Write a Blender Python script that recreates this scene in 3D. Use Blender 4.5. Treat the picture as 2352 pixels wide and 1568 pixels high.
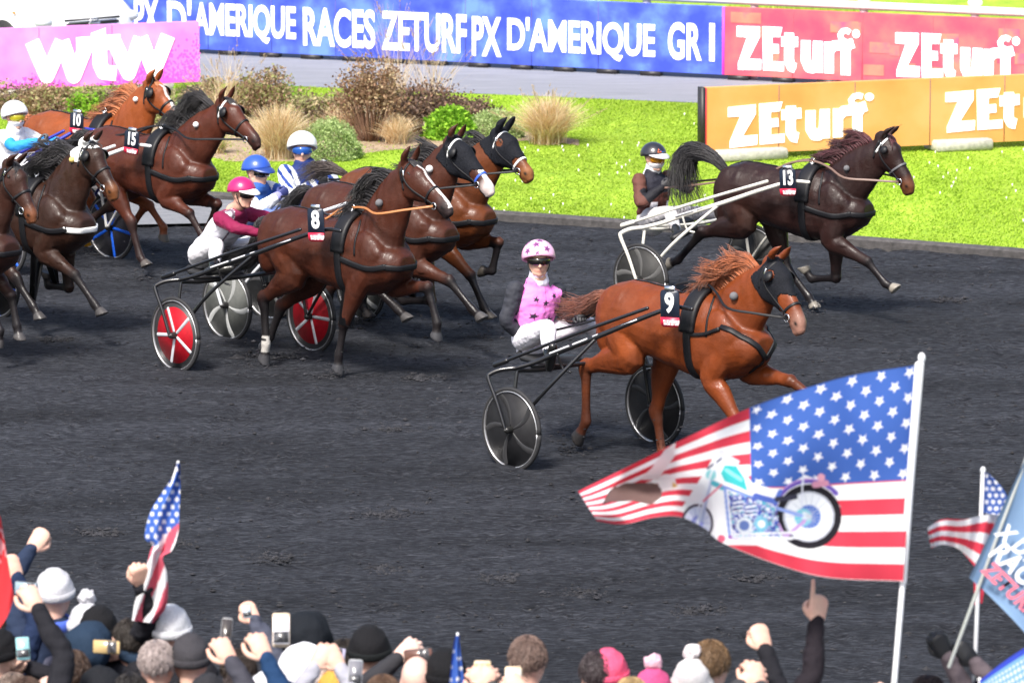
import bpy, math, random
import numpy as np
from mathutils import Vector, Matrix
from mathutils.bvhtree import BVHTree
for o in list(bpy.data.objects): bpy.data.objects.remove(o)
S = bpy.context.scene
COL = S.collection
R = math.radians
random.seed(4); RNG = np.random.default_rng(4)

# ------------------------------------------------ camera, world, sun, exposure
CAM_H = 8.3; PITCH = R(9.47); LENS = 190.0
cd = bpy.data.cameras.new('camera'); cam = bpy.data.objects.new('camera', cd); COL.objects.link(cam)
cam.location = (0, 0, CAM_H); cam.rotation_euler = (R(90) - PITCH, 0, 0)
cd.lens = LENS; cd.sensor_width = 36; cd.clip_end = 5000
cd.dof.use_dof = True; cd.dof.focus_distance = 46.5; cd.dof.aperture_fstop = 4.5
S.camera = cam
S.view_settings.view_transform = 'Standard'; S.view_settings.look = 'None'
S.view_settings.exposure = 1.25; S.view_settings.gamma = 1.0
SUN_EL, SUN_AZ = R(52), R(205)      # azimuth clockwise from +y
w = bpy.data.worlds.new('World'); S.world = w; w.use_nodes = True
wn = w.node_tree; sky = wn.nodes.new('ShaderNodeTexSky'); sky.sky_type = 'NISHITA'; sky.sun_disc = False
sky.sun_elevation = SUN_EL; sky.sun_rotation = SUN_AZ; sky.air_density = 1.0; sky.dust_density = 4.0; sky.ozone_density = 1.0
wn.links.new(sky.outputs[0], wn.nodes['Background'].inputs[0]); wn.nodes['Background'].inputs[1].default_value = 0.10
sl = bpy.data.lights.new('sun', 'SUN'); sun = bpy.data.objects.new('sun', sl); COL.objects.link(sun)
sl.energy = 2.7; sl.angle = R(12); sl.color = (1, 0.96, 0.9)
sdir = Vector((math.sin(SUN_AZ) * math.cos(SUN_EL), math.cos(SUN_AZ) * math.cos(SUN_EL), math.sin(SUN_EL)))
sun.rotation_euler = (-sdir).to_track_quat('-Z', 'Y').to_euler(); sun.location = (0, 30, 40)

# ------------------------------------------------ where things stand: sight lines of the survey photo
FPX = LENS / 36 * 2352
def ray(u, v):
    a = (u - 1176) / FPX; b = -(v - 784) / FPX
    return np.array([a, math.cos(PITCH) + b * math.sin(PITCH), -math.sin(PITCH) + b * math.cos(PITCH)])
CP = np.array([0, 0, CAM_H])
def G(u, v, z=0.0):
    r = ray(u, v); return CP + r * ((z - CAM_H) / r[2])
def Y(u, v, y):
    r = ray(u, v); return CP + r * (y / r[1])

# ------------------------------------------------ numpy value noise
def vnoise(p, seed=0):
    p = np.asarray(p, float); i = np.floor(p).astype(np.int64); f = p - i; f = f * f * (3 - 2 * f)
    def h(a, b, c):
        n = (a * 374761393 + b * 668265263 + c * 2147483647 + seed * 974634777) & 0xffffffff
        n = ((n ^ (n >> 13)) * 1274126177) & 0xffffffff
        return ((n ^ (n >> 16)) & 0xffff) / 65535.0
    r = 0
    for dx in (0, 1):
        for dy in (0, 1):
            for dz in (0, 1):
                wgt = (f[:, 0] if dx else 1 - f[:, 0]) * (f[:, 1] if dy else 1 - f[:, 1]) * (f[:, 2] if dz else 1 - f[:, 2])
                r = r + wgt * h(i[:, 0] + dx, i[:, 1] + dy, i[:, 2] + dz)
    return r

# ------------------------------------------------ materials
MATS = {}
def mat(name, col=(.5, .5, .5), rough=.6, metal=0, var=0.0, vscale=20, bump=0.0, bscale=60, attr=None, emit=None, trans=0, spec=.5, coat=0, sheen=0, gain=1.0):
    if name in MATS: return MATS[name]
    m = bpy.data.materials.new(name); m.use_nodes = True; nt = m.node_tree; b = nt.nodes['Principled BSDF']
    b.inputs['Base Color'].default_value = (*col, 1); b.inputs['Roughness'].default_value = rough; b.inputs['Metallic'].default_value = metal
    b.inputs['Specular IOR Level'].default_value = spec; b.inputs['Coat Weight'].default_value = coat; b.inputs['Sheen Weight'].default_value = sheen
    src = None
    if attr:
        a = nt.nodes.new('ShaderNodeAttribute'); a.attribute_name = attr; src = a.outputs['Color']
    tc = nt.nodes.new('ShaderNodeTexCoord')
    if var > 0:
        n = nt.nodes.new('ShaderNodeTexNoise'); n.inputs['Scale'].default_value = vscale; n.inputs['Detail'].default_value = 6
        nt.links.new(tc.outputs['Object'], n.inputs['Vector'])
        mr = nt.nodes.new('ShaderNodeMapRange'); mr.inputs[1].default_value = .3; mr.inputs[2].default_value = .7
        mr.inputs[3].default_value = 1 - var; mr.inputs[4].default_value = 1 + var
        nt.links.new(n.outputs[0], mr.inputs[0])
        mx = nt.nodes.new('ShaderNodeMix'); mx.data_type = 'RGBA'; mx.blend_type = 'MULTIPLY'; mx.inputs[0].default_value = 1
        if src: nt.links.new(src, mx.inputs[6])
        else: mx.inputs[6].default_value = (*col, 1)
        nt.links.new(mr.outputs[0], mx.inputs[7]); src = mx.outputs[2]
    if src: nt.links.new(src, b.inputs['Base Color'])
    if bump > 0:
        n2 = nt.nodes.new('ShaderNodeTexNoise'); n2.inputs['Scale'].default_value = bscale; n2.inputs['Detail'].default_value = 5
        nt.links.new(tc.outputs['Object'], n2.inputs['Vector'])
        bp = nt.nodes.new('ShaderNodeBump'); bp.inputs['Strength'].default_value = bump; bp.inputs['Distance'].default_value = .02
        nt.links.new(n2.outputs[0], bp.inputs['Height']); nt.links.new(bp.outputs[0], b.inputs['Normal'])
    if emit:
        if src and emit is True or emit == 'src': nt.links.new(src, b.inputs['Emission Color'])
        elif isinstance(emit, tuple): b.inputs['Emission Color'].default_value = (*emit, 1)
        b.inputs['Emission Strength'].default_value = gain
    if trans:
        t = nt.nodes.new('ShaderNodeBsdfTranslucent'); ms = nt.nodes.new('ShaderNodeMixShader'); ms.inputs[0].default_value = trans
        if src: nt.links.new(src, t.inputs['Color'])
        else: t.inputs['Color'].default_value = (*col, 1)
        nt.links.new(b.outputs[0], ms.inputs[1]); nt.links.new(t.outputs[0], ms.inputs[2]); nt.links.new(ms.outputs[0], nt.nodes['Material Output'].inputs[0])
    MATS[name] = m; return m

# ------------------------------------------------ object bookkeeping
def tag(o, label=None, cat=None, group=None, kind=None):
    if label: o['label'] = label
    if cat: o['category'] = cat
    if group: o['group'] = group
    if kind: o['kind'] = kind
    return o
def thing(name, loc, rz, label, cat, group=None):
    o = bpy.data.objects.new(name, None); COL.objects.link(o); o.empty_display_size = .1
    o.location = tuple(float(x) for x in loc); o.rotation_euler = (0, 0, rz); return tag(o, label, cat, group)
def world_m(o):
    M = Matrix.Translation(o.location) @ o.rotation_euler.to_matrix().to_4x4()
    return world_m(o.parent) @ M if o.parent else M
def link_mesh(name, me, m, parent=None, world=False):
    if m is not None and len(me.materials) == 0:
        for mm in (m if isinstance(m, (list, tuple)) else [m]): me.materials.append(mm)
    me.name = name; o = bpy.data.objects.new(name, me); COL.objects.link(o)
    if parent:
        o.parent = parent
        if world: me.transform(world_m(parent).inverted())
    return o
def cr(P, n=6):
    """Catmull-Rom resample of rows"""
    P = np.asarray(P, float); out = []
    E = np.vstack([2 * P[0] - P[1], P, 2 * P[-1] - P[-2]])
    for i in range(len(P) - 1):
        a, b, c, d = E[i:i + 4]
        for k in range(n):
            t = k / n
            out.append(.5 * (2 * b + (c - a) * t + (2 * a - 5 * b + 4 * c - d) * t * t + (-a + 3 * b - 3 * c + d) * t ** 3))
    out.append(P[-1]); return np.array(out)
def nrm(v):
    v = np.asarray(v, float); return v / (np.linalg.norm(v) + 1e-12)
class MB:
    def __init__(s): s.v = []; s.f = []; s.n = 0; s.mi = []; s.cur = 0
    def add(s, V, Fc):
        V = np.asarray(V, float); s.v.append(V); s.f += [tuple(i + s.n for i in q) for q in Fc]; s.mi += [s.cur] * len(Fc); s.n += len(V); return s
    def box(s, c, size, M=None, bev=0):
        x, y, z = [q / 2 for q in size]; V = []
        if bev:
            b = bev
            for sx in (-1, 1):
                pts = [(-y + b, -z), (y - b, -z), (y, -z + b), (y, z - b), (y - b, z), (-y + b, z), (-y, z - b), (-y, -z + b)]
                pin = [(p[0] * (1 - b / y), p[1] * (1 - b / z)) for p in pts]
                rr = [(sx * x, pin), (sx * (x - b), pts)] if sx < 0 else [(sx * (x - b), pts), (sx * x, pin)]
                for X, pp in rr: V += [(X, p[0], p[1]) for p in pp]
            V = np.array(V); Fc = [tuple(range(7, -1, -1)), tuple(range(24, 32))]
            for k in range(3):
                for i in range(8): j = (i + 1) % 8; Fc.append((k * 8 + i, k * 8 + j, k * 8 + 8 + j, k * 8 + 8 + i))
        else:
            V = np.array([(a * x, b_ * y, c_ * z) for a in (-1, 1) for b_ in (-1, 1) for c_ in (-1, 1)], float)
            Fc = [(0, 1, 3, 2), (4, 6, 7, 5), (0, 4, 5, 1), (2, 3, 7, 6), (0, 2, 6, 4), (1, 5, 7, 3)]
        if M is not None: V = V @ np.asarray(M, float).T
        return s.add(V + np.asarray(c, float), Fc)
    def rings(s, Rg, closed=True, cap=True):
        Rg = [np.asarray(r, float) for r in Rg]; m = len(Rg[0]); V = np.vstack(Rg); Fc = []
        for k in range(len(Rg) - 1):
            for i in range(m if closed else m - 1):
                j = (i + 1) % m; Fc.append((k * m + i, k * m + j, (k + 1) * m + j, (k + 1) * m + i))
        if cap and closed: Fc.append(tuple(range(m - 1, -1, -1))); Fc.append(tuple((len(Rg) - 1) * m + i for i in range(m)))
        return s.add(V, Fc)
    def tube(s, P, r, side=None, seg=12, smooth=0, round_=True):
        """r: scalar, list, or list of (in-plane, side) radii; side fixes the second axis"""
        P = np.asarray(P, float); n = len(P); r = np.asarray(r, float)
        if r.ndim == 0: r = np.full((n, 2), float(r))
        elif r.ndim == 1: r = np.tile(r, (n, 1)) if (len(r) == 2 and n != 2) else np.stack([r, r], 1)
        if smooth and n > 2:
            Q = cr(np.hstack([P, r]), smooth); P = Q[:, :3]; r = np.maximum(Q[:, 3:], .0005); n = len(P)
        T = np.gradient(P, axis=0) if n > 2 else np.array([P[1] - P[0]] * 2)
        T = T / (np.linalg.norm(T, axis=1, keepdims=True) + 1e-12)
        if round_:
            a0, a1 = r[0].mean(), r[-1].mean(); pre, post, rp, rq, Tp, Tq = [], [], [], [], [], []
            for q in (1.0, .8, .5): 
                c = math.sqrt(max(0, 1 - q * q)) if q < 1 else .08
                pre.append(P[0] - T[0] * a0 * q * .95); rp.append(r[0] * max(c, .08)); Tp.append(T[0])
            for q in (.5, .8, 1.0):
                c = math.sqrt(max(0, 1 - q * q)) if q < 1 else .08
                post.append(P[-1] + T[-1] * a1 * q * .95); rq.append(r[-1] * max(c, .08)); Tq.append(T[-1])
            P = np.vstack([pre, P, post]); r = np.vstack([rp, r, rq]); T = np.vstack([Tp, T, Tq]); n = len(P)
        th = np.linspace(0, 2 * math.pi, seg, endpoint=False); Rg = []
        ref = None
        for k in range(n):
            t = T[k]
            if side is not None:
                b = np.asarray(side, float); b = b - t * (b @ t)
                if np.linalg.norm(b) < 1e-3: b = np.cross(t, (0.3, .5, .9))
            else:
                if ref is None: ref = np.cross(t, (0, 0, 1) if abs(t[2]) < .9 else (1, 0, 0))
                b = ref - t * (ref @ t)
            b = nrm(b); ref = b; a = np.cross(b, t)
            Rg.append(P[k] + np.outer(np.cos(th) * r[k, 0], a) + np.outer(np.sin(th) * r[k, 1], b))
        return s.rings(Rg)
    def ell(s, c, rad, M=None, seg=16, rg=10):
        V = []; 
        for i in range(1, rg):
            a = math.pi * i / rg
            for j in range(seg):
                b = 2 * math.pi * j / seg; V.append((math.sin(a) * math.cos(b), math.sin(a) * math.sin(b), math.cos(a)))
        V.append((0, 0, 1)); V.append((0, 0, -1)); V = np.array(V) * np.asarray(rad, float); Fc = []
        if M is not None: V = V @ np.asarray(M, float).T
        for i in range(rg - 2):
            for j in range(seg): k = (j + 1) % seg; Fc.append((i * seg + j, (i + 1) * seg + j, (i + 1) * seg + k, i * seg + k))
        T = (rg - 1) * seg
        for j in range(seg):
            k = (j + 1) % seg; Fc.append((T, j, k)); Fc.append((T + 1, (rg - 2) * seg + k, (rg - 2) * seg + j))
        return s.add(V + np.asarray(c, float), Fc)
    def prism(s, poly, h, M=None, c=(0, 0, 0)):
        """poly in xy extruded to z=h"""
        n = len(poly); V = np.array([(p[0], p[1], 0) for p in poly] + [(p[0], p[1], h) for p in poly], float)
        if M is not None: V = V @ np.asarray(M, float).T
        Fc = [tuple(range(n - 1, -1, -1)), tuple(range(n, 2 * n))] + [(i, (i + 1) % n, n + (i + 1) % n, n + i) for i in range(n)]
        return s.add(V + np.asarray(c, float), Fc)
    def ribbon(s, P, N, w_, th=.006):
        """strap lying on points P with normals N"""
        P = np.asarray(P, float); N = np.asarray(N, float); T = np.gradient(P, axis=0); Rg = []
        for k in range(len(P)):
            t = nrm(T[k]); b = nrm(np.cross(t, N[k])); n = nrm(np.cross(b, t))
            Rg.append([P[k] - b * w_ / 2 - n * th, P[k] + b * w_ / 2 - n * th, P[k] + b * w_ / 2 + n * th, P[k] + b * w_ * .3 + n * th * 1.4, P[k] - b * w_ * .3 + n * th * 1.4, P[k] - b * w_ / 2 + n * th])
        return s.rings(Rg)
    def mesh(s, smooth=True):
        me = bpy.data.meshes.new('m'); me.from_pydata(np.vstack(s.v).tolist(), [], s.f)
        if any(s.mi): me.polygons.foreach_set('material_index', s.mi)
        if smooth: me.polygons.foreach_set('use_smooth', [True] * len(me.polygons))
        me.validate(); return me
    def build(s, name, m, parent=None, world=False, smooth=True):
        return link_mesh(name, s.mesh(smooth), m, parent, world)
def organic(mb, voxel, it=4, fac=.5):
    me = mb.mesh(); o = bpy.data.objects.new('tmp', me); COL.objects.link(o)
    r = o.modifiers.new('r', 'REMESH'); r.mode = 'VOXEL'; r.voxel_size = voxel; r.adaptivity = 0; r.use_smooth_shade = True
    if it:
        s_ = o.modifiers.new('s', 'SMOOTH'); s_.factor = fac; s_.iterations = it
    dg = bpy.context.evaluated_depsgraph_get(); dg.update()
    out = bpy.data.meshes.new_from_object(o.evaluated_get(dg)); bpy.data.objects.remove(o); bpy.data.meshes.remove(me)
    return out
def vco(me):
    a = np.empty(len(me.vertices) * 3); me.vertices.foreach_get('co', a); return a.reshape(-1, 3)
def vno(me):
    a = np.empty(len(me.vertices) * 3); me.vertices.foreach_get('normal', a); return a.reshape(-1, 3)
def setco(me, V): me.vertices.foreach_set('co', np.ascontiguousarray(V).ravel()); me.update()
def setcol(me, C, name='Col'):
    a = me.color_attributes.new(name, 'FLOAT_COLOR', 'POINT'); a.data.foreach_set('color', np.hstack([C, np.ones((len(C), 1))]).ravel())
def join_mesh(parts):
    V = []; Fc = []; n = 0
    for me in parts:
        v = vco(me); V.append(v); Fc += [tuple(i + n for i in p.vertices) for p in me.polygons]; n += len(v)
    me = bpy.data.meshes.new('j'); me.from_pydata(np.vstack(V).tolist(), [], Fc); me.polygons.foreach_set('use_smooth', [True] * len(me.polygons)); return me
def text_mesh(body, h, off=0.0, ext=.004, sx=1.0, spacing=1.0, shear=0):
    c = bpy.data.curves.new('t', 'FONT'); c.body = body; c.size = h; c.offset = off; c.extrude = ext; c.space_character = spacing; c.shear = shear
    c.align_x = 'CENTER'; c.align_y = 'CENTER'; c.resolution_u = 4
    o = bpy.data.objects.new('t', c); COL.objects.link(o); dg = bpy.context.evaluated_depsgraph_get(); dg.update()
    me = bpy.data.meshes.new_from_object(o.evaluated_get(dg)); bpy.data.objects.remove(o); bpy.data.curves.remove(c)
    me.transform(Matrix.Diagonal((sx, 1, 1, 1))); me.materials.clear(); return me
def M3(ax, ay, az): return np.array([ax, ay, az], float).T      # columns
def place(me, M, c):
    setco(me, vco(me) @ np.asarray(M, float).T + np.asarray(c, float)); return me
# ================================================= SETTING
def noise_ground(name, cols, scale, stretch=(1, 1, 1), rough=.9, bump=.4, bscale=30, stops=(.35, .5, .65), rot=0, big=None, speck=None, bdist=.02):
    m = bpy.data.materials.new(name); m.use_nodes = True; nt = m.node_tree; b = nt.nodes['Principled BSDF']; L = nt.links.new
    b.inputs['Roughness'].default_value = rough; b.inputs['Specular IOR Level'].default_value = .18
    tc = nt.nodes.new('ShaderNodeTexCoord'); mp = nt.nodes.new('ShaderNodeMapping'); mp.inputs['Scale'].default_value = stretch; mp.inputs['Rotation'].default_value = (0, 0, rot)
    L(tc.outputs['Object'], mp.inputs[0])
    n = nt.nodes.new('ShaderNodeTexNoise'); n.inputs['Scale'].default_value = scale; n.inputs['Detail'].default_value = 9; n.inputs['Roughness'].default_value = .7; L(mp.outputs[0], n.inputs[0])
    cr_ = nt.nodes.new('ShaderNodeValToRGB'); e = cr_.color_ramp.elements
    while len(e) < len(cols): e.new(.5)
    for i, c in enumerate(cols): e[i].position = stops[i]; e[i].color = (*c, 1)
    L(n.outputs[0], cr_.inputs[0]); out = cr_.outputs[0]
    if big:
        n3 = nt.nodes.new('ShaderNodeTexNoise'); n3.inputs['Scale'].default_value = big[0]; n3.inputs['Detail'].default_value = 4; L(mp.outputs[0], n3.inputs[0])
        mr = nt.nodes.new('ShaderNodeMapRange'); mr.inputs[1].default_value = .35; mr.inputs[2].default_value = .65; mr.inputs[3].default_value = big[1]; mr.inputs[4].default_value = big[2]; L(n3.outputs[0], mr.inputs[0])
        mx = nt.nodes.new('ShaderNodeMix'); mx.data_type = 'RGBA'; mx.blend_type = 'MULTIPLY'; mx.inputs[0].default_value = 1; L(out, mx.inputs[6]); L(mr.outputs[0], mx.inputs[7]); out = mx.outputs[2]
    if speck:
        n4 = nt.nodes.new('ShaderNodeTexNoise'); n4.inputs['Scale'].default_value = speck[0]; n4.inputs['Detail'].default_value = 2; L(mp.outputs[0], n4.inputs[0])
        r4 = nt.nodes.new('ShaderNodeMapRange'); r4.inputs[1].default_value = speck[1]; r4.inputs[2].default_value = speck[1] + .08; L(n4.outputs[0], r4.inputs[0])
        mx = nt.nodes.new('ShaderNodeMix'); mx.data_type = 'RGBA'; L(r4.outputs[0], mx.inputs[0]); L(out, mx.inputs[6]); mx.inputs[7].default_value = (*speck[2], 1); out = mx.outputs[2]
    L(out, b.inputs['Base Color'])
    n2 = nt.nodes.new('ShaderNodeTexNoise'); n2.inputs['Scale'].default_value = bscale; n2.inputs['Detail'].default_value = 8; n2.inputs['Roughness'].default_value = .75; L(mp.outputs[0], n2.inputs[0])
    bp = nt.nodes.new('ShaderNodeBump'); bp.inputs['Strength'].default_value = bump; bp.inputs['Distance'].default_value = bdist; L(n2.outputs[0], bp.inputs['Height']); L(bp.outputs[0], b.inputs['Normal'])
    return m
GRASS_M = noise_ground('grass_ground_mat', [(.20, .33, .03), (.27, .41, .035), (.33, .46, .05)], 4, (1, .45, 1), bump=.4, big=(.8, .72, 1.2))
CINDER_M = noise_ground('cinder_mat', [(.008, .009, .012), (.028, .030, .038), (.086, .092, .108)], 34, (.34, 1.5, 1), bump=1.0, bscale=40, stops=(.36, .5, .66), rot=R(-14), big=(.8, .72, 1.35), speck=(75, .685, (.20, .19, .17)), bdist=.05)
ASPH_M = noise_ground('asphalt_mat', [(.17, .178, .205), (.21, .218, .25), (.25, .26, .295)], 5, (.2, 3, 1), bump=.15)
LIGHT_M = noise_ground('sand_strip_mat', [(.13, .135, .15), (.18, .185, .20), (.23, .235, .25)], 12, (.3, 2, 1), bump=.4)
MULCH_M = noise_ground('mulch_mat', [(.16, .10, .06), (.34, .25, .17), (.5, .42, .30)], 22, bump=.8)
def sheet(name, pts, z, m, sub=0, kind='structure'):
    """flat polygon sheet given as left/right edge pairs along y"""
    mb = MB(); mb.add([(p[0], p[1], z) for p in pts], [tuple(range(len(pts)))]); o = mb.build(name, m, smooth=False); return tag(o, kind=kind)
def kerb_y(x): return 57.32 - .485 * x - .006 * x * x
gm = MB(); gm.add([(-2500, -600, 0), (2500, -600, 0), (2500, 3500, 0), (-2500, 3500, 0)], [(0, 1, 2, 3)]); tag(gm.build('ground', GRASS_M, smooth=False), kind='structure')
# black cinder track, a gridded sheet with shallow ruts and hoof dents
def grid_sheet(name, x0, x1, nx, yf0, yf1, ny, z, m, disp=None):
    xs = np.linspace(x0, x1, nx); V = []
    for x in xs:
        ya, yb = yf0(x), yf1(x); ys = np.linspace(ya, yb, ny); V += [(x, y_, z) for y_ in ys]
    V = np.array(V)
    if disp is not None: V[:, 2] += disp(V)
    Fc = [(i * ny + j, (i + 1) * ny + j, (i + 1) * ny + j + 1, i * ny + j + 1) for i in range(nx - 1) for j in range(ny - 1)]
    mb = MB(); mb.add(V, Fc); return tag(mb.build(name, m, smooth=True), kind='structure')
def track_disp(V):
    q = V.copy(); d = (vnoise(np.c_[V[:, 0] * .9, V[:, 1] * 5, V[:, 0] * 0], 1) - .5) * .018
    d += (vnoise(np.c_[V[:, 0] * 4, V[:, 1] * 9, V[:, 0] * 0], 2) - .5) * .016
    n = vnoise(np.c_[V[:, 0] * 1.3 + 9, V[:, 1] * 1.7, V[:, 0] * 0], 3); dent = np.clip((n - .80) * 8, 0, 1) * vnoise(np.c_[V[:, 0] * 9, V[:, 1] * 6, V[:, 0] * 0], 4) * .05
    t_ = V[:, 1] + .45 * V[:, 0]; d += .004 * np.sin(t_ * 38 + 2 * vnoise(np.c_[V[:, 0] * .5, V[:, 1] * .5, V[:, 0] * 0], 6)) * vnoise(np.c_[V[:, 0] * .6, V[:, 1] * 1.3, V[:, 0] * 0], 9)
    rg = np.random.default_rng(77); gx = (V[:, 0] * 5).astype(int); order = np.argsort(V[:, 0], kind='stable'); xs_ = V[order, 0]
    for k in range(1500):
        px, py = rg.uniform(-7.3, 7.3), rg.uniform(34, 60); a, b = np.searchsorted(xs_, (px - .16, px + .16)); ii = order[a:b]; q = V[ii]; m = np.abs(q[:, 1] - py) < .22; ii = ii[m]; q = V[ii]; r_ = np.hypot((q[:, 0] - px) / 1.0, (q[:, 1] - py) / 1.35) / .075
        d[ii] += np.where(r_ < 1, -.022 * (1 - r_ ** 2), .010 * np.exp(-((r_ - 1.35) / .3) ** 2)) * rg.uniform(.4, 1.2)
    return np.maximum(d - dent + .045, .008)
cinder = grid_sheet('cinder_track', -7.6, 7.6, 480, lambda x: 33.6, lambda x: kerb_y(x) - .02, 640, .0, CINDER_M, track_disp)
for (xa, xb) in ((-40, -7.6), (7.6, 40)): grid_sheet('cinder_track', xa, xb, 30, lambda x: 33.6, lambda x: kerb_y(max(-14, min(14, x))) - .02, 30, .03, CINDER_M)
sheet('near_ground', [(-60, 5), (60, 5), (60, 33.6), (-60, 33.6)], .012, ASPH_M)
# pale hard strip inside the rail on the left
mb = MB(); xs = np.linspace(-9, -.2, 24); V = []
for x in xs:
    t = min(1, max(0, (x + 4.2) / 4)); V += [(x, kerb_y(x) - .06, .078), (x, kerb_y(x) - 2.35 * (1 - t) - .1, .078)]
mb.add(V, [(2 * i, 2 * i + 1, 2 * i + 3, 2 * i + 2) for i in range(len(xs) - 1)]); tag(mb.build('sand_strip', LIGHT_M, smooth=False), kind='structure')
# kerb
KERB_M = mat('kerb_mat', (.062, .058, .058), .9, var=.35, vscale=14, bump=.5)
mb = MB(); Rg = []
for x in np.linspace(-14, 14, 60):
    y0 = kerb_y(x); d = nrm((1, -.485 - .012 * x)); n = np.array([-d[1], d[0]]); 
    Rg.append([(x, y0, 0), (x, y0, .11), (x + n[0] * .03, y0 + n[1] * .03, .13), (x + n[0] * .15, y0 + n[1] * .15, .13), (x + n[0] * .17, y0 + n[1] * .17, .10), (x + n[0] * .17, y0 + n[1] * .17, 0)])
mb.rings(Rg); tag(mb.build('kerb', KERB_M, smooth=False), 'dark low kerb between the cinder track and the grass', 'kerb', kind='structure')
# far asphalt track
fy0 = lambda x: 69.2 - .33 * (x) + .01 * x * x + .0
def far_near(x): return np.interp(x, [-14, -6.5, -4.08, 2.34, 6, 14], [71.0, 70.6, 70.33, 68.12, 66.9, 63.5])
def far_far(x): return np.interp(x, [-14, -6.5, -4.28, 2.72, 6.59, 14], [75.4, 74.6, 73.9, 70.92, 69.14, 65.5])
xs = np.linspace(-14, 14, 50); mb = MB(); V = []
for x in xs: V += [(x, far_near(x), .006), (x, far_far(x) + 2.5, .006)]
mb.add(V, [(2 * i, 2 * i + 2, 2 * i + 3, 2 * i + 1) for i in range(len(xs) - 1)]); tag(mb.build('far_track', ASPH_M, smooth=False), kind='structure')
# mulch bed under the planting
bed = [G(*p) for p in [(-60, 262), (120, 275), (300, 300), (430, 345), (520, 372), (700, 372), (900, 345), (1100, 332), (1230, 322), (1330, 335), (1330, 322), (1240, 308), (1130, 290), (1060, 262), (900, 225), (500, 222), (-60, 226)]]
sheet('mulch_bed', [(p[0], p[1]) for p in bed], .005, MULCH_M)

# grass blades on the infield: nobody could count it
def grass_blades(name, n, xr, yfun, h, m, seed):
    rg = np.random.default_rng(seed); x = rg.uniform(xr[0], xr[1], n); a, b = yfun(x); y = a + (b - a) * rg.random(n) ** 1.0
    bp_ = np.array([(p[0], p[1]) for p in bed]); inb = np.zeros(n, bool)
    for i in range(len(bp_)):
        x1, y1 = bp_[i]; x2, y2 = bp_[i - 1]; inb ^= ((y1 > y) != (y2 > y)) & (x < (x2 - x1) * (y - y1) / (y2 - y1 + 1e-9) + x1)
    keep = (~inb | (rg.random(n) < .12)) & (vnoise(np.c_[x * 1.6, y * .8, x * 0], 7) + rg.random(n) * .6 > .45); x, y = x[keep], y[keep]; n = len(x)
    ang = rg.uniform(0, 6.283, n); hh = h * rg.uniform(.5, 1.3, n) * (.6 + .8 * vnoise(np.c_[x * .7, y * .5, x * 0], 8)); wd = rg.uniform(.006, .014, n); lean = rg.uniform(.0, .05, n)
    V = np.zeros((n, 3, 3)); dx, dy = np.cos(ang), np.sin(ang)
    V[:, 0] = np.c_[x - dx * wd, y - dy * wd, np.zeros(n)]; V[:, 1] = np.c_[x + dx * wd, y + dy * wd, np.zeros(n)]
    V[:, 2] = np.c_[x + dy * lean + .01, y - dx * lean, hh]
    me = bpy.data.meshes.new(name); me.vertices.add(n * 3); me.vertices.foreach_set('co', V.ravel()); me.loops.add(n * 3); me.loops.foreach_set('vertex_index', np.arange(n * 3)); me.polygons.add(n); me.polygons.foreach_set('loop_start', np.arange(n) * 3)
    me.update(calc_edges=True)
    base = np.array([(.27, .41, .035), (.30, .44, .045), (.24, .37, .03), (.34, .44, .07)]); c = base[rg.choice(4, n, p=[.4, .35, .17, .08])] * rg.uniform(.88, 1.12, (n, 1))
    c *= (.70 + .6 * vnoise(np.c_[x * .5, y * .35, x * 0], 12))[:, None]
    setcol(me, np.repeat(c, 3, axis=0)); o = link_mesh(name, me, m); return o
BLADE_M = mat('grass_blade_mat', rough=.75, attr='Col', trans=.35, spec=.15)
g = grass_blades('grass', 230000, (-7.5, 7.2), lambda x: (kerb_y(x) + .16, far_near(x) - .05), .019, BLADE_M, 3); tag(g, 'short bright green grass of the infield between the two tracks', 'grass', kind='stuff')
g = grass_blades('grass', 60000, (-8, 8.5), lambda x: (far_far(x) + 1.2, far_far(x) + 9), .08, BLADE_M, 5); tag(g, 'bright green grass beyond the blue and red screens', 'grass', kind='stuff')
# daisies scattered in the grass
mb = MB(); rg = np.random.default_rng(9); k = 0
while k < 170:
    x = rg.uniform(-1, 6.8); y0 = kerb_y(x) + .3; y1 = far_near(x) - .3; y_ = rg.uniform(y0, y1)
    if vnoise(np.array([[x * .8, y_ * .6, 3.3]]), 5)[0] + rg.random() * .25 < .62: continue
    k += 1; r_ = rg.uniform(.006, .011); a = rg.random() * 6
    mb.add([(x + r_ * math.cos(a + q * 1.047), y_ + r_ * math.sin(a + q * 1.047), .05 + .004 * math.sin(q)) for q in range(6)] + [(x, y_, .055), (x, y_, .0)], [(i, (i + 1) % 6, 6) for i in range(6)] + [((i + 1) % 6, i, 7) for i in range(6)])
tag(mb.build('daisies', mat('daisy_mat', (.85, .85, .8), .6)), 'scattered small white daisies flowering in the infield grass', 'daisies', kind='stuff')
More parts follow.
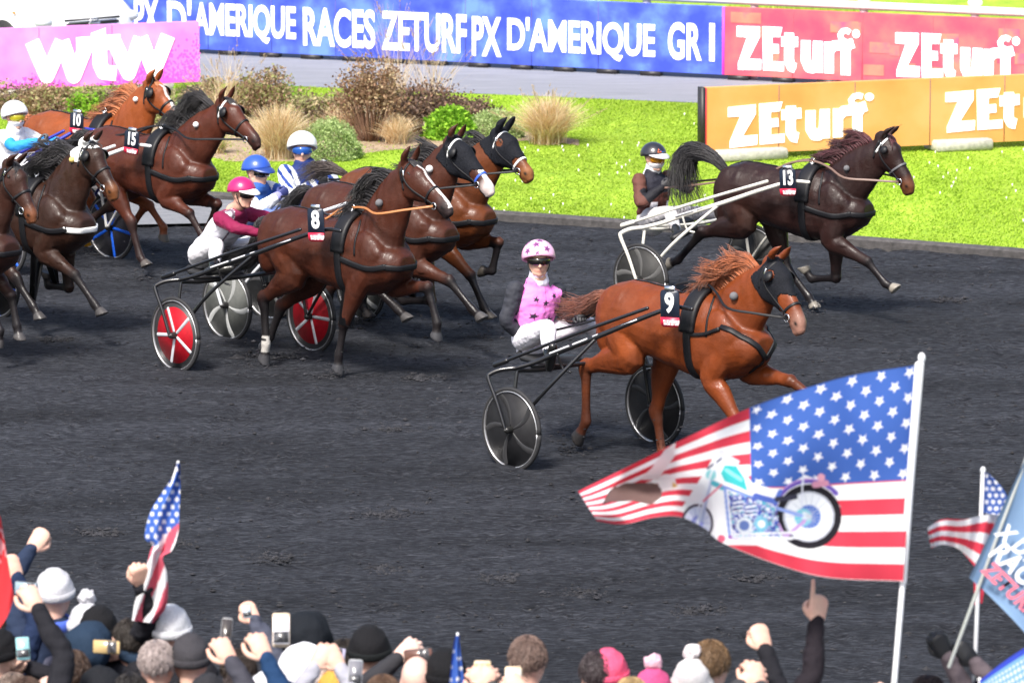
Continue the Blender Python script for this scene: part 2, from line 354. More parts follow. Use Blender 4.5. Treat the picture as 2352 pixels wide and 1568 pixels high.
# clods and crumbs on the cinders
def clods(name, n, seed, size, region, label):
    rg = np.random.default_rng(seed); mb = MB(); 
    base = np.array([(1, 0, 0), (-1, 0, 0), (0, 1, 0), (0, -1, 0), (0, 0, 1), (0, 0, -1)], float); Fc = [(0, 2, 4), (2, 1, 4), (1, 3, 4), (3, 0, 4), (2, 0, 5), (1, 2, 5), (3, 1, 5), (0, 3, 5)]
    P = region(rg, n); n = len(P); sc = size * rg.lognormal(0, .5, n)
    V = (base[None] * (rg.uniform(.5, 1.3, (n, 6, 1)) * np.array([1.3, 1, .7]))) * sc[:, None, None] + P[:, None, :]
    allF = (np.array(Fc)[None] + (np.arange(n) * 6)[:, None, None]).reshape(-1, 3)
    me = bpy.data.meshes.new(name); me.from_pydata(V.reshape(-1, 3).tolist(), [], allF.tolist()); return tag(link_mesh(name, me, CLOD_M), label, 'clods', kind='stuff')
CLOD_M = mat('clod_mat', (.022, .022, .026), .95, var=.6, vscale=3)
def reg_all(rg, n):
    x = rg.uniform(-7, 7, n); y_ = rg.uniform(31, 60, n); k = (y_ < kerb_y(x) - .1) & (vnoise(np.c_[x * .8, y_ * 1.8, x * 0], 31) + rg.random(n) * .5 > .55); return np.c_[x, y_, np.full(n, .05)][k]
clods('cinder_crumbs', 30000, 2, .0065, reg_all, 'loose black cinder crumbs all over the track')
DENTS = [(900, 1000), (620, 1297), (1145, 1343), (222, 1237), (880, 1322), (1605, 1418), (400, 1265), (2180, 700), (640, 830), (890, 1195), (1330, 1378), (1740, 1340), (130, 790), (960, 880)]
def reg_dents(rg, n):
    out = []
    for (u, v) in DENTS:
        c = G(u, v); m_ = n // len(DENTS); out.append(np.c_[c[0] + rg.normal(0, .10, m_), c[1] + rg.normal(0, .09, m_), .045 + np.abs(rg.normal(0, .008, m_))])
    return np.vstack(out)
clods('hoof_kicked_cinders', 2400, 3, .0085, reg_dents, 'small heaps of black cinder kicked up by hooves')
# ================================================= ADVERTISING SCREENS, CAR, PLANTING
def led_mat(name, c1, c2, c3, scale, gain, pix=0, streak=(1, 1, 1)):
    m = bpy.data.materials.new(name); m.use_nodes = True; nt = m.node_tree; b = nt.nodes['Principled BSDF']; L = nt.links.new
    tc = nt.nodes.new('ShaderNodeTexCoord'); mp = nt.nodes.new('ShaderNodeMapping'); mp.inputs['Scale'].default_value = streak; L(tc.outputs['Object'], mp.inputs[0]); n = nt.nodes.new('ShaderNodeTexNoise'); n.inputs['Scale'].default_value = scale; n.inputs['Detail'].default_value = 5; L(mp.outputs[0], n.inputs[0])
    r = nt.nodes.new('ShaderNodeValToRGB'); e = r.color_ramp.elements; e.new(.5)
    for i, (p, c) in enumerate(zip((.36, .5, .64), (c1, c2, c3))): e[i].position = p; e[i].color = (*c, 1)
    L(n.outputs[0], r.inputs[0]); out = r.outputs[0]
    if pix:
        w_ = nt.nodes.new('ShaderNodeTexWave'); w_.wave_type = 'BANDS'; w_.bands_direction = 'Z'; w_.inputs['Scale'].default_value = pix; L(tc.outputs['Object'], w_.inputs[0])
        mr = nt.nodes.new('ShaderNodeMapRange'); mr.inputs[3].default_value = .86; mr.inputs[4].default_value = 1.05; L(w_.outputs[0], mr.inputs[0])
        mx = nt.nodes.new('ShaderNodeMix'); mx.data_type = 'RGBA'; mx.blend_type = 'MULTIPLY'; mx.inputs[0].default_value = 1; L(out, mx.inputs[6]); L(mr.outputs[0], mx.inputs[7]); out = mx.outputs[2]
    L(out, b.inputs['Base Color']); L(out, b.inputs['Emission Color']); b.inputs['Emission Strength'].default_value = gain; b.inputs['Roughness'].default_value = .6; return m
BLUE_M = led_mat('blue_screen_mat', (.025, .05, .38), (.05, .09, .50), (.10, .20, .62), 2.2, .16)
RED_M = led_mat('red_screen_mat', (.52, .05, .10), (.60, .08, .11), (.64, .13, .12), 2.0, .14)
ORANGE_M = led_mat('orange_screen_mat', (.56, .22, .055), (.62, .27, .075), (.66, .31, .11), 1.1, .13, pix=26)
PINK_M = led_mat('pink_screen_mat', (.60, .17, .50), (.66, .23, .58), (.70, .30, .64), 1.6, .13)
MAG_M = mat('magenta_petals_mat', (.70, .08, .50), .6, emit=(.70, .08, .50), gain=.2)
WLED_M = mat('white_lettering_mat', (.85, .85, .85), .6, emit=(.8, .82, .85), gain=.35)
DARK_M = mat('dark_frame_mat', (.02, .018, .02), .5); STEEL_M = mat('grey_steel_mat', (.35, .35, .36), .4, .6); CONC_M = mat('concrete_mat', (.42, .40, .36), .9, var=.2, bump=.3)
WHITE_M = mat('white_paint_mat', (.80, .80, .80), .45, var=.04)
class Board:
    def __init__(s, pa, pb, zb, zt, name, label, th=.10):
        s.a, s.b = np.array(pa[:2]), np.array(pb[:2]); s.d = nrm(s.b - s.a); s.n = np.array([s.d[1], -s.d[0]])   # n points toward the stands
        s.L = np.linalg.norm(s.b - s.a); s.zb, s.zt = zb, zt; s.th = th
        s.t = thing(name, (s.a[0], s.a[1], 0), math.atan2(s.d[1], s.d[0]), label, 'advertising board')
    def loc(s, u, v):      # sight line onto the face -> (distance along, height)
        r = ray(u, v); n3 = np.array([s.n[0], s.n[1], 0]); a3 = np.array([s.a[0], s.a[1], 0]); t = ((a3 - CP) @ n3) / (r @ n3); p = CP + r * t
        return (p[:2] - s.a) @ s.d, p[2]
def face_M(): return M3((1, 0, 0), (0, 0, 1), (0, -1, 0))    # text x -> x, y -> z, facing -y (local)
def stroke_poly(mb, pts, w_, y, step=[0]):
    """thick polyline in local xz plane, facing -y"""
    for i in range(len(pts) - 1):
        a, b = np.array(pts[i], float), np.array(pts[i + 1], float); d = nrm(b - a); n = np.array([-d[1], d[0]]) * w_ / 2
        step[0] += 1; yy = y - .0004 * (step[0] % 9)
        q = [a - n, b - n, b + n, a + n]; mb.prism([(p[0], p[1]) for p in q], .008, face_M(), (0, yy, 0))
        if i < len(pts) - 2:
            step[0] += 1; yy = y - .0004 * (step[0] % 9)
            mb.prism([(b[0] + w_ / 2 * math.cos(t), b[1] + w_ / 2 * math.sin(t)) for t in np.linspace(0, 6.283, 17)[:-1]], .008, face_M(), (0, yy, 0))
def words(board, items, off, parent, sy=None, sp=1.0):
    mb_parts = []
    for (txt, u0, v0, u1, v1, h) in items:
        x0, z0 = board.loc(u0, v0); x1, z1 = board.loc(u1, v1)
        me = text_mesh(txt, 1.0, off, .004, spacing=sp); V = vco(me); lo, hi = V.min(0), V.max(0); V = (V - (lo + hi) / 2)
        V[:, 0] *= (x1 - x0) / (hi[0] - lo[0]); V[:, 1] *= h / (hi[1] - lo[1]); V[:, 1] += V[:, 0] * 0
        W = V @ np.array([[1, 0, 0], [0, 0, 1], [0, -1, 0]], float); W += ((x0 + x1) / 2, -.008, (z0 + z1) / 2); setco(me, W); mb_parts.append(me)
    return mb_parts
def turf_logo(board, P0, P1, hz):
    """the white logo word ZEturf drawn from its letter shapes; P0,P1 = sight lines to the lower left and lower right of the word"""
    x0, z0 = board.loc(*P0); x1, z1 = board.loc(*P1); sx = (x1 - x0) / 3.0; mb = MB()
    cv = lambda p: (x0 + (p[0] - 700) / 290 * sx, z0 + (822 - (p[1] + .06 * (p[0] - 700))) / 290 * hz + (z1 - z0) * (p[0] - 700) / 870)
    Z = [(700, 545), (868, 533), (868, 600), (790, 745), (880, 740), (878, 808), (712, 822), (712, 780), (775, 610), (700, 612)]
    E_ = [(888, 530), (1030, 522), (1015, 585), (960, 590), (960, 635), (1005, 632), (1008, 690), (962, 693), (962, 745), (1045, 740), (1045, 800), (895, 808)]
    for q in (Z, E_): mb.prism([cv(p) for p in q][::-1], .008, face_M(), (0, -.003, 0))
    wv = 66 / 290 * (sx + hz) / 2
    for st in ([(1082, 552), (1082, 730), (1100, 765), (1128, 772)], [(1026, 612), (1146, 604)], [(1203, 588), (1203, 715), (1225, 758), (1255, 760), (1285, 720), (1290, 584)], [(1290, 584), (1292, 784)],
               [(1370, 582), (1372, 780)], [(1370, 640), (1405, 602), (1440, 598), (1526, 592)], [(1492, 780), (1490, 625), (1500, 590), (1545, 572)]):
        stroke_poly(mb, [cv(p) for p in st], wv, -.003)
    stroke_poly(mb, [cv(p) for p in [(1542, 572), (1490, 572), (1458, 558), (1450, 530), (1468, 505), (1495, 498), (1520, 508)]], wv * .55, -.003)
    c = cv((1563, 512)); mb.prism([(c[0] + .095 * sx * math.cos(t), c[1] + .095 * hz * math.sin(t)) for t in np.linspace(0, 6.283, 21)[:-1]], .008, face_M(), (0, -.003, 0))
    return mb
# --- long screen at the back: blue section and red section on one straight rail
pA = G(-500, 78); pB = G(1662, 184); pC = G(2600, 229)
bb = Board(pA, pB, .07, .96, 'screen_board', 'long blue screen board with white race title lettering along the far track')
mb = MB(); mb.box((bb.L / 2, .05, .515), (bb.L, .10, .89)); mb.build('screen_panel', BLUE_M, bb.t, smooth=False)
zc = .50
its = [("PX", 309, 38, 366, 40, .53), ("D'", 385, 42, 440, 46, .53), ("AMERIQUE", 446, 47, 680, 62, .53), ("RACES", 697, 60, 862, 69, .53), ("ZETURF", 877, 70, 1072, 80, .53),
       ("PX", 1085, 83, 1152, 86, .53), ("D'AMERIQUE", 1166, 87, 1505, 96, .53), ("GR", 1535, 93, 1612, 98, .50), ("I", 1630, 97, 1642, 98, .50)]
ms = words(bb, its, .026, bb.t); me = join_mesh(ms); link_mesh('lettering', me, WLED_M, bb.t)
for k in range(int(bb.L / .62)): mb = MB(); mb.box((k * .62 + .2, .05, .035), (.28, .12, .066)); mb.build('foot_block', DARK_M, bb.t)
rb = Board(pB, pC, .07, .96, 'screen_board', 'pink and red screen board with two white logos, right of the blue screen')
mb = MB(); mb.box((rb.L / 2 + .004, .05, .515), (rb.L, .10, .89)); mb.build('screen_panel', RED_M, rb.t, smooth=False)
mb = MB(); mb.box((-.005, -.004, .515), (.03, .012, .89)); mb.build('edge_strip', mat('magenta_strip_mat', (.8, .05, .5), .5, emit=(.8, .05, .5), gain=.3), rb.t)
rg = np.random.default_rng(3); TILE_M = led_mat('red_tiles_mat', (.62, .12, .10), (.66, .18, .12), (.58, .07, .16), 2, .13)
for k in range(22): mb = MB(); mb.box((rg.uniform(.3, rb.L - .5), -.002 - k * .0001, rg.uniform(.16, .85)), (rg.choice([.14, .28, .42]), .006, .14)); mb.build('colour_tile', TILE_M, rb.t, smooth=False)
mb = turf_logo(rb, (1692, 160), (1968, 172), .60); mb.build('logo_lettering', WLED_M, rb.t, smooth=False)
mb = turf_logo(rb, (2056, 176), (2335, 190), .60); mb.build('logo_lettering', WLED_M, rb.t, smooth=False)
for k in range(int(rb.L / .62)): mb = MB(); mb.box((k * .62 + .2, .05, .035), (.28, .12, .066)); mb.build('foot_block', DARK_M, rb.t)
# white rail running behind the top of both screens
rail = thing('rail', (pA[0], pA[1] + .12, 0), bb.t.rotation_euler[2], 'white plastic running rail along the top of the long back screens', 'rail')
Lr = bb.L + rb.L; mb = MB(); mb.box((Lr / 2, .14, 1.03), (Lr, .16, .10), bev=.03); mb.build('rail_bar', WHITE_M, rail)
for k in range(int(Lr / 1.52)):
    mb = MB(); x = k * 1.52 + .95; mb.tube([(x, .16, 0), (x, .16, 1.12)], .055); mb.ell((x, .16, 1.13), (.10, .09, .06)); mb.build('post', WHITE_M, rail)
# --- orange screen on the infield, right
pa = G(1612, 372); pb = G(2352, 338); pe = pa + (pb - pa) * 1.35
ob = Board(pa, pe, .10, .95, 'screen_board', 'orange screen board with white logos standing on the infield grass behind horse 13')
H_ = ob.loc(1612, 372); zt = ob.loc(1606, 203)[1]; zb = ob.loc(1612, 357)[1]
mb = MB(); mb.box((ob.L / 2 + .03, .05, (zt + zb) / 2), (ob.L, .10, zt - zb)); mb.build('screen_panel', ORANGE_M, ob.t, smooth=False)
zb_o, zt_o = zb, zt
mb = MB(); mb.box((.012, .05, (zt + zb) / 2), (.05, .13, zt - zb + .01)); mb.build('frame_edge', DARK_M, ob.t)
mb = MB(); mb.box((.045, -.004, (zt + zb) / 2), (.018, .01, zt - zb)); mb.build('edge_strip', mat('red_strip_mat', (.75, .04, .06), .5, emit=(.75, .04, .06), gain=.3), ob.t)
mb = turf_logo(ob, (1671, 340), (1998, 309), .50); mb.build('logo_lettering', WLED_M, ob.t, smooth=False)
mb = turf_logo(ob, (2170, 305), (2500, 280), .50); mb.build('logo_lettering', WLED_M, ob.t, smooth=False)
for (u0, u1) in ((1640, 1800), (2140, 2270)):
    x0 = ob.loc(u0, 350)[0]; x1 = ob.loc(u1, 350)[0]; mb = MB(); mb.box(((x0 + x1) / 2, .05, .07), (x1 - x0, .42, .13), bev=.02); mb.build('concrete_foot', CONC_M, ob.t)
    mb = MB(); mb.box(((x0 + x1) / 2, .06, (zb + .12) / 2 + .02), (x1 - x0 - .2, .05, max(.03, zb - .12))); mb.build('bracket', DARK_M, ob.t)
# --- pink screen behind the planting, left
pa = G(-420, 250); pb = G(459, 214)
pk = Board(pa, pb, .08, .9, 'screen_board', 'pink screen board with three big white letters and magenta petals, far left')
zt = pk.loc(457, 50)[1]; zb = pk.loc(458, 188)[1]
mb = MB(); mb.box((pk.L / 2, .05, (zt + zb) / 2), (pk.L, .10, zt - zb)); mb.build('screen_panel', PINK_M, pk.t, smooth=False)
c1 = lambda x, y: pk.loc(x * .2737, y * .2737)
mb = MB(); W_ = 126 * .2737 / 182
for st in ([(268, 350), (392, 640), (520, 345)], [(520, 345), (618, 640), (742, 335)], [(640, 378), (1010, 350)], [(832, 300), (838, 540), (870, 608), (975, 618)], [(955, 350), (1078, 615), (1180, 318)], [(1180, 318), (1290, 600), (1408, 300)]):
    stroke_poly(mb, [c1(*p) for p in st], W_, -.004)
mb.prism([c1(*p) for p in [(762, 280), (885, 236), (890, 420), (772, 420)]][::-1], .008, face_M(), (0, -.006, 0))
mb.build('logo_lettering', WLED_M, pk.t, smooth=False)
mb = MB(); rg = np.random.default_rng(5); n = 0
while n < 1500:
    x = rg.uniform(0, pk.L); fr = x / pk.L; z = zb + (zt - zb) * rg.random() ** 1.5
    dens = .10 + .10 * math.sin(x * 5) + (.62 if x > pk.L - .85 else 0) * (1 - .5 * (pk.L - x))
    if (z - zb) / (zt - zb) > dens * rg.uniform(.4, 1.3): continue
    n += 1; r_ = rg.uniform(.008, .022); a = rg.random() * 6
    mb.add([(x + r_ * math.cos(a + q * 1.2566) * rg.uniform(.6, 1.2), -.002 - .0001 * (n % 7), min(zt, max(zb, z + r_ * math.sin(a + q * 1.2566)))) for q in range(5)], [(4, 3, 2, 1, 0)])
mb.build('petal_pattern', MAG_M, pk.t, smooth=False)
mb = MB()
for x in (.8, 2.6, 4.4): mb = MB(); mb.box((x, .2, (zb) / 2), (.5, .45, zb - .01)); mb.build('concrete_foot', CONC_M, pk.t)

for bd_, y0_, y1_ in ((bb, .08, .955), (rb, .08, .955), (ob, zb_o, zt_o), (pk, zb, zt)):
    for k in range(1, int(bd_.L / .96)):
        mb = MB(); mb.box((k * .96, -.0035, (y0_ + y1_) / 2), (.005, .007, y1_ - y0_)); mb.build('panel_seam', mat('seam_mat', (.10, .08, .12), .6), bd_.t)
# --- white car on the far track
def car():
    CW = mat('car_paint_mat', (.78, .79, .80), .25, coat=.6, spec=.5); GL = mat('car_glass_mat', (.02, .025, .03), .08); BK = mat('black_rubber_mat', (.015, .015, .015), .7); CH = mat('chrome_mat', (.6, .6, .62), .18, 1)
    t = thing('parked_car', (-6.35, 72.45, 0), -R(50), 'white hatchback car parked on the far track behind the pink board', 'car')
    def ring(x, hw, zb, zt, top=.85):
        q = [(-hw * .92, zb), (hw * .92, zb), (hw, zb + .10), (hw, zb + (zt - zb) * .55), (hw * .97, zt - .08), (hw * top, zt), (0, zt + .03), (-hw * top, zt), (-hw * .97, zt - .08), (-hw, zb + (zt - zb) * .55), (-hw, zb + .10)]
        return [(x, a, b) for a, b in q]
    mb = MB(); mb.rings([ring(1.22, .45, .30, .58, .6), ring(1.20, .62, .24, .72), ring(1.08, .76, .20, .84), ring(.85, .83, .20, .93), ring(.4, .85, .22, 1.0), ring(-.2, .86, .22, 1.03), ring(-1.5, .86, .22, 1.04), ring(-2.6, .85, .22, 1.05), ring(-2.95, .78, .28, 1.0), ring(-3.0, .7, .34, .9)])
    mb.build('body', CW, t)
    mb = MB(); r2 = lambda x, hw, z0, z1: [(x, -hw, z0), (x, hw, z0), (x, hw * .84, z1), (x, 0, z1 + .03), (x, -hw * .84, z1)]
    mb.rings([r2(.15, .78, 1.0, 1.02), r2(-.55, .78, 1.0, 1.43), r2(-1.2, .78, 1.0, 1.50), r2(-2.2, .78, 1.0, 1.46), r2(-2.85, .74, 1.0, 1.06)]); mb.build('windows', GL, t)
    mb = MB(); mb.rings([[(x, -w_, z), (x, w_, z), (x, w_ * .9, z + .04), (x, -w_ * .9, z + .04)] for x, w_, z in ((-.55, .66, 1.44), (-1.2, .66, 1.52), (-2.3, .64, 1.48))]); mb.build('roof', CW, t)
    mb = MB()
    for z in (.60, .655, .71): mb.box((1.215 - (z - .6) * .3, 0, z), (.05, .80 + (z - .6), .034), bev=.008)
    g = mb.build('grille', BK, t); mb = MB()
    for z in (.628, .683): mb.box((1.225 - (z - .6) * .3, 0, z), (.05, .78, .018), bev=.004)
    mb.build('grille_bar', CH, g)
    mb = MB(); Q = [(1.255, .072 * math.cos(a), .66 + .062 * math.sin(a)) for a in np.linspace(0, 6.283, 25)]; mb.tube(Q, .010, seg=6, round_=False); mb.box((1.255, 0, .66), (.018, .19, .028), bev=.005); mb.build('emblem', CH, g)
    for s_ in (-1, 1):
        mb = MB(); mb.ell((1.02, s_ * .66, .70), (.20, .14, .09), M3(nrm((.8, s_ * .6, 0)), nrm((-.6 * s_, .8, 0)), (0, 0, 1)))
        mb.build('headlight', mat('headlight_glass_mat', (.55, .58, .62), .1, coat=1), t)
        mb = MB(); mb.ell((1.15, s_ * .58, .36), (.06, .07, .05)); mb.build('fog_lamp', BK, t)
        for x in (.35, -2.25):
            mb = MB(); mb.tube([(x, s_ * .84, .31), (x, s_ * .873, .31)], [.38, .37], seg=28, side=(0, 0, 1), round_=False); mb.build('wheel_arch', BK, t)
            mb = MB(); mb.tube([(x, s_ * .70, .31), (x, s_ * .88, .31)], [.31, .31], seg=28, side=(0, 0, 1)); wv = mb.build('wheel', BK, t)
            mb = MB(); mb.tube([(x, s_ * .86, .31), (x, s_ * .90, .31)], [.20, .19], seg=24, side=(0, 0, 1), round_=False)
            for k in range(7): a = k * .8976; mb.tube([(x, s_ * .91, .31), (x + .18 * math.cos(a), s_ * .905, .31 + .18 * math.sin(a))], .02, seg=6)
            mb.build('rim', STEEL_M, wv)
        mb = MB(); mb.ell((.05, s_ * .95, 1.02), (.07, .10, .07)); mb.build('mirror', CW, t)
        mb = MB(); mb.box((.62, s_ * .855, .80), (.06, .012, .03)); mb.build('side_indicator', mat('amber_mat', (.7, .2, .02), .3), t)
    mb = MB(); mb.box((1.20, 0, .40), (.06, .9, .12), bev=.02); mb.build('lower_intake', BK, t)
    mb = MB(); mb.box((1.245, 0, .50), (.012, .50, .10)); mb.build('plate', WHITE_M, t)
car()

# --- planting
LEAF_M = mat('leaf_mat', rough=.7, attr='Col', trans=.3, spec=.2); TWIG_M = mat('twig_mat', (.20, .11, .07), .85)
def leafy(name, c, rx, ry, h, n, ls, cols, label, group, stems=14, dome=False, stemcol=TWIG_M, z0=0.0, seed=1, ragged=.35):
    rx, ry, h, ls = rx * 1.12, ry * 1.1, h * (.94 if not dome else 1.15), ls * .85; n = int(n * 1.5); rg = np.random.default_rng(seed); t = thing(name, (c[0], c[1], 0), 0, label, 'shrub', group)
    nc = 26 if dome else 34; a = rg.uniform(0, 6.283, nc); rr = np.sqrt(rg.random(nc)); zz = rg.random(nc)
    if dome:
        ph = rg.uniform(0, 1, n); th = rg.uniform(0, 6.283, n); rad = rg.uniform(.80, 1.03, n) + .08 * np.sin(th * 5 + ph * 9)
        P = np.c_[np.cos(th) * np.sqrt(1 - ph ** 2) * rx * rad, np.sin(th) * np.sqrt(1 - ph ** 2) * ry * rad, ph * h * rad]
    else:
        C_ = np.c_[np.cos(a) * rr * rx * .8, np.sin(a) * rr * ry * .8, z0 + (h - z0) * (.25 + .75 * zz) * (1 - ragged * rr ** 2)]
        k = rg.integers(0, nc, n); P = C_[k] + rg.normal(0, 1, (n, 3)) * np.array([rx * .17, ry * .17, h * .10]); P[:, 2] = np.clip(P[:, 2], .02, h * 1.08)
    d1 = rg.normal(0, 1, (n, 3)); d1 /= np.linalg.norm(d1, axis=1)[:, None]; d1[:, 2] = np.abs(d1[:, 2]) * .8 + .1; d2 = np.cross(d1, rg.normal(0, 1, (n, 3))); d2 /= np.linalg.norm(d2, axis=1)[:, None]
    s_ = ls * rg.uniform(.5, 1.4, (n, 1)); V = np.stack([P, P + d1 * s_ * .5 + d2 * s_ * .32, P + d1 * s_, P + d1 * s_ * .5 - d2 * s_ * .32], 1).reshape(-1, 3)
    Fc = (np.arange(n)[:, None] * 4 + np.arange(4)).tolist(); me = bpy.data.meshes.new('f'); me.from_pydata(V.tolist(), [], Fc)
    cc = np.array(cols)[rg.integers(0, len(cols), n)] * rg.uniform(.7, 1.3, (n, 1)); setcol(me, np.repeat(cc, 4, axis=0)); link_mesh('foliage', me, LEAF_M, t)
    mb = MB()
    for i in range(stems):
        q = rg.integers(0, n); e = P[q]; b0 = np.array([e[0] * .25, e[1] * .25, 0]); m_ = (b0 + e) / 2 + rg.normal(0, .03, 3); mb.tube([b0, m_, e], [.010, .007, .003], seg=5, smooth=3, round_=False)
    if stems: mb.build('stems', stemcol, t)
    return t
def tuft(name, c, rad, h, n, cols, label, group, w_=.006, droop=.5, heads=0, seed=1, up=.0):
    rad *= 1.3; h *= 1.15; n = int(n * 1.5); w_ *= .8; rg = np.random.default_rng(seed); t = thing(name, (c[0], c[1], 0), 0, label, 'grass clump', group); K = 5
    az = rg.uniform(0, 6.283, n); sp = rg.random(n) ** .7 * rad; hh = h * rg.uniform(.45, 1.0, n) * (1 - .35 * (sp / rad) ** 2); b0 = rg.normal(0, rad * .12, (n, 2))
    s_ = np.linspace(0, 1, K)[None]; cx = b0[:, :1] + np.cos(az)[:, None] * sp[:, None] * (s_ ** 1.7); cy = b0[:, 1:] + np.sin(az)[:, None] * sp[:, None] * (s_ ** 1.7); cz = hh[:, None] * (s_ - droop * .35 * s_ ** 3) + up * 0
    wv = w_ * (1 - s_ * .8) * rg.uniform(.6, 1.3, (n, 1)); a2 = rg.uniform(0, 6.283, (n, 1))
    V = np.stack([np.stack([cx - np.cos(a2) * wv, cy - np.sin(a2) * wv, cz], -1), np.stack([cx + np.cos(a2) * wv, cy + np.sin(a2) * wv, cz], -1)], 2)  # n,K,2,3
    idx = (np.arange(n)[:, None] * K * 2 + np.arange(K - 1)[None] * 2)[..., None] + np.array([0, 1, 3, 2])
    me = bpy.data.meshes.new('f'); me.from_pydata(V.reshape(-1, 3).tolist(), [], idx.reshape(-1, 4).tolist())
    cc = np.array(cols)[rg.integers(0, len(cols), n)] * rg.uniform(.75, 1.25, (n, 1)); setcol(me, np.repeat(cc, K * 2, axis=0)); link_mesh('blades', me, LEAF_M, t)
    if heads:
        mb = MB()
        for i in range(heads):
            q = rg.integers(0, n); e = np.array([cx[q, -1], cy[q, -1], cz[q, -1]]); d = np.array([cx[q, -1] - cx[q, -2], cy[q, -1] - cy[q, -2], abs(cz[q, -1] - cz[q, -2]) + .03]); d = nrm(d)
            for j in range(22): f_ = rg.random(); p = e + d * f_ * .13; o_ = rg.normal(0, 1, 3) * .012 * (1 - f_ * .6); mb.tube([p, p + o_ + d * .02], .0022, seg=3, round_=False)
        tag(mb.build('seed_heads', mat('seed_head_mat', (.5, .38, .22), .8, trans=.2), t), kind='stuff')
    return t
RB = [(.24, .14, .09), (.32, .21, .13), (.20, .12, .07), (.44, .33, .20)]; DB = [(.14, .09, .07), (.22, .15, .12), (.09, .065, .05), (.32, .22, .15)]; OG = [(.26, .28, .10), (.34, .35, .15), (.42, .34, .20)]; OC = [(.66, .48, .27), (.76, .62, .40), (.58, .38, .19), (.80, .70, .50)]; LG = [(.34, .44, .17), (.46, .56, .26), (.26, .36, .12)]; BG = [(.20, .42, .03), (.32, .56, .05), (.14, .32, .02)]
GS = 'shrubs and grasses in the infield planting bed'
def gp(u, v): p = G(u, v); return p[:2]
leafy('shrub', gp(852, 325), .42, .35, 1.02, 2600, .05, RB, 'tall rusty brown dried shrub, the tallest in the bed', GS, 60, z0=.30, seed=2)
leafy('shrub', gp(975, 305), .48, .35, .62, 2300, .05, DB + RB[:1], 'dark brown withered shrub right of the tallest rusty one', GS, 30, z0=.1, seed=3)
leafy('shrub', gp(1075, 282), .36, .3, .33, 1100, .05, DB, 'low dark purple brown shrub behind the bright green bush', GS, 14, z0=.05, seed=4)
leafy('shrub', gp(608, 275), .34, .3, .66, 1500, .05, RB + OG, 'brown shrub with upright seed spikes left of the pale grass gap', GS, 26, seed=5)
leafy('shrub', gp(560, 268), .30, .3, .42, 1000, .05, OG, 'olive green loose shrub beside the brown spiked one', GS, 20, seed=6)
leafy('shrub', gp(745, 300), .44, .3, .52, 1700, .05, OG + DB[:1], 'olive shrub with thin stems behind the round green bush', GS, 34, seed=7)
leafy('shrub', gp(668, 262), .28, .25, .36, 800, .05, OG + BG[:1], 'small fresh green shrub behind the big ochre grass clump', GS, 10, seed=8)
leafy('shrub', gp(757, 364), .33, .32, .39, 7000, .030, LG, 'round clipped pale green bush with the white helmeted driver in front', GS, 0, dome=True, seed=9)
leafy('shrub', gp(1035, 318), .28, .28, .31, 3000, .06, BG, 'bright green feathery bush behind the hooded horses', GS, 0, dome=True, seed=10)
leafy('shrub', gp(1135, 316), .32, .28, .28, 4500, .032, LG, 'pale green rounded bush between the bright green bush and the straw grass', GS, 0, dome=True, seed=11)
for i, (u, v, w2, h2, cs) in enumerate([(20, 262, .5, .42, DB + OG), (120, 266, .45, .38, RB + OG), (215, 262, .4, .36, OG), (300, 268, .4, .40, DB + OG[:1]), (395, 262, .4, .34, OG + BG[:1]), (470, 262, .35, .45, RB + OG)]):
    leafy('shrub', gp(u, v), w2, .3, h2, 1300, .05, cs, ['dark shrub under the left end of the pink board', 'rusty shrub under the letters of the pink board', 'olive shrub under the middle of the pink board', 'dark shrub behind the mane of horse 10', 'green shrub beneath the right end of the pink board', 'brown shrub just right of the pink board'][i], GS, 18, seed=20 + i)
tuft('grass_clump', gp(640, 364), .36, .72, 1500, OC, 'big ochre dried grass clump left of the round green bush', GS, heads=0, seed=30)
tuft('grass_clump', gp(1258, 330), .42, .66, 1700, OC, 'straw coloured fountain grass clump alone at the right end of the bed', GS, heads=40, seed=31)
tuft('grass_clump', gp(800, 318), .34, .5, 600, OC, 'pale dry grass clump in front of the rusty shrub', GS, seed=32)
tuft('grass_clump', gp(910, 330), .30, .42, 500, OC, 'short straw tuft at the foot of the dark brown shrub', GS, seed=33)
tuft('grass_clump', gp(905, 268), .45, 1.35, 90, OC, 'very tall sparse dry grass stems behind the tallest shrub', GS, w_=.004, heads=50, seed=34, droop=.1)
tuft('grass_clump', gp(990, 262), .45, 1.05, 70, OC, 'tall sparse dry grass stems behind the dark brown shrub', GS, w_=.004, heads=36, seed=35, droop=.1)
tuft('grass_clump', gp(520, 275), .5, .85, 150, OC, 'tall thin dry grass stems right of the pink board', GS, w_=.004, heads=30, seed=36, droop=.1)
tuft('grass_clump', gp(320, 262), .4, .45, 300, OC + BG[:1], 'dry yellow grass clump beneath the pink board', GS, seed=37)
tuft('grass_clump', gp(500, 352), .22, .3, 300, OC + BG[:1], 'low yellow green tuft at the front edge of the bed', GS, seed=38)
tuft('grass_clump', gp(80, 262), .4, .40, 300, OC, 'dry grass clump among the shrubs at the far left', GS, seed=39)
for i, (u, v) in enumerate([(210, 268), (440, 290), (385, 285)]):
    leafy('shrub', gp(u, v), .30, .25, .30, 900, .05, [BG, LG, OG][i], ['lime green low shrub behind horse 10', 'light green low shrub behind the head of horse 15', 'olive low shrub between horses 10 and 15'][i], GS, 6, seed=50 + i)
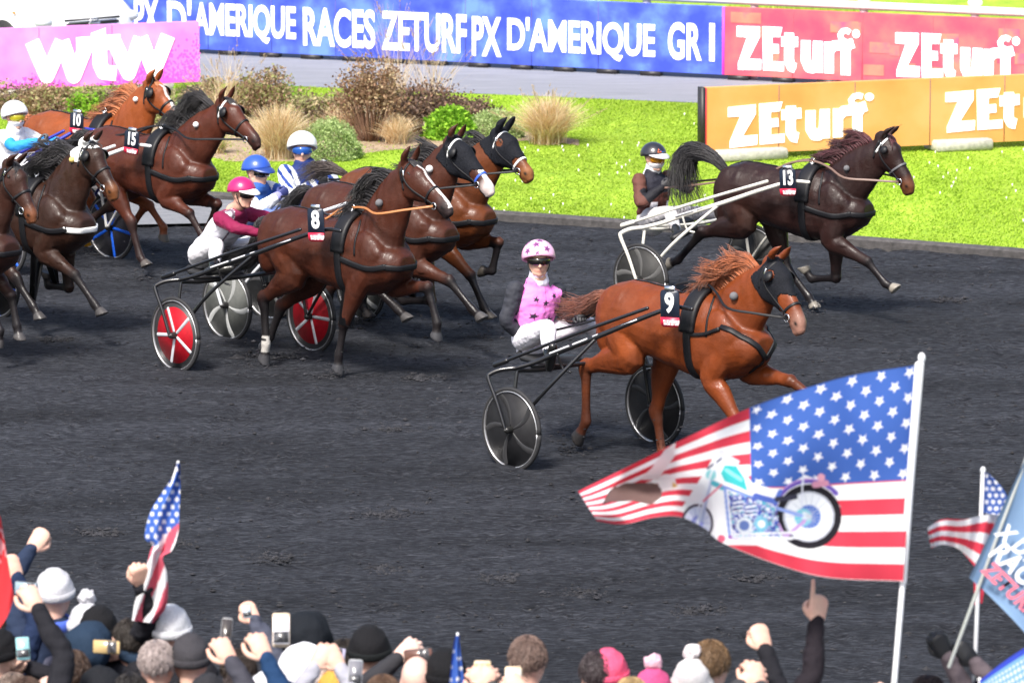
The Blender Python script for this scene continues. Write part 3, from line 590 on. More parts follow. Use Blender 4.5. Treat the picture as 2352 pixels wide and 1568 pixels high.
# ================================================= HORSES
COAT_M = mat('horse_coat_mat', rough=.40, attr='Col', var=.18, vscale=6, bump=.18, bscale=60, spec=.28, coat=.03)
def _sweat(m):
    nt = m.node_tree; b = nt.nodes['Principled BSDF']; tc = nt.nodes.new('ShaderNodeTexCoord'); n = nt.nodes.new('ShaderNodeTexNoise'); n.inputs['Scale'].default_value = 5; n.inputs['Detail'].default_value = 7; mr = nt.nodes.new('ShaderNodeMapRange'); mr.inputs[1].default_value = .38; mr.inputs[2].default_value = .62; mr.inputs[3].default_value = .30; mr.inputs[4].default_value = .62
    nt.links.new(tc.outputs['Object'], n.inputs[0]); nt.links.new(n.outputs[0], mr.inputs[0]); nt.links.new(mr.outputs[0], b.inputs['Roughness'])
_sweat(COAT_M)
LEATHER_M = mat('black_leather_mat', (.008, .008, .010), .5, spec=.3); TAN_M = mat('tan_leather_mat', (.38, .15, .05), .5); SILVER_M = mat('buckle_metal_mat', (.7, .7, .72), .2, 1)
WHITEL_M = mat('white_strap_mat', (.75, .75, .74), .5); CLOTH_BLACK = mat('black_hood_mat', (.007, .008, .012), .8, spec=.2, var=.3, vscale=60, bump=.3, bscale=90); EYE_M = mat('eye_mat', (.01, .006, .004), .05, coat=1)
BLUEL_M = mat('blue_strap_mat', (.03, .10, .55), .5); REDHAIR_M = mat('red_hair_mat', (.30, .02, .03), .6)
PLATE_M = mat('number_plate_mat', (.012, .018, .035), .4); PRED_M = mat('plate_red_mat', (.65, .02, .06), .4); PW_M = mat('plate_white_mat', (.82, .82, .82), .5)
TRUNK = [  # x, ztop, zbot, halfwidth   (withers at x=0)
    (-1.13, 1.30, 1.06, .10), (-1.06, 1.42, 1.00, .19), (-.95, 1.49, .98, .245), (-.80, 1.53, .97, .265), (-.62, 1.52, .95, .262), (-.45, 1.495, .91, .268), (-.28, 1.475, .87, .278), (-.12, 1.49, .84, .272), (.03, 1.55, .82, .25), (.18, 1.50, .83, .235), (.32, 1.42, .86, .235), (.46, 1.34, .92, .215), (.58, 1.27, 1.00, .17), (.65, 1.22, 1.08, .10)]
class Horse:
    def __init__(s, a, wz, phi, J, col, points=(.012, .01, .01), label='', group='racing horses', voxel=.0115, headlat=None, legs='NF', hoof=(.05, .045, .04), muzzle=None, blaze=None, sock=(), hi=.0, star=False, red=False):
        s.s = wz / 1.56; s.phi = R(phi); o = G(a[0], a[1], wz); s.o = np.array([o[0], o[1], 0.0])
        s.h = np.array([math.cos(s.phi), -math.sin(s.phi), 0]); s.l = np.array([math.sin(s.phi), math.cos(s.phi), 0]); s.J = J
        s.t = thing('horse', s.o, -s.phi, label, 'horse', group); k = s.s
        L = s.L; hl = headlat or {}
        poll = L(*J['poll'], hl.get('poll', 0)); nose = L(*J['nose'], hl.get('nose', 0)); chin = L(*J['chin'], hl.get('nose', 0))
        ax = nrm(nose - poll); Lh = .60 * k
        dnc = chin - nose; tip = nose + dnc * .35; ax = nrm(tip - poll); Lh = max(.54 * k, min(.66 * k, np.linalg.norm(tip - poll))); tip = poll + ax * Lh
        side = nrm((0, 1, 0) - ax * ax[1]); up = nrm(np.cross(ax, side)); up = up if up[2] > 0 or up[0] > 0 else -up
        if up[2] < 0: up = -up
        s.poll, s.ax, s.up, s.side, s.Lh = poll, ax, up, side, Lh
        mb = MB(); Rg = []
        for (x, zt, zb, hw) in TRUNK:
            x, zt, zb, hw = x * k, zt * k, (zb - .015) * k, hw * k * 1.05; c, r_ = (zt + zb) / 2, (zt - zb) / 2
            th = np.linspace(0, 2 * math.pi, 26, endpoint=False); cs, sn = np.cos(th), np.sin(th); e = .88
            yy = hw * np.sign(cs) * np.abs(cs) ** e * (1 - .10 * np.maximum(sn, 0)); zz = c + r_ * np.sign(sn) * np.abs(sn) ** e
            Rg.append(np.c_[np.full(26, x), yy, zz])
        mb.rings(Rg)
        # neck
        nb = np.array([.25, 0, 1.25]) * k; pn = poll + (np.array([-.07, 0, -.185]) - up * .01) * k; d = pn - nb
        m1 = nb + d * .33 + np.array([-.01, 0, .005]) * k; m2 = nb + d * .68 + .015 * k * np.array([0, 0, 1]); s.neckline = [nb, m1, m2, pn]
        nr = [(.32, .19), (.262, .135), (.215, .102), (.165, .080)]
        mb.tube([nb, m1, m2, pn], [(a_ * k, b_ * k) for a_, b_ in nr], side=(0, 1, 0), seg=20, smooth=5); s.nr = nr
        # head
        hp = lambda t, u_=0, w_=0: poll + ax * t * Lh + up * u_ * k + side * w_ * k; s.hp = hp
        sec = [(-.02, -.055, .075, .052), (.10, -.075, .105, .072), (.22, -.085, .130, .088), (.34, -.092, .135, .086), (.48, -.080, .105, .068), (.62, -.068, .082, .055), (.76, -.062, .068, .050), (.88, -.064, .066, .053), (.96, -.070, .058, .048), (1.0, -.076, .044, .038)]
        mb.tube([hp(t, u_) for t, u_, a_, b_ in sec], [(a_ * k * 1.16, b_ * k * 1.18) for t, u_, a_, b_ in sec], side=side, seg=18, smooth=2)
        for w_ in (-1, 1):
            mb.ell(hp(.28, -.150, w_ * .050), (.115 * k, .040 * k, .095 * k), M3(ax, side, up)); mb.ell(hp(.20, -.035, w_ * .070), (.05 * k, .026 * k, .03 * k), M3(ax, side, up))
            mb.ell(hp(.92, -.055, w_ * .036), (.045 * k, .024 * k, .030 * k), M3(ax, side, up))
            mb.tube([hp(.36, -.075, w_ * .078), hp(.62, -.07, w_ * .052)], [.016 * k, .010 * k], seg=8)
            e0 = hp(.01, -.02, w_ * .045); e1 = e0 + (up * .10 - ax * .02 + side * w_ * .025) * k; e2 = e0 + (up * .20 - ax * .015 + side * w_ * .008) * k
            mb.tube([e0, e1, e2], [(.026 * k, .028 * k), (.028 * k, .040 * k), (.006 * k, .007 * k)], side=side, seg=10, smooth=3)
        mb.ell(hp(.97, -.125), (.045 * k, .034 * k, .030 * k), M3(ax, side, up)); mb.ell(hp(.88, -.125), (.05 * k, .03 * k, .028 * k), M3(ax, side, up))
        # legs
        s.legs = []
        for key in ('FN', 'FF', 'HN', 'HF'):
            if key not in J: continue
            sd = -1 if key[1] == 'N' else 1; y0 = (.155 if key[0] == 'F' else .17) * sd * k
            pts = [L(u, v, -y0) for (u, v) in J[key]]; q = [np.array(p) for p in pts]
            if key[0] == 'F':
                if len(q) == 3: q = [np.array([.17 * k, y0, .90 * k])] + q
                el, kn, fe, ho = q
                kn, fe, ho = s.fix([el, kn, fe, ho], [(.36, .46), (.28, .36), (.13, .19)], k); fd = nrm(fe - kn); hd = nrm(ho - fe)
                sh = np.array([.38 * k, y0 * .9, 1.22 * k]); mb.ell((.33 * k, y0 * 1.0, 1.20 * k), (.17 * k, .085 * k, .24 * k), M3(nrm((.8, 0, .6)), (0, 1, 0), nrm((-.6, 0, .8))))
                mb.ell((.50 * k, y0 * .75, 1.08 * k), (.10 * k, .07 * k, .12 * k))
                mb.tube([sh, (el + sh) / 2 * np.array([1, 1, 1]), el, el + (kn - el) * .35, el + (kn - el) * .75], np.array([(.16, .10), (.145, .10), (.115, .088), (.092, .070), (.058, .050)]) * k, side=(0, 1, 0), smooth=3)
                mb.tube([el + (kn - el) * .6, kn - (kn - el) * .08, kn, kn + (fe - kn) * .12], np.array([(.064, .054), (.056, .050), (.062, .056), (.046, .042)]) * k, side=(0, 1, 0), smooth=3)
                cn = kn; rr = [(.049, .042), (.039, .031), (.039, .032), (.050, .042)]
            else:
                if len(q) == 3: q = [np.array([-.60 * k, y0, .96 * k])] + q
                st, hk, fe, ho = q
                hk, fe, ho = s.fix([st, hk, fe, ho], [(.38, .52), (.34, .46), (.13, .20)], k)
                hip = np.array([-.83 * k, y0 * .8, 1.28 * k]); mb.ell((-.86 * k, y0 * .85, 1.25 * k), (.23 * k, .115 * k, .24 * k))
                mb.ell((-.95 * k, y0 * .75, 1.12 * k), (.14 * k, .10 * k, .22 * k), M3(nrm((1, 0, -.3)), (0, 1, 0), nrm((.3, 0, 1))))
                mb.tube([hip, (hip + st) / 2 + np.array([-.02, 0, 0]) * k, st, st + (hk - st) * .40, st + (hk - st) * .78], np.array([(.215, .12), (.205, .12), (.158, .108), (.118, .082), (.064, .050)]) * k, side=(0, 1, 0), smooth=4)
                bk = nrm(hk - st); pd = nrm(fe - hk); heel = nrm(bk - pd) * .03 * k
                mb.tube([st + (hk - st) * .6, hk - bk * .06 * k, hk + heel * .3, hk + pd * .09 * k], np.array([(.076, .055), (.065, .048), (.072, .052), (.050, .042)]) * k, side=(0, 1, 0), smooth=3)
                mb.tube([hk - bk * .15 * k + heel * 1.0, hk + heel * 1.5], [.020 * k, .024 * k], seg=8)
                cn = hk; rr = [(.055, .046), (.043, .035), (.041, .034), (.051, .043)]; hd = nrm(ho - fe)
            mb.tube([cn, cn + (fe - cn) * .35, cn + (fe - cn) * .75, fe], np.array(rr) * k, side=(0, 1, 0), smooth=3)
            back = nrm(nrm(cn - fe) * -.2 - nrm(ho - fe) * -.0 + (nrm(cn - fe) + nrm(fe - ho)) * 0 + 1e-6); 
            pa = fe + (ho - fe) * .55
            mb.tube([fe, fe + (ho - fe) * .35, pa], np.array([(.049, .042), (.041, .037), (.046, .043)]) * k, side=(0, 1, 0))
            # hoof: truncated cone, flat sole perpendicular-ish to the pastern, toe forward
            hd = nrm(ho - fe); fw = nrm(np.cross((0, 1, 0), -hd)); fw = fw if True else fw
            if fw @ nrm(np.cross((0, 1, 0), (0, 0, 1))) < -2: fw = -fw
            tilt = .45; c0 = pa; c1 = ho; th = np.linspace(0, 2 * math.pi, 16, endpoint=False); Rg = []
            for f_, rx, ry in ((0, .047, .045), (.35, .056, .052), (1.0, .068, .062)):
                cc = c0 + (c1 - c0) * f_; Rg.append(cc + np.outer(np.cos(th) * rx * k, fw) + np.outer(np.sin(th) * ry * k, (0, 1, 0)) + np.outer(np.cos(th) * -rx * k * tilt * f_, -hd))
            mb.rings(Rg); s.legs.append((key, cn, fe, pa, ho))
        me = organic(mb, voxel, 5, .5); V = vco(me); N = vno(me)
        # muscle relief
        V = V + N * ((vnoise(V * 6.5 / k, 5) - .5) * .016 + (vnoise(V * np.array([22, 14, 7]) / k, 6) - .5) * .010 + (vnoise(V * 34 / k, 8) - .5) * .002)[:, None] * (V[:, 2] > .8 * k)[:, None]; setco(me, V)
        C = np.tile(np.array(col, float), (len(V), 1)); pc = np.array(points, float)
        def mixin(mask, c): 
            m_ = np.clip(mask, 0, 1)[:, None]; C[:] = C * (1 - m_) + np.array(c) * m_
        # flank / elbow softness of the coat colour
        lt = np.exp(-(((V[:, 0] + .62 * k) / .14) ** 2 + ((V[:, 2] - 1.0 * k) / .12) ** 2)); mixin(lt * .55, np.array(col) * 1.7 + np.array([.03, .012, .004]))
        mixin(np.clip((V[:, 2] / k - 1.40) * 3, 0, 1) * (V[:, 0] < .1) * .25 * (1 if hi else .6), pc + .3 * np.array(col))
        owner = np.zeros(len(V))
        for key, cn, fe, pa, ho in s.legs:
            a_, b_ = cn, fe; 
            def dseg(a_, b_):
                ab = b_ - a_; t = np.clip(((V - a_) @ ab) / (ab @ ab), 0, 1); return np.linalg.norm(V - (a_ + t[:, None] * ab), axis=1), ((V - a_) @ ab) / (ab @ ab)
            d1, t1 = dseg(cn, fe); d2, t2 = dseg(fe, ho); d3, t3 = dseg(pa, ho)
            near = (np.minimum(d1, d2) < .10 * k)
            mixin(near * (d1 < .09 * k) * np.clip((t1 + .25) * 3, 0, 1) * s.pt(points), pc); mixin(near * (d2 < .09 * k) * (t2 > -.1) * s.pt(points), pc)
            if key in sock: mixin((d1 < .08 * k) * (t1 > .82) * (vnoise(V * 40, 2) > .3) * .9 + (d2 < .08 * k) * (t2 > -.1) * (t2 < .35) * .8, (.5, .48, .45))
            mixin((d3 < .085 * k) * np.clip(t3 * 6 + .6, 0, 1), hoof)
        rel = V - poll; ta = rel @ ax / Lh; ua = rel @ up / k; wa = rel @ side / k; head = (ta > -.1) & (np.abs(wa) < .2) & (np.abs(ua + .07) < .22) & (ta < 1.15)
        mz = muzzle if muzzle is not None else np.array(pc) * 1.6
        mixin(head * np.clip((ta - .74) * 6, 0, 1) * .85, mz); mixin(head * np.exp(-(((ta - .935) / .035) ** 2 + ((ua + .052) / .014) ** 2)) * (np.abs(wa) > .03) * 1.2, (.004, .003, .003))
        if blaze: 
            wd = blaze * (.6 + .5 * np.clip((ta - .5) * 2, 0, 1)); mixin(head * (ua > -.045) * (np.abs(wa + .004 * np.sin(ta * 20)) < wd) * (ta > .12) * (ta < 1.0), (.62, .57, .54))
            if blaze > .03: mixin(head * np.clip((ta - .80) * 8, 0, 1) * (ua > -.12), (.60, .50, .48))
        if star: mixin(head * np.exp(-(((ta - .2) / .04) ** 2 + (wa / .018) ** 2)) * (ua > -.02) * 1.5, (.6, .57, .53))
        C *= (.86 + .28 * vnoise(V * 6, 9))[:, None] ** .6
        dust = np.clip(.55 - V[:, 2] / k, 0, .5)[:, None] * vnoise(V * 14, 21)[:, None] * .5; C = C * (1 - dust) + np.array([.06, .06, .065]) * dust
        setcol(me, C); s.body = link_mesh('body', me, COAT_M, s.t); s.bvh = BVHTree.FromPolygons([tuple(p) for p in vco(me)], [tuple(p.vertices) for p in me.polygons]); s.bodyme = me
        for w_ in (-1, 1):
            mb = MB(); mb.ell(hp(.20, -.045, w_ * .079), (.023 * k, .015 * k, .018 * k), M3(ax, side, up), 12, 8); mb.build('eye', EYE_M, s.t)
            mb = MB(); mb.tube([hp(.165, -.032, w_ * .086), hp(.20, -.020, w_ * .092), hp(.235, -.034, w_ * .086)], .007 * k, seg=6, smooth=3); 
            mb.build('eyelid', mat('eyelid_mat', (.02, .012, .01), .5), s.t)
    def pt(s, p): return .0 if p is None else 1.0
    def L(s, u, v, lat=0):
        r = ray(u, v); n = -s.l; o = s.o + n * lat; t = ((o - CP) @ n) / (r @ n); p = CP + r * t; return np.array([(p - s.o) @ s.h, (p - s.o) @ s.l, p[2]])
    def W(s, p): p = np.asarray(p, float); return s.o + s.h * p[0] + s.l * p[1] + np.array([0, 0, p[2]])
    def fix(s, q, lim, k):
        d = q[1] - q[0]; n = np.linalg.norm(d)
        if n > lim[0][1] * k: q[0] += d / n * min(.15 * k, n - lim[0][1] * k)
        out = [q[0]]
        for i, (a, b) in enumerate(lim):
            d = q[i + 1] - q[i]; n = np.linalg.norm(d); m = min(max(n, a * k), b * k); out.append(out[-1] + d / n * m)
        for i in range(1, 4): out[i][2] = max(out[i][2], .07 if i == 3 else .0)
        return out[1:]
    def cast(s, o, d):
        h = s.bvh.ray_cast(Vector(o), Vector(d)); return (np.array(h[0]), np.array(h[1])) if h[0] is not None else None
    def loop(s, c, ax, a0, a1, n=28, ref=(0, 1, 0), off=.004, far=.9):
        """points on the skin around centre c in the plane across ax; angles from ref"""
        ax = nrm(ax); r0 = nrm(np.asarray(ref) - ax * (ax @ np.asarray(ref))); r1 = np.cross(ax, r0); P, N = [], []
        for a in np.linspace(a0, a1, n):
            d = r0 * math.cos(a) + r1 * math.sin(a); h = s.cast(np.asarray(c) + d * far, -d)
            if h: P.append(h[0] + d * off); N.append(d)
        return np.array(P), np.array(N)
    def skin(s, pts, lat=-1, n=8, off=.005, smooth=True):
        """path on the side given (x,z) points, projected from the side"""
        Q = cr([(p[0], p[1]) for p in pts], n) if smooth else np.array(pts); P, N = [], []
        for x, z in Q:
            h = s.cast((x, lat * 1.2, z), (0, -lat, 0))
            if h: P.append(h[0] + h[1] * off); N.append(h[1])
        return np.array(P), np.array(N)
    def hskin(s, pts, w_, off=.004, n=5):
        """path on head side: (t,u) projected from the side direction"""
        Q = cr(pts, n); P, N = [], []
        for t, u in Q:
            o = s.hp(t, u, w_ * 3); h = s.cast(o, -s.side * w_)
            if h: P.append(h[0] + s.side * w_ * off); N.append(s.side * w_)
        return np.array(P), np.array(N)
    def mane(s, col, n=420, length=.26, blow=(-1, 0, .45), spread=.5, seed=1, top=.10, mname='mane_hair', m2=None, t0=.0, t1=1.0, forelock=True, drop=.2):
        n = int(n * 2.3); rg = np.random.default_rng(seed); k = s.s; cl = cr(s.neckline, 8); rr = cr([(a, b) for a, b in s.nr], 8)[:, 0] * k; mb = MB()
        T = np.gradient(cl, axis=0); bl = nrm(blow); CL = rg.normal(0, .7, (18, 3))
        for i in range(n):
            f = rg.uniform(t0, t1); q = min(len(cl) - 1, int(f * len(cl))); t = nrm(T[q]); nu = nrm(np.cross(t, (0, 1, 0))); nu = nu if nu[2] > 0 or nu[0] < 0 else -nu
            if nu[2] < 0: nu = -nu
            root = cl[q] + nu * rr[q] * .93 + np.array([0, rg.normal(0, .012), 0]); ln = length * k * rg.uniform(.55, 1.25) * (1 if f > .25 else .7)
            cl_ = CL[int(f * 17) % 18]; d0 = nrm(nu * .9 + bl * .5 + rg.normal(0, .10, 3)); d1 = nrm(bl + cl_ * spread * .8 + rg.normal(0, spread * .18, 3)); d2 = nrm(bl + np.array([0, 0, -drop * 2]) + cl_[::-1] * spread + rg.normal(0, spread * .30, 3))
            p1 = root + d0 * ln * .22; p2 = p1 + d1 * ln * .40; p3 = p2 + d2 * ln * .42; w0 = .0048 * k * rg.uniform(.6, 1.3)
            mb.tube([root - nu * .02, p1, p2, p3], [w0, w0, w0 * .7, .0012], seg=4, smooth=2, round_=False)
        m_ = mat('hair_' + mname, col, .5, var=.3, vscale=8, spec=.4, sheen=.2); o = mb.build('mane', m_, s.t)
        if forelock:
            mb = MB()
            for i in range(45):
                a = s.hp(rg.uniform(-.02, .06), .022, rg.normal(0, .014)); mb.tube([a, a + (s.ax * .07 + s.up * .02 + s.side * rg.normal(0, .02)) * k, a + (s.ax * rg.uniform(.10, .17) + s.side * rg.normal(0, .04) - s.up * .0) * k], [.006, .005, .001], seg=4, smooth=2, round_=False)
            mb.build('forelock', m_, s.t)
        return o
    def tail(s, pts, col, n=260, w0=.04, w1=.14, seed=2, mname='tail_hair'):
        n = int(n * 2)
        """pts: local centre line; strands spread from w0 to w1"""
        rg = np.random.default_rng(seed); C_ = cr(pts, 6); mb = MB(); m = len(C_)
        for i in range(n):
            o0 = rg.normal(0, 1, 3); o0 /= max(1, np.linalg.norm(o0)); end = int(m * rg.uniform(.55, 1.0)); st = int(rg.uniform(0, .35) * m); idx = np.arange(st, max(end, st + 4), 3)
            idx = idx[idx < m]
            if len(idx) < 3: continue
            f = idx / m; P = C_[idx] + o0 * (w0 + (w1 - w0) * f[:, None] ** 1.2) + rg.normal(0, .03, (len(idx), 3)) * f[:, None] ** 1.5 + np.array([0, 0, -.10]) * (f[:, None] ** 3) * rg.random()
            wd = .0048 * (1 - .8 * (f - f[0]) / max(.01, f[-1] - f[0])); mb.tube(P, wd, seg=4, smooth=2, round_=False)
        mb.tube(C_[:int(m * .22)], np.linspace(w0 * .8, w0 * .5, int(m * .22)), seg=8)
        return mb.build('tail', mat('hair_' + mname, col, .5, var=.3, vscale=8, spec=.4, sheen=.2), s.t)
    # --- tack
    def harness(s, breast='low', m=LEATHER_M, pad=True, traces=True, whiteb=False):
        k = s.s; mb = MB(); x0 = .02 * k
        P, N = s.loop((x0, 0, 1.15 * k), (1, 0, 0), 0, 6.283, 44); mb.ribbon(P, N, .075 * k, .007); mb.build('girth', m, s.t)
        mb = MB(); P, N = s.loop((x0 - .01, 0, 1.2 * k), (1, 0, 0), -.9, 4.04, 34, ref=(0, -1, 0)) if False else s.loop((x0, 0, 1.15 * k), (1, 0, 0), .25, 2.9, 30)
        mb.ribbon(P, N, .15 * k, .018); mb.build('saddle_pad', LEATHER_M, s.t)
        top = s.cast((x0, 0, 2.5), (0, 0, -1))[0]; mb = MB(); mb.tube([top + (0, -.07, .02), top + (0, -.05, .05), top + (0, .05, .05), top + (0, .07, .02)], .012, seg=6)
        for yy in (-.06, .06): Q = [(top[0] + .028 * math.cos(a), yy, top[2] + .05 + .028 * math.sin(a)) for a in np.linspace(0, 6.283, 13)]; mb.tube(Q, .005, seg=5, round_=False)
        mb.build('terret', SILVER_M, s.t)
        for w_ in (-1, 1):
            mb = MB()
            if breast == 'low': pth = [(.06, 1.16), (.22, 1.12), (.40, 1.10), (.56, 1.13)]
            else: pth = [(.06, 1.20), (.20, 1.22), (.36, 1.28)]
            P, N = s.skin([(a * k, b * k) for a, b in pth], w_)
            if len(P) > 3: mb.ribbon(P, N, (.05 if breast == 'low' else .03) * k, .008)
            P, N = s.skin([(a * k, b * k) for a, b in [(.16, 1.50), (.20, 1.36), (.22, 1.20)]], w_, off=.004)
            if len(P) > 3: mb.ribbon(P, N, .018 * k, .004)
            mb.build('breast_strap', m, s.t)
        mb = MB()
        if breast == 'low': P, N = s.loop((.50 * k, 0, 1.13 * k), nrm((.12, 0, 1)), -1.45, 1.45, 24, ref=(1, 0, 0)); mb.ribbon(P, N, .05 * k, .008)
        else:
            for w_ in (-1, 1):
                Q, NN = [], []
                for f in np.linspace(0, 1, 12):
                    z = (1.30 - .26 * f) * k; y = w_ * (.23 * (1 - f) + .0) * k; h = s.cast((1.5, y, z), (-1, 0, 0))
                    if h: Q.append(h[0] + (.006, 0, 0)); NN.append((1, 0, 0.01))
                if len(Q) > 3: mb.ribbon(Q, NN, .045 * k, .007)
            Q = []; NN = []
            for f in np.linspace(0, 1, 6):
                h = s.cast((1.5, 0, (1.05 - .14 * f) * k), (-1, 0, 0))
                if h: Q.append(h[0] + (.006, 0, 0)); NN.append((1, 0, 0.01))
            if len(Q) > 3: mb.ribbon(Q, NN, .03 * k, .007)
        if mb.n: mb.build('breastplate', WHITEL_M if whiteb else m, s.t)
        # crupper strap along the back
        Q, NN = [], []
        for x in np.linspace(-.98, 0, 16):
            h = s.cast((x * k, 0, 2.5), (0, 0, -1)); Q.append(h[0] + (0, 0, .004)); NN.append((0, 0, 1))
        mb = MB(); mb.ribbon(Q, NN, .022 * k, .004); mb.build('crupper', m, s.t)
    def bridle(s, m=LEATHER_M, noseband=None, brow=None, t_nose=.60, cheek=True, cups=None, rings=True):
        hp = s.hp; k = s.s; mb = MB(); axc = lambda t: s.hp(t, -.08)
        for t, mm, wd, nm in ((t_nose, noseband or m, .022, 'noseband'), (.13, brow or m, .022, 'browband')):
            P, N = s.loop(axc(t), s.ax, 0, 6.283, 30, ref=s.side, far=.2)
            if t == .13: P, N = s.loop(axc(t) , nrm(s.ax + s.up * .35), -1.0 + 1.57 - 1.2, 1.0 + 1.57 + 1.2, 24, ref=s.side, far=.2)
            mb = MB(); mb.ribbon(P, N, wd * k, .004) if len(P) > 4 else None
            if mb.n: mb.build(nm, mm, s.t)
        for w_ in (-1, 1):
            mb = MB()
            for pth in ([(.03, -.04), (.20, -.105), (.42, -.12), (.62, -.11), (.80, -.10)], [(.03, -.06), (.12, -.14), (.22, -.20)]):
                P, N = s.hskin(pth, w_)
                if len(P) > 4: mb.ribbon(P, N, .016 * k, .004)
            c = hp(.80, -.095, w_ * .066); Q = [c + s.ax * .03 * k * math.cos(a) + s.up * .03 * k * math.sin(a) for a in np.linspace(0, 6.283, 15)]
            ch = mb.build('cheek_strap', m, s.t); mb = MB(); mb.tube(Q, .0055 * k, seg=6, round_=False); mb.build('bit_ring', SILVER_M, s.t)
            mb = MB(); mb.tube([hp(.10, -.045, w_ * .092), hp(.14, -.075, w_ * .096)], .010 * k, seg=6); mb.build('buckle', SILVER_M, s.t)
        if cups is not None:
            for w_ in (-1, 1):
                c = hp(.22, -.035, w_ * .125); mb = MB(); Rg = []
                ez = nrm(s.side * w_ * .75 - s.ax * .4 + s.up * .1); ex = nrm(np.cross(ez, s.up)); ey = np.cross(ez, ex); R_ = cups * k
                for a in np.linspace(.15, 1.35, 7): Rg.append([c - ez * R_ * .3 + ez * R_ * .75 * math.cos(a) + (ex * math.cos(b) + ey * math.sin(b)) * R_ * math.sin(a) for b in np.linspace(0, 6.283, 19)[:-1]])
                for a in np.linspace(1.35, .15, 7): Rg.append([c - ez * R_ * .3 + ez * (R_ * .75 * math.cos(a) - .004) + (ex * math.cos(b) + ey * math.sin(b)) * (R_ - .004) * math.sin(a) for b in np.linspace(0, 6.283, 19)[:-1]])
                mb.rings(Rg); mb.build('blinker_cup', LEATHER_M, s.t)
    def hood(s, t0=-.05, t1=.62, eye=.042, m=CLOTH_BLACK, ears=False, eyecol=None):
        me = s.bodyme; V = vco(me); N = vno(me); rel = V - s.poll; k = s.s; ta = rel @ s.ax / s.Lh; ua = rel @ s.up / k; wa = rel @ s.side / k
        ec = [s.hp(.20, -.045, w_ * .085) for w_ in (-1, 1)]; inside = (ta > t0) & (ta < t1 + .06 * np.sin(ua * 30)) & (np.abs(wa) < .2) & (ua > -.25) & (ua < (.30 if ears else np.where(ta > .05, .075, .04)))
        for c in ec: inside &= np.linalg.norm(V - c, axis=1) > eye * k
        keep = [p for p in me.polygons if all(inside[i] for i in p.vertices)]
        use = sorted({i for p in keep for i in p.vertices}); mp = {i: j for j, i in enumerate(use)}; n = len(use); Vo = V[use] + N[use] * .0065; Vi = V[use] + N[use] * .001
        Fc = [tuple(mp[i] for i in p.vertices) for p in keep]; ed = {}
        for f in Fc:
            for i in range(len(f)): a, b = f[i], f[(i + 1) % len(f)]; ed[(a, b)] = 1
        bd = [(a, b) for (a, b) in ed if (b, a) not in ed]; mb = MB(); mb.add(np.vstack([Vo, Vi]), Fc + [tuple(i + n for i in f[::-1]) for f in Fc] + [(b, a, a + n, b + n) for a, b in bd]); mb.build('hood', m, s.t)
        for w_ in (-1, 1):      # rolled rim round the eye opening
            pass
    def plate(s, num, u, v, lat, tilt=0.0, w_=.17, h_=.30, yaw=0):
        p = s.W(s.L(u, v, lat)); p = s.L(u, v, lat); k = s.s; w_, h_ = w_ * k, h_ * k
        t = MB(); a = tilt; ex = nrm((math.cos(a) * math.cos(yaw), -math.sin(yaw), -math.sin(a))); ez = nrm((math.sin(a), 0, math.cos(a))); ey = nrm(np.cross(ez, ex)); ez = np.cross(ex, ey); Mf = M3(ex, ez, -ey)
        def rr(x0, x1, z0, z1, r, top=True, bot=True):
            q = []
            for cx, cz, a0, on in ((x1 - r, z0 + r, -1.571, bot), (x1 - r, z1 - r, 0, top), (x0 + r, z1 - r, 1.571, top), (x0 + r, z0 + r, 3.1416, bot)):
                if on: q += [(cx + r * math.cos(a0 + b), cz + r * math.sin(a0 + b)) for b in np.linspace(0, 1.571, 6)]
                else: q.append((x1 if a0 in (-1.571, 0) else x0, z0 if a0 in (-1.571, 3.1416) else z1))
            return q
        t.prism(rr(-w_ / 2, w_ / 2, -h_ / 2, h_ / 2, .035 * k), .012, Mf, p); pl = t.build('number_plate', PLATE_M, s.t)
        mb = MB(); mb.prism(rr(-w_ / 2, w_ / 2, -h_ / 2, -h_ / 2 + .26 * h_, .035 * k, top=False), .004, Mf, p - ey * .0121); mb.build('red_panel', PRED_M, pl)
        me = text_mesh(num, h_ * .72, .012 * h_ * 2, .002, sx=.80 if len(num) == 1 else .66); place(me, Mf, p - ey * .0145 + ez * h_ * .13); link_mesh('number', me, PW_M, pl)
        a_ = text_mesh("PX D'AMERIQUE", h_ * .085, .001, .001, sx=.8); b_ = text_mesh('RACES ZETURF', h_ * .085, .001, .001, sx=.8)
        place(a_, Mf, p - ey * .0175 + ez * h_ * -.345 + ex * .014); place(b_, Mf, p - ey * .0175 + ez * h_ * -.415 + ex * .014); link_mesh('small_lettering', join_mesh([a_, b_]), PW_M, pl)
        mb = MB(); mb.box(p + ez * h_ * .52, (.10 * k, .05, .028), Mf @ np.eye(3), bev=.008); mb.build('clip', SILVER_M, pl)
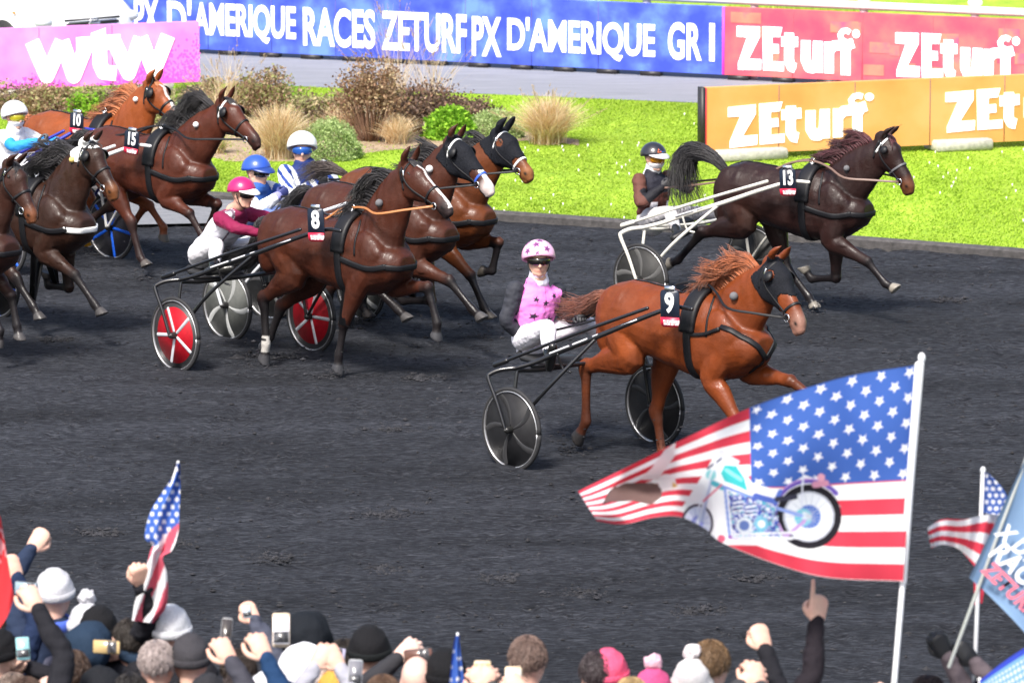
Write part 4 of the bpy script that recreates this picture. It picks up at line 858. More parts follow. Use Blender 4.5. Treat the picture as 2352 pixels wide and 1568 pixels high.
    def rein(s, hands, m=LEATHER_M, sag=.04, w_=.016, ys=(-.07, .07)):
        """reins from the bit rings through the terrets to the driver's hands (world points)"""
        k = s.s; x0 = .02 * k; top = s.cast((x0, 0, 2.5), (0, 0, -1))[0]; Wm = world_m(s.t).inverted()
        for i, w_ in enumerate((-1, 1)):
            b = s.hp(.80, -.095, w_ * .075); tr = top + np.array([0, w_ * .06, .05]); h = np.array(Wm @ Vector(hands[i])); P = []
            mid = (b + tr) / 2 + np.array([0, w_ * .20, -.04]) * k
            P = [b, (b + mid) / 2 + (0, w_ * .02, 0), mid, (mid + tr) / 2 + (0, -w_ * .01, 0.02), tr]
            q = [tr + (h - tr) * f + np.array([0, 0, -sag * 4 * f * (1 - f)]) for f in np.linspace(0, 1, 8)[1:]]
            q[0][2] = max(q[0][2], 1.56 * k)
            C_ = cr(P + q, 4); T = np.gradient(C_, axis=0); mb = MB(); mb.ribbon(C_, [nrm(np.cross(np.cross(t, (0, 0, 1)), t)) * .4 + np.array([0, w_ * 1.0, 0]) for t in T], .020, .0035); mb.build('rein', m, s.t)
    def pom(s, f, m, r=.022, side=-1):
        cl = cr(s.neckline, 8); q = int(f * (len(cl) - 1)); h = s.cast(cl[q] + np.array([0, side * .6, s.nr[2][0] * .5]), (0, -side, 0))
        if h: mb = MB(); mb.ell(h[0] + (0, side * r * .6, 0), (r, r, r)); mb.build('pompon', m, s.t)
# ================================================= the field
HS = {}
BLK = (.010, .008, .009)
H9 = Horse((1624, 657), 1.56, 45, dict(poll=(1779, 596), nose=(1857, 736), chin=(1838, 760), FN=[(1699, 976), (1702, 1062), (1712, 1105)], FF=[(1838, 880), (1893, 925), (1925, 945)], HN=[(1346, 843), (1346, 968), (1324, 1012)], HF=[(1508, 944), (1521, 1042), (1545, 1082)]),
    (.150, .033, .0085), (.085, .022, .008), 'bright chestnut horse wearing number 9 and a black blinker hood, leading nearest the crowd', hoof=(.035, .032, .032), muzzle=(.24, .13, .10), hi=0, headlat=dict(nose=.10, poll=.02))
H13 = Horse((1870, 377), 1.50, 36, dict(poll=(2036, 311), nose=(2111, 419), chin=(2085, 446), FN=[(2011, 612), (2052, 662), (2078, 676)], FF=[(1920, 638), (1864, 640), (1845, 612)], HN=[(1612, 535), (1556, 598), (1536, 606)], HF=[(1806, 612), (1858, 682), (1872, 706)]),
    (.020, .0085, .0075), (.007, .005, .006), 'almost black horse wearing number 13 in front of the orange board', hoof=(.22, .20, .17), muzzle=(.12, .045, .02))
H8 = Horse((817, 484), 1.545, 43, dict(poll=(938, 372), nose=(1049, 466), chin=(1027, 496), FN=[(790, 745), (778, 816), (776, 852)], FF=[(983, 660), (1004, 742), (1002, 778)], HN=[(606, 685), (611, 790), (606, 832)], HF=[(628, 722), (602, 790), (585, 820)]),
    (.050, .0135, .007), BLK, 'dark bay horse with a narrow white blaze wearing number 8', hoof=(.04, .04, .045), blaze=.022, sock=('HN',), headlat=dict(nose=.04))
HA = Horse((915, 425), 1.54, 40, dict(poll=(1043, 318), nose=(1147, 422), chin=(1120, 447), FN=[(1042, 650), (1095, 716), (1120, 740)], FF=[(990, 690), (925, 690), (905, 672)], HN=[(850, 650), (915, 712), (938, 735)], HF=[(740, 690), (735, 790), (725, 820)]),
    (.052, .016, .009), BLK, 'bay horse in a black face hood with a broad white blaze, behind horse 8', hoof=(.08, .075, .075), blaze=.045, headlat=dict(nose=.05))
HB = Horse((1000, 390), 1.54, 36, dict(poll=(1152, 301), nose=(1236, 386), chin=(1208, 414), FN=[(1080, 632), (1112, 706), (1128, 732)], FF=[(1146, 556), (1130, 622), (1104, 622)], HN=[(850, 620), (830, 700), (850, 730)], HF=[(800, 600), (750, 640), (735, 660)]),
    (.105, .030, .010), BLK, 'red bay horse in a black hood with covered ears and a white browband', hoof=(.07, .06, .05), muzzle=(.25, .10, .035), headlat=dict(nose=.05))
H15 = Horse((378, 296), 1.54, 42, dict(poll=(516, 229), nose=(608, 312), chin=(583, 336), FN=[(430, 487), (456, 532), (466, 552)], FF=[(499, 468), (480, 520), (470, 535)], HN=[(300, 510), (322, 590), (338, 611)], HF=[(255, 470), (215, 500), (200, 510)]),
    (.066, .017, .009), (.018, .008, .007), 'bay horse wearing number 15 with a flying black mane at upper left', hoof=(.08, .07, .065), star=True)
H10 = Horse((246, 260), 1.54, 40, dict(poll=(350, 187), nose=(412, 246), chin=(400, 280), FN=[(364, 487), (378, 508), (378, 516)], FF=[(330, 470), (310, 500), (300, 505)], HN=[(150, 440), (110, 470), (100, 480)], HF=[(200, 440), (210, 490), (220, 500)]),
    (.21, .052, .014), (.17, .045, .015), 'orange chestnut horse wearing number 10 below the pink board', hoof=(.10, .09, .08), muzzle=(.34, .14, .07), blaze=.03)
HC = Horse((92, 405), 1.54, 42, dict(poll=(206, 326), nose=(279, 432), chin=(259, 455), FN=[(172, 632), (224, 708), (242, 733)], FF=[(158, 660), (112, 655), (108, 628)], HN=[(36, 640), (74, 700), (90, 730)], HF=[(-60, 640), (-100, 700), (-110, 715)]),
    (.028, .012, .008), BLK, 'dark brown horse with a white cap over its ears and a yellow pompon at left', hoof=(.07, .065, .065), muzzle=(.16, .06, .022))
HD = Horse((-85, 455), 1.54, 42, dict(poll=(30, 375), nose=(95, 488), chin=(68, 508), FN=[(-20, 690), (0, 760), (-5, 790)], FF=[(10, 660), (22, 725), (27, 748)], HN=[(-240, 700), (-230, 790), (-240, 820)], HF=[(-180, 700), (-190, 770), (-200, 800)]),
    (.034, .013, .009), BLK, 'dark brown horse with only its bridled head inside the left edge', hoof=(.07, .065, .065), muzzle=(.15, .055, .025))
def Lp(H, pts, lat=0): return [H.L(u, v, lat) for u, v in pts]
# manes and tails
H9.mane((.26, .072, .022), 820, .35, (-1, .05, .06), .50, 1, mname='chestnut', drop=.30, forelock=False); H9.tail([(-1.08, 0, 1.36), (-1.2, .0, 1.34), (-1.45, .02, 1.22), (-1.85, .02, 1.22)], (.16, .05, .025), 300, .03, .12, mname='chestnut_tail')
H13.mane((.05, .006, .010), 520, .25, (-1, 0, .12), .4, 2, mname='black_red', t0=.3); H13.tail(Lp(H13, [(1672, 398), (1638, 362), (1596, 346), (1570, 372), (1572, 425), (1592, 490)], 0), (.010, .008, .010), 420, .035, .20, mname='black')
H8.mane((.014, .012, .014), 560, .30, (-1, -.25, -.10), .5, 3, mname='black', drop=.5); H8.tail([(-1.10, 0, 1.36), (-1.22, 0, 1.30), (-1.30, 0, 1.05), (-1.62, 0, .95), (-2.0, .05, .92)], (.012, .01, .012), 360, .03, .13, mname='black')
HA.mane((.010, .009, .011), 520, .22, (-1, 0, .2), .45, 4, mname='black', forelock=False); HA.tail([(-1.08, 0, 1.40), (-1.2, 0, 1.38), (-1.4, 0, 1.2), (-1.6, 0, 1.0)], (.01, .01, .01), 160, .03, .1, mname='black')
HB.mane((.010, .009, .011), 360, .22, (-1, 0, .2), .45, 5, mname='black', forelock=False); HB.tail([(-1.08, 0, 1.42), (-1.25, 0, 1.46), (-1.42, 0, 1.44), (-1.65, 0, 1.30)], (.05, .035, .03), 220, .03, .11, mname='brown_black')
H15.mane((.018, .014, .016), 620, .36, (-1, .1, .10), .6, 6, mname='black', drop=.4); H15.tail([(-1.08, 0, 1.40), (-1.2, 0, 1.38), (-1.4, 0, 1.2), (-1.6, 0, 1.0)], (.01, .01, .01), 160, .03, .1, mname='black')
H10.mane((.36, .12, .045), 420, .28, (-1, 0, .1), .55, 7, mname='orange'); H10.tail([(-1.08, 0, 1.40), (-1.2, 0, 1.38), (-1.4, 0, 1.2), (-1.6, 0, 1.0)], (.3, .1, .04), 120, .03, .1, mname='orange')
HC.mane((.010, .009, .011), 680, .34, (-1, -.1, .12), .5, 8, mname='black', drop=.3); HC.tail([(-1.08, 0, 1.40), (-1.25, 0, 1.45), (-1.5, 0, 1.4), (-1.75, 0, 1.25)], (.01, .01, .01), 200, .03, .12, mname='black')
HD.mane((.010, .009, .011), 300, .24, (-1, 0, .1), .45, 9, mname='black')
# tack
H9.harness('high'); H9.hood(-.02, .56, .045); H9.bridle(t_nose=.70, cups=.055); H9.plate('9', 1540, 708, .47, -.04, yaw=-.25)
H13.harness('low'); H13.bridle(noseband=mat('grey_strap_mat', (.10, .10, .11), .5), brow=WHITEL_M, t_nose=.58, cups=.045); H13.plate('13', 1810, 418, .45, -.06, .165, .27, yaw=-.25)
H8.harness('low'); H8.bridle(t_nose=.62); H8.plate('8', 727, 516, .47, -.06, yaw=-.2)
HA.harness('low', whiteb=False); HA.hood(-.03, .66, .035); HA.bridle(t_nose=.74, noseband=BLUEL_M, brow=WHITEL_M, cups=.06)
HB.harness('low'); HB.hood(-.20, .66, .035, ears=True); HB.bridle(t_nose=.68, noseband=WHITEL_M, brow=WHITEL_M)
H15.harness('low'); H15.bridle(t_nose=.56, brow=WHITEL_M, cups=.06); H15.plate('15', 303, 327, .44, .10, .17, .24, yaw=-.2)
H10.harness('high'); H10.bridle(t_nose=.58, cups=.065); H10.plate('10', 177, 283, .44, .06, .16, .22, yaw=-.2)
HC.harness('low', whiteb=True); HC.bridle(t_nose=.55, cups=.06); HC.hood(-.14, .13, .03, m=WHITEL_M, ears=False)
HD.harness('low'); HD.bridle(t_nose=.55)
WP = mat('white_pompon_mat', (.8, .8, .8), .7); GP = mat('grey_pompon_mat', (.12, .12, .13), .9)
H10.pom(.75, WP, .028); HA.pom(.66, WP, .035); H15.pom(.62, WP, .03); H8.pom(.50, GP, .035); H9.pom(.42, GP, .035); H13.pom(.45, GP, .03); HC.pom(.80, mat('yellow_pompon_mat', (.65, .5, .15), .7), .028)
# ================================================= SULKIES AND PEOPLE
def on_plane(u, v, o, n):
    r = ray(u, v); t = ((o - CP) @ n) / (r @ n); return CP + r * t
RUBBER_M = mat('tyre_rubber_mat', (.018, .018, .02), .75); RIM_M = mat('rim_alloy_mat', (.62, .62, .64), .3, .8)
class Sulky:
    def __init__(s, near=None, far=None, phi=None, width=1.5, tube=(.015, .015, .017), metal=.3, disc=(.02, .02, .022), blade=(.16, .16, .17), blades=5, label='', stripe=None, wheelkind='dark'):
        zh = .35
        if near and far:
            a = G(*near, zh); b = G(*far, zh); ph = R(phi); d = np.array([math.sin(ph), math.cos(ph)]); width = min(1.72, max(1.35, abs(b[0] - a[0]) / math.sin(ph))); c = (a + b) / 2
        else:
            ph = R(phi); d = np.array([math.sin(ph), math.cos(ph)])
            if far: b = G(*far, zh); c = b - np.array([d[0], d[1], 0]) * width / 2
            else: a = G(*near, zh); c = a + np.array([d[0], d[1], 0]) * width / 2
        s.o = np.array([c[0], c[1], 0.]); s.l = np.array([d[0], d[1], 0.]); s.h = np.array([d[1], -d[0], 0.]); s.w = width / 2; ang = math.atan2(s.h[1], s.h[0]); s.ang = ang
        s.t = thing('sulky', s.o, ang, label, 'sulky', 'two wheeled racing sulkies'); t = s.t; hw = s.w
        TB = mat('sulky_tube_%02x%02x%02x' % tuple(int(q * 255) for q in tube), tube, .28, metal, coat=.5); DC = mat('wheel_disc_%02x%02x%02x' % tuple(int(q * 255) for q in disc), disc, .55, spec=.2, var=.15); BL = mat('wheel_blade_%02x%02x%02x' % tuple(int(q * 255) for q in blade), blade, .45, spec=.3)
        rg = random.Random(int(hw * 1e5))
        for sd in (-1, 1):
            mb = MB(); y = sd * hw; th = np.linspace(0, 2 * math.pi, 49)
            circ = lambda r_, yy=0: np.array([(r_ * math.cos(a), y + yy, zh + r_ * math.sin(a)) for a in th])
            mb.tube(circ(.332), (.018, .018), seg=8, side=(0, 1, 0), round_=False); wv = mb.build('wheel', RUBBER_M, t)
            mb = MB(); mb.tube(circ(.313), (.0065, .019), seg=8, side=(0, 1, 0), round_=False); mb.build('rim', RIM_M, wv)
            mb = MB(); rd = .255 if wheelkind == 'red' else .302; mb.rings([circ(rd, -.006)[:-1], circ(rd, .006)[:-1]]); mb.build('disc', DC, wv)
            if wheelkind == 'red': mb = MB(); mb.rings([circ(.305, -.004)[:-1], circ(.305, .004)[:-1]]); mb.build('outer_disc', mat('dark_disc_mat', (.03, .03, .032), .5), wv)
            a0 = rg.random() * 6
            for q in range(blades):
                a = a0 + q * 6.2832 / blades; mb = MB(); r0, r1 = .04, (.295 if wheelkind != 'red' else .25)
                if wheelkind == 'dark': q_ = [(r_ * math.cos(a + .35 * (r_ / .3) ** 2), y, zh + r_ * math.sin(a + .35 * (r_ / .3) ** 2)) for r_ in np.linspace(r0, r1, 6)]; mb.tube(q_, np.array([(.010, .012), (.016, .012), (.024, .011), (.030, .010), (.034, .010), (.030, .009)]), side=(0, 1, 0), seg=8)
                else: mb.tube([(r0 * math.cos(a), y, zh + r0 * math.sin(a)), (r1 * math.cos(a), y, zh + r1 * math.sin(a))], [(.018, .016), (.021, .015)], side=(0, 1, 0), seg=8)
                mb.build('spoke', BL, wv)
            mb = MB(); mb.tube([(0, y - .05, zh), (0, y + .05, zh)], .030, seg=12); mb.tube([(0, y + sd * .05, zh), (0, y + sd * .07, zh)], .018, seg=10); mb.build('hub', mat('hub_mat', (.03, .03, .03), .3, .5), wv)
            # outer fork over the wheel
            mb = MB(); yo = y + sd * .07
            mb.tube([(0, yo, zh), (-.10, yo, zh + .22), (-.20, yo, zh + .40), (-.20, yo - sd * .02, zh + .44), (-.14, yo - sd * .08, zh + .475), (-.05, yo - sd * .16, zh + .49)], [(.016, .014), (.017, .015), (.019, .017), (.021, .019), (.021, .019), (.02, .02)], smooth=4, seg=10); mb.build('outer_fork', TB, t)
            mb = MB(); yi = y - sd * .06; mb.tube([(0, yi, zh), (-.04, yi - sd * .01, zh + .25), (-.05, yi - sd * .05, zh + .47)], .015, smooth=4); mb.build('inner_fork', TB, t)
        mb = MB(); mb.tube([(-.05, -hw + .12, zh + .47), (-.02, -hw * .5, zh + .45), (-.02, hw * .5, zh + .45), (-.05, hw - .12, zh + .47)], .021, smooth=4, seg=12); mb.tube([(.03, -hw + .20, zh + .50), (.05, 0, zh + .46), (.03, hw - .20, zh + .50)], .015, smooth=4); mb.build('crossbar', TB, t)
        # seat
        mb = MB(); mb.rings([[(x, y_, z + dz) for y_, dz in ((-.17, 0), (-.19, .03), (-.15, .055), (0, .045), (.15, .055), (.19, .03), (.17, 0))] for x, z in ((-.62, .80), (-.58, .77), (-.40, .76), (-.25, .77), (-.20, .75))]); mb.build('seat', mat('seat_vinyl_mat', (.02, .02, .022), .5), t)
        mb = MB()
        for y_ in (-.12, .12): mb.tube([(-.60, y_, .77), (-.30, y_, .75), (-.02, y_, zh + .45)], .013, smooth=3)
        mb.build('seat_support', TB, t); s.TB = TB
    def L(s, u, v, lat):
        n = -s.l; p = on_plane(u, v, s.o + n * lat, n); return p
    def loc(s, p): p = np.asarray(p) - s.o; return np.array([p @ s.h, p @ s.l, p[2]])
    def shafts(s, H, sx=.0, sz=1.43, lat=.40, prong=.20, decal=True):
        """from the sulky's rear corners to the saddle of horse H"""
        zh = .35
        for sd in (-1, 1):
            e = s.loc(H.W((sx * H.s, sd * lat, sz * H.s))); f = s.loc(H.W(((sx + prong) * H.s, sd * (lat - .01), (sz + .01) * H.s)))
            y = sd * (s.w - .09); a = np.array([-.05, y, zh + .49]); d = e - a
            P = [a, a + d * .12 + (0, -sd * .03, -.01), a + d * .30 + (0, -sd * .025, .0), a + d * .55, a + d * .8 + (0, 0, .01), e, f]
            mb = MB(); mb.tube(P, [.018, .021, .022, .022, .020, .018, .016], smooth=4, seg=12); sh = mb.build('shaft', s.TB, s.t)
            mb = MB(); q0 = a + np.array([-.30, -sd * .10, -.01]); q1 = a + d * .84 + (0, -sd * .0, .075); mb.tube([q0, q0 + (q1 - q0) * .5 + (0, 0, .01), q1], .015, smooth=3, seg=10); mb.tube([q0 + (q1 - q0) * -.03, q0 + (q1 - q0) * .05], .024, seg=10); mb.build('upper_rail', s.TB, s.t)
            mb = MB(); y2 = sd * (s.w - .05); b = a + d * .52 + (0, -sd * .01, -.0)
            mb.tube([(0.0, y2, zh), (.14, y2 - sd * .01, zh + .17), (.38, y2 - sd * .05, zh + .42), tuple(b)], [.014, .015, .017, .015], smooth=4, seg=10); mb.build('front_brace', s.TB, s.t)
            mb = MB(); c = a + d * .27; mb.tube([c + (0, sd * .00, -.02), c + (.02, -sd * .04, -.14), c + (.10, -sd * .05, -.16)], .010, smooth=2);  mb.build('foot_rest', s.TB, s.t)
            if decal:
                mb = MB()
                for f0, f1 in ((.22, .34), (.37, .46), (.50, .53), (.60, .78)):
                    Q = [P[0] + (np.array(P[5]) - P[0]) * f + np.array([0, sd * (.021 - .03 * (1 - f)), .012]) for f in np.linspace(f0, f1, 5)]; mb.tube(Q, .009, seg=6)
                mb.build('pale_decals', mat('shaft_decal_mat', (.55, .55, .58), .35), sh)
                me = text_mesh('RACING', .05, .002, .0015, spacing=1.1); dd = nrm(d); up = nrm(np.cross(dd, (0, -sd * 1.0, 0))); up = up if up[2] > 0 else -up
                if sd < 0: place(me, M3(dd, up, np.cross(dd, up)), a + d * .40 + (0, -.024, .03)); bpy.data.meshes.remove(me)
SKIN_M = mat('skin_mat', rough=.55, attr='Col', var=.06, vscale=30, spec=.4); CLOTHV_M = mat('race_silks_mat', rough=.7, attr='Col', bump=.35, bscale=24, spec=.2); GLOVE_M = mat('glove_mat', (.02, .02, .024), .6)
SKIN = (.62, .36, .27)
def hand_mesh(wr, d, pn, kind='fist', side=1, k=1.0, voxel=.0042):
    """wr wrist, d pointing direction, pn palm normal; side +1: thumb toward d x pn"""
    d = nrm(d); pn = nrm(np.asarray(pn, float) - d * (d @ np.asarray(pn))); w_ = np.cross(d, pn) * side; mb = MB()
    P = lambda a, b, c: wr + (d * a + w_ * b + pn * c) * k
    mb.tube([P(-.05, 0, 0), P(0, 0, 0), P(.02, .002, 0)], np.array([(.021, .028), (.021, .028), (.020, .034)]) * k, side=w_, seg=12)
    mb.tube([P(.015, .0, 0), P(.045, .002, 0), P(.085, 0, -.002)], np.array([(.019, .034), (.021, .040), (.016, .040)]) * k, side=w_, seg=14)
    LEN = [(.038, .024, .019), (.043, .028, .021), (.040, .026, .020), (.031, .019, .017)]
    for i, b in enumerate((.030, .010, -.011, -.031)):
        c = {'fist': (1.35, 1.6, 1.0), 'hold': (.75, .85, .5), 'relaxed': (.45, .45, .3), 'point': (1.35, 1.6, 1.0), 'grip': (1.0, 1.3, .8)}[kind]
        if kind == 'point' and i == 0: c = (.05, .08, .05)
        a = 0.0; p = np.array([.088 - .006 * abs(i - 1), b, -.002]); pts = [P(*p)]; ang = 0
        for ln, cv in zip(LEN[i], c):
            ang += cv; p = p + np.array([math.cos(ang) * ln, (b * .05 if kind in ('hold', 'relaxed') else 0), math.sin(ang) * ln]); pts.append(P(*p))
        mb.tube(pts, np.array([.0105, .0098, .009, .0078]) * k, seg=8, smooth=2)
    th = {'fist': [(.025, .030, .008), (.052, .046, .022), (.078, .030, .038), (.086, .006, .040)], 'point': [(.025, .030, .008), (.052, .046, .022), (.078, .030, .038), (.086, .006, .040)],
          'hold': [(.02, .030, .004), (.045, .052, .020), (.072, .058, .034), (.098, .052, .042)], 'grip': [(.02, .030, .006), (.046, .046, .024), (.070, .034, .044), (.082, .012, .050)], 'relaxed': [(.02, .030, .004), (.042, .050, .014), (.070, .058, .022), (.095, .056, .028)]}[kind]
    mb.tube([P(*q) for q in th], np.array([.014, .0125, .0115, .009]) * k, seg=8, smooth=2)
    return organic(mb, voxel, 2, .5)
def head_parts(mb, c, f, up, k=1.0, neck=None):
    f = nrm(f); up = nrm(np.asarray(up) - f * (f @ np.asarray(up))); sd = np.cross(f, up); M = M3(f, sd, up); P = lambda a, b, z: c + (f * a + sd * b + up * z) * k
    mb.ell(P(-.008, 0, .028), (.098 * k, .077 * k, .098 * k), M, 20, 14); mb.ell(P(.030, 0, -.040), (.066 * k, .062 * k, .085 * k), M, 18, 12); mb.ell(P(.066, 0, -.098), (.028 * k, .030 * k, .022 * k), M)
    for s_ in (-1, 1):
        mb.ell(P(-.004, s_ * .077, -.012), (.018 * k, .009 * k, .031 * k), M, 10, 8); mb.ell(P(.058, s_ * .036, -.035), (.026 * k, .022 * k, .022 * k), M, 10, 8); mb.tube([P(.0, s_ * .058, -.05), P(.055, s_ * .034, -.095)], .018 * k, seg=8)
        mb.ell(P(.078, s_ * .030, .022), (.016 * k, .024 * k, .010 * k), M, 10, 8)
    mb.tube([P(.088, 0, .012), P(.106, 0, -.018), P(.112, 0, -.036)], np.array([.010, .012, .015]) * k, seg=8); mb.tube([P(.094, .013, -.038), P(.094, -.013, -.038)], .009 * k, seg=8)
    mb.tube([P(.086, .022, -.068), P(.094, 0, -.065), P(.086, -.022, -.068)], .0065 * k, seg=6); mb.tube([P(.085, .018, -.079), P(.092, 0, -.081), P(.085, -.018, -.079)], .0065 * k, seg=6)
    if neck is not None: mb.tube([P(-.020, 0, -.04), P(-.022, 0, -.10), np.asarray(neck)], np.array([.056, .055, .062]) * k, seg=14, smooth=2)
    return P, M
def shell(P, M, rad, lim, th=.012, cx=0, cz=.03, k=1.0, n=40, rg=12, bulge=None):
    """cap over the head; lim(azimuth)-> polar angle where it ends (0=top)"""
    mb = MB(); A = np.linspace(0, 2 * math.pi, n, endpoint=False); out, inn = [], []
    for q in np.linspace(.06, 1, rg):
        o_, i_ = [], []
        for a in A:
            p = lim(a) * q; d = np.array([math.sin(p) * math.cos(a), math.sin(p) * math.sin(a), math.cos(p)]); rr = np.array(rad); b = bulge(a, p) if bulge else 0
            o_.append(P(*(np.array([cx, 0, cz]) + d * (rr + b)))); i_.append(P(*(np.array([cx, 0, cz]) + d * (rr + b - th))))
        out.append(o_); inn.append(i_)
    edge = [[(np.array(x) * .5 + np.array(y) * .5) + (np.array(x) - np.array(y)) * .0 - M[:, 2] * .006 * k for x, y in zip(out[-1], inn[-1])]]
    mb.rings(out + edge + inn[::-1]); return mb
def band(P, M, rad, az, el0, el1, th=.008, cx=.0, cz=0.0, n=16, m=5, taper=0):
    mb = MB(); Rg = []
    for a in np.linspace(-az, az, n):
        ring = []; tp = 1 - taper * (abs(a) / az) ** 4; mid = (el0 + el1) / 2; h0 = mid + (el0 - mid) * tp; h1 = mid + (el1 - mid) * tp
        for r_off in (0, 1):
            es = np.linspace(h0, h1, m) if r_off == 0 else np.linspace(h1, h0, m)
            for e in es: d = np.array([math.cos(e) * math.cos(a), math.cos(e) * math.sin(a), math.sin(e)]); ring.append(P(*(np.array([cx, 0, cz]) + d * (np.array(rad) + (th if r_off == 0 else 0)))))
        Rg.append(ring)
    return mb.rings(Rg)
def clampseg(a, b, lo, hi):
    d = b - a; n = np.linalg.norm(d); m = min(max(n, lo), hi); return a + d / n * m
def figure(t, J, face, pat, trouser=(.7, .7, .72), boot=(.015, .015, .015), skin=SKIN, glove=None, hk=1.0, k=1.0, hips=None, hands=('grip', 'grip'), palm=None, voxel=.010, up=(0, 0, 1), jk=1.0, body_only=False, jmat=None, tmat=None, wr_=.006, seated=True):
    J = {q: np.asarray(p, float) for q, p in J.items()}; sdv = nrm(J['shN'] - J['shF']); hs = nrm(hips if hips is not None else sdv)
    for q in ('N', 'F'):
        J['el' + q] = clampseg(J['sh' + q], J['el' + q], .25 * k, .31 * k); J['ha' + q] = clampseg(J['el' + q], J['ha' + q], .21 * k, .28 * k)
        sg = 1 if q == 'N' else -1; J['hp' + q] = J['hip'] + hs * .09 * sg * k; J['kn' + q] = clampseg(J['hp' + q], J['kn' + q], .38 * k, .46 * k); J['an' + q] = clampseg(J['kn' + q], J['an' + q], .36 * k, .43 * k)
    sc = (J['shN'] + J['shF']) / 2; tup = nrm(sc - J['hip']); fr = nrm(np.cross(tup, sdv)); 
    if fr @ np.asarray(face) < 0: fr = -fr
    def torso(mb, g):
        hip = J['hip']; mb.tube([hip + tup * .06 * k, hip + (sc - hip) * .30, hip + (sc - hip) * .6, hip + (sc - hip) * .88, sc + tup * .035 * k], np.array([(.115 + g, .165 + g), (.105 + g, .145 + g), (.115 + g, .165 + g), (.10 + g, .165 + g), (.055 + g, .085 + g)]) * k, side=sdv, seg=20, smooth=4)
    def arm(mb, q, g, end=1.0):
        a, b, c = J['sh' + q], J['el' + q], J['ha' + q]; c2 = b + (c - b) * end; mb.tube([a, a + (b - a) * .5, b, b + (c2 - b) * .45, c2], np.array([.056 + g, .050 + g, .042 + g, .038 + g, .027 + g]) * k, seg=12, smooth=3)
    def leg(mb, q, g, end=1.0):
        a, b, c = J['hp' + q], J['kn' + q], J['an' + q]; c2 = b + (c - b) * end; mb.tube([a, a + (b - a) * .5, b, b + (c2 - b) * .4, c2], np.array([.090 + g, .078 + g, .058 + g, .054 + g, .038 + g]) * k, seg=14, smooth=3)
    mb = MB(); P, M = head_parts(mb, J['head'], face, up, k, J['neck']); torso(mb, -.030)
    for q in 'NF': arm(mb, q, -.010, .98); leg(mb, q, -.010)
    mb.tube([J['neck'], sc], np.array([.058, .06]) * k, seg=12)
    me = organic(mb, voxel, 2, .5); parts = [me]
    gl = []
    for i, q in enumerate('NF'):
        d = nrm(J['ha' + q] - J['el' + q]); pn = (palm or {}).get(q, -np.cross(d, sdv if q == 'N' else -sdv) + np.array([0, 0, -.6])); hm = hand_mesh(J['ha' + q], d, pn, hands[i], side=(1 if q == 'N' else -1) * (palm or {}).get('s' + q, 1), k=k * hk)
        (gl if glove is not None else parts).append(hm)
    if len(parts) > 1: me = join_mesh(parts)
    V = vco(me); C = np.tile(np.array(skin, float), (len(V), 1)); rel = (V - J['head']) / k; a_, b_, z_ = rel @ M[:, 0], rel @ M[:, 1], rel @ M[:, 2]
    lips = np.exp(-((z_ + .073) / .011) ** 2 - (b_ / .022) ** 2) * (a_ > .075); C = C * (1 - .7 * lips[:, None]) + np.array([.38, .10, .08]) * .7 * lips[:, None]
    for s_ in (-1, 1):
        e = np.exp(-((z_ - .002) / .008) ** 2 - ((b_ - s_ * .031) / .015) ** 2) * (a_ > .05); C = C * (1 - .85 * np.clip(e, 0, 1)[:, None]) + np.array([.03, .02, .02]) * .85 * np.clip(e, 0, 1)[:, None]
        e = np.exp(-((z_ - .024) / .005) ** 2 - ((b_ - s_ * .032) / .02) ** 2) * (a_ > .05); C *= 1 - .6 * np.clip(e, 0, 1)[:, None]
    warm = (vnoise(V * 18, 3) - .5)[:, None] * np.array([.10, -.02, -.02]); C = np.clip(C + warm, 0, 1); setcol(me, C); link_mesh('body', me, SKIN_M, t, world=True)
    if gl: link_mesh('gloves' if len(gl) > 1 else 'glove', gl[0], None, t, world=True).data.materials.append(glove); 
    if gl: bpy.data.objects[-1] if False else None
    if len(gl) > 1: o2 = link_mesh('glove', gl[1], None, t, world=True); o2.data.materials.append(glove)
    # jacket
    mb = MB(); torso(mb, .014 * jk)
    for q in 'NF': arm(mb, q, .010 * jk)
    me = organic(mb, voxel * .8, 2, .5); V = vco(me); N = vno(me); 
    rel = V - J['hip']; hgt = np.linalg.norm(sc - J['hip']); b = rel @ tup / hgt; a = (V - J['hip']) @ sdv / k; f = (V - J['hip'] - np.outer(b * hgt, tup)) @ fr / k
    armm = np.zeros(len(V)); tarm = np.zeros(len(V))
    for q in 'NF':
        for (p0, p1, t0) in ((J['sh' + q], J['el' + q], 0), (J['el' + q], J['ha' + q], .5)):
            ab = p1 - p0; tt = ((V - p0) @ ab) / (ab @ ab); tc = np.clip(tt, 0, 1); dd = np.linalg.norm(V - (p0 + tc[:, None] * ab), axis=1); tsc = np.sqrt((a / .168) ** 2 + (f / .125) ** 2) + np.clip(b - 1.02, 0, 9) * 6; m = (dd < .10 * k) & (dd / (.062 * k) < tsc * 1.0); armm[m] = 1; tarm[m] = np.maximum(tarm[m], t0 + .5 * tc[m])
    wn_ = (vnoise(V * np.array([26, 26, 40]), 11) - .5) * wr_ * 1.2 + (vnoise(np.c_[(V @ sdv) * 9, (V @ tup) * 30, f * 6], 13) - .5) * wr_ * 1.6; setco(me, V + N * wn_[:, None])
    C = np.array([0, 0, 0.]) + np.zeros((len(V), 3)); C = pat(a, b, f, armm, tarm, V, C); setcol(me, C); link_mesh('jacket', me, jmat or CLOTHV_M, t, world=True)
    # trousers and boots
    mb = MB(); hip = J['hip']; mb.tube([hip + tup * .10 * k, hip, hip - tup * .06 * k], np.array([(.11, .155), (.125, .165), (.10, .14)]) * k, side=hs, seg=16)
    for q in 'NF': leg(mb, q, .006, .86)
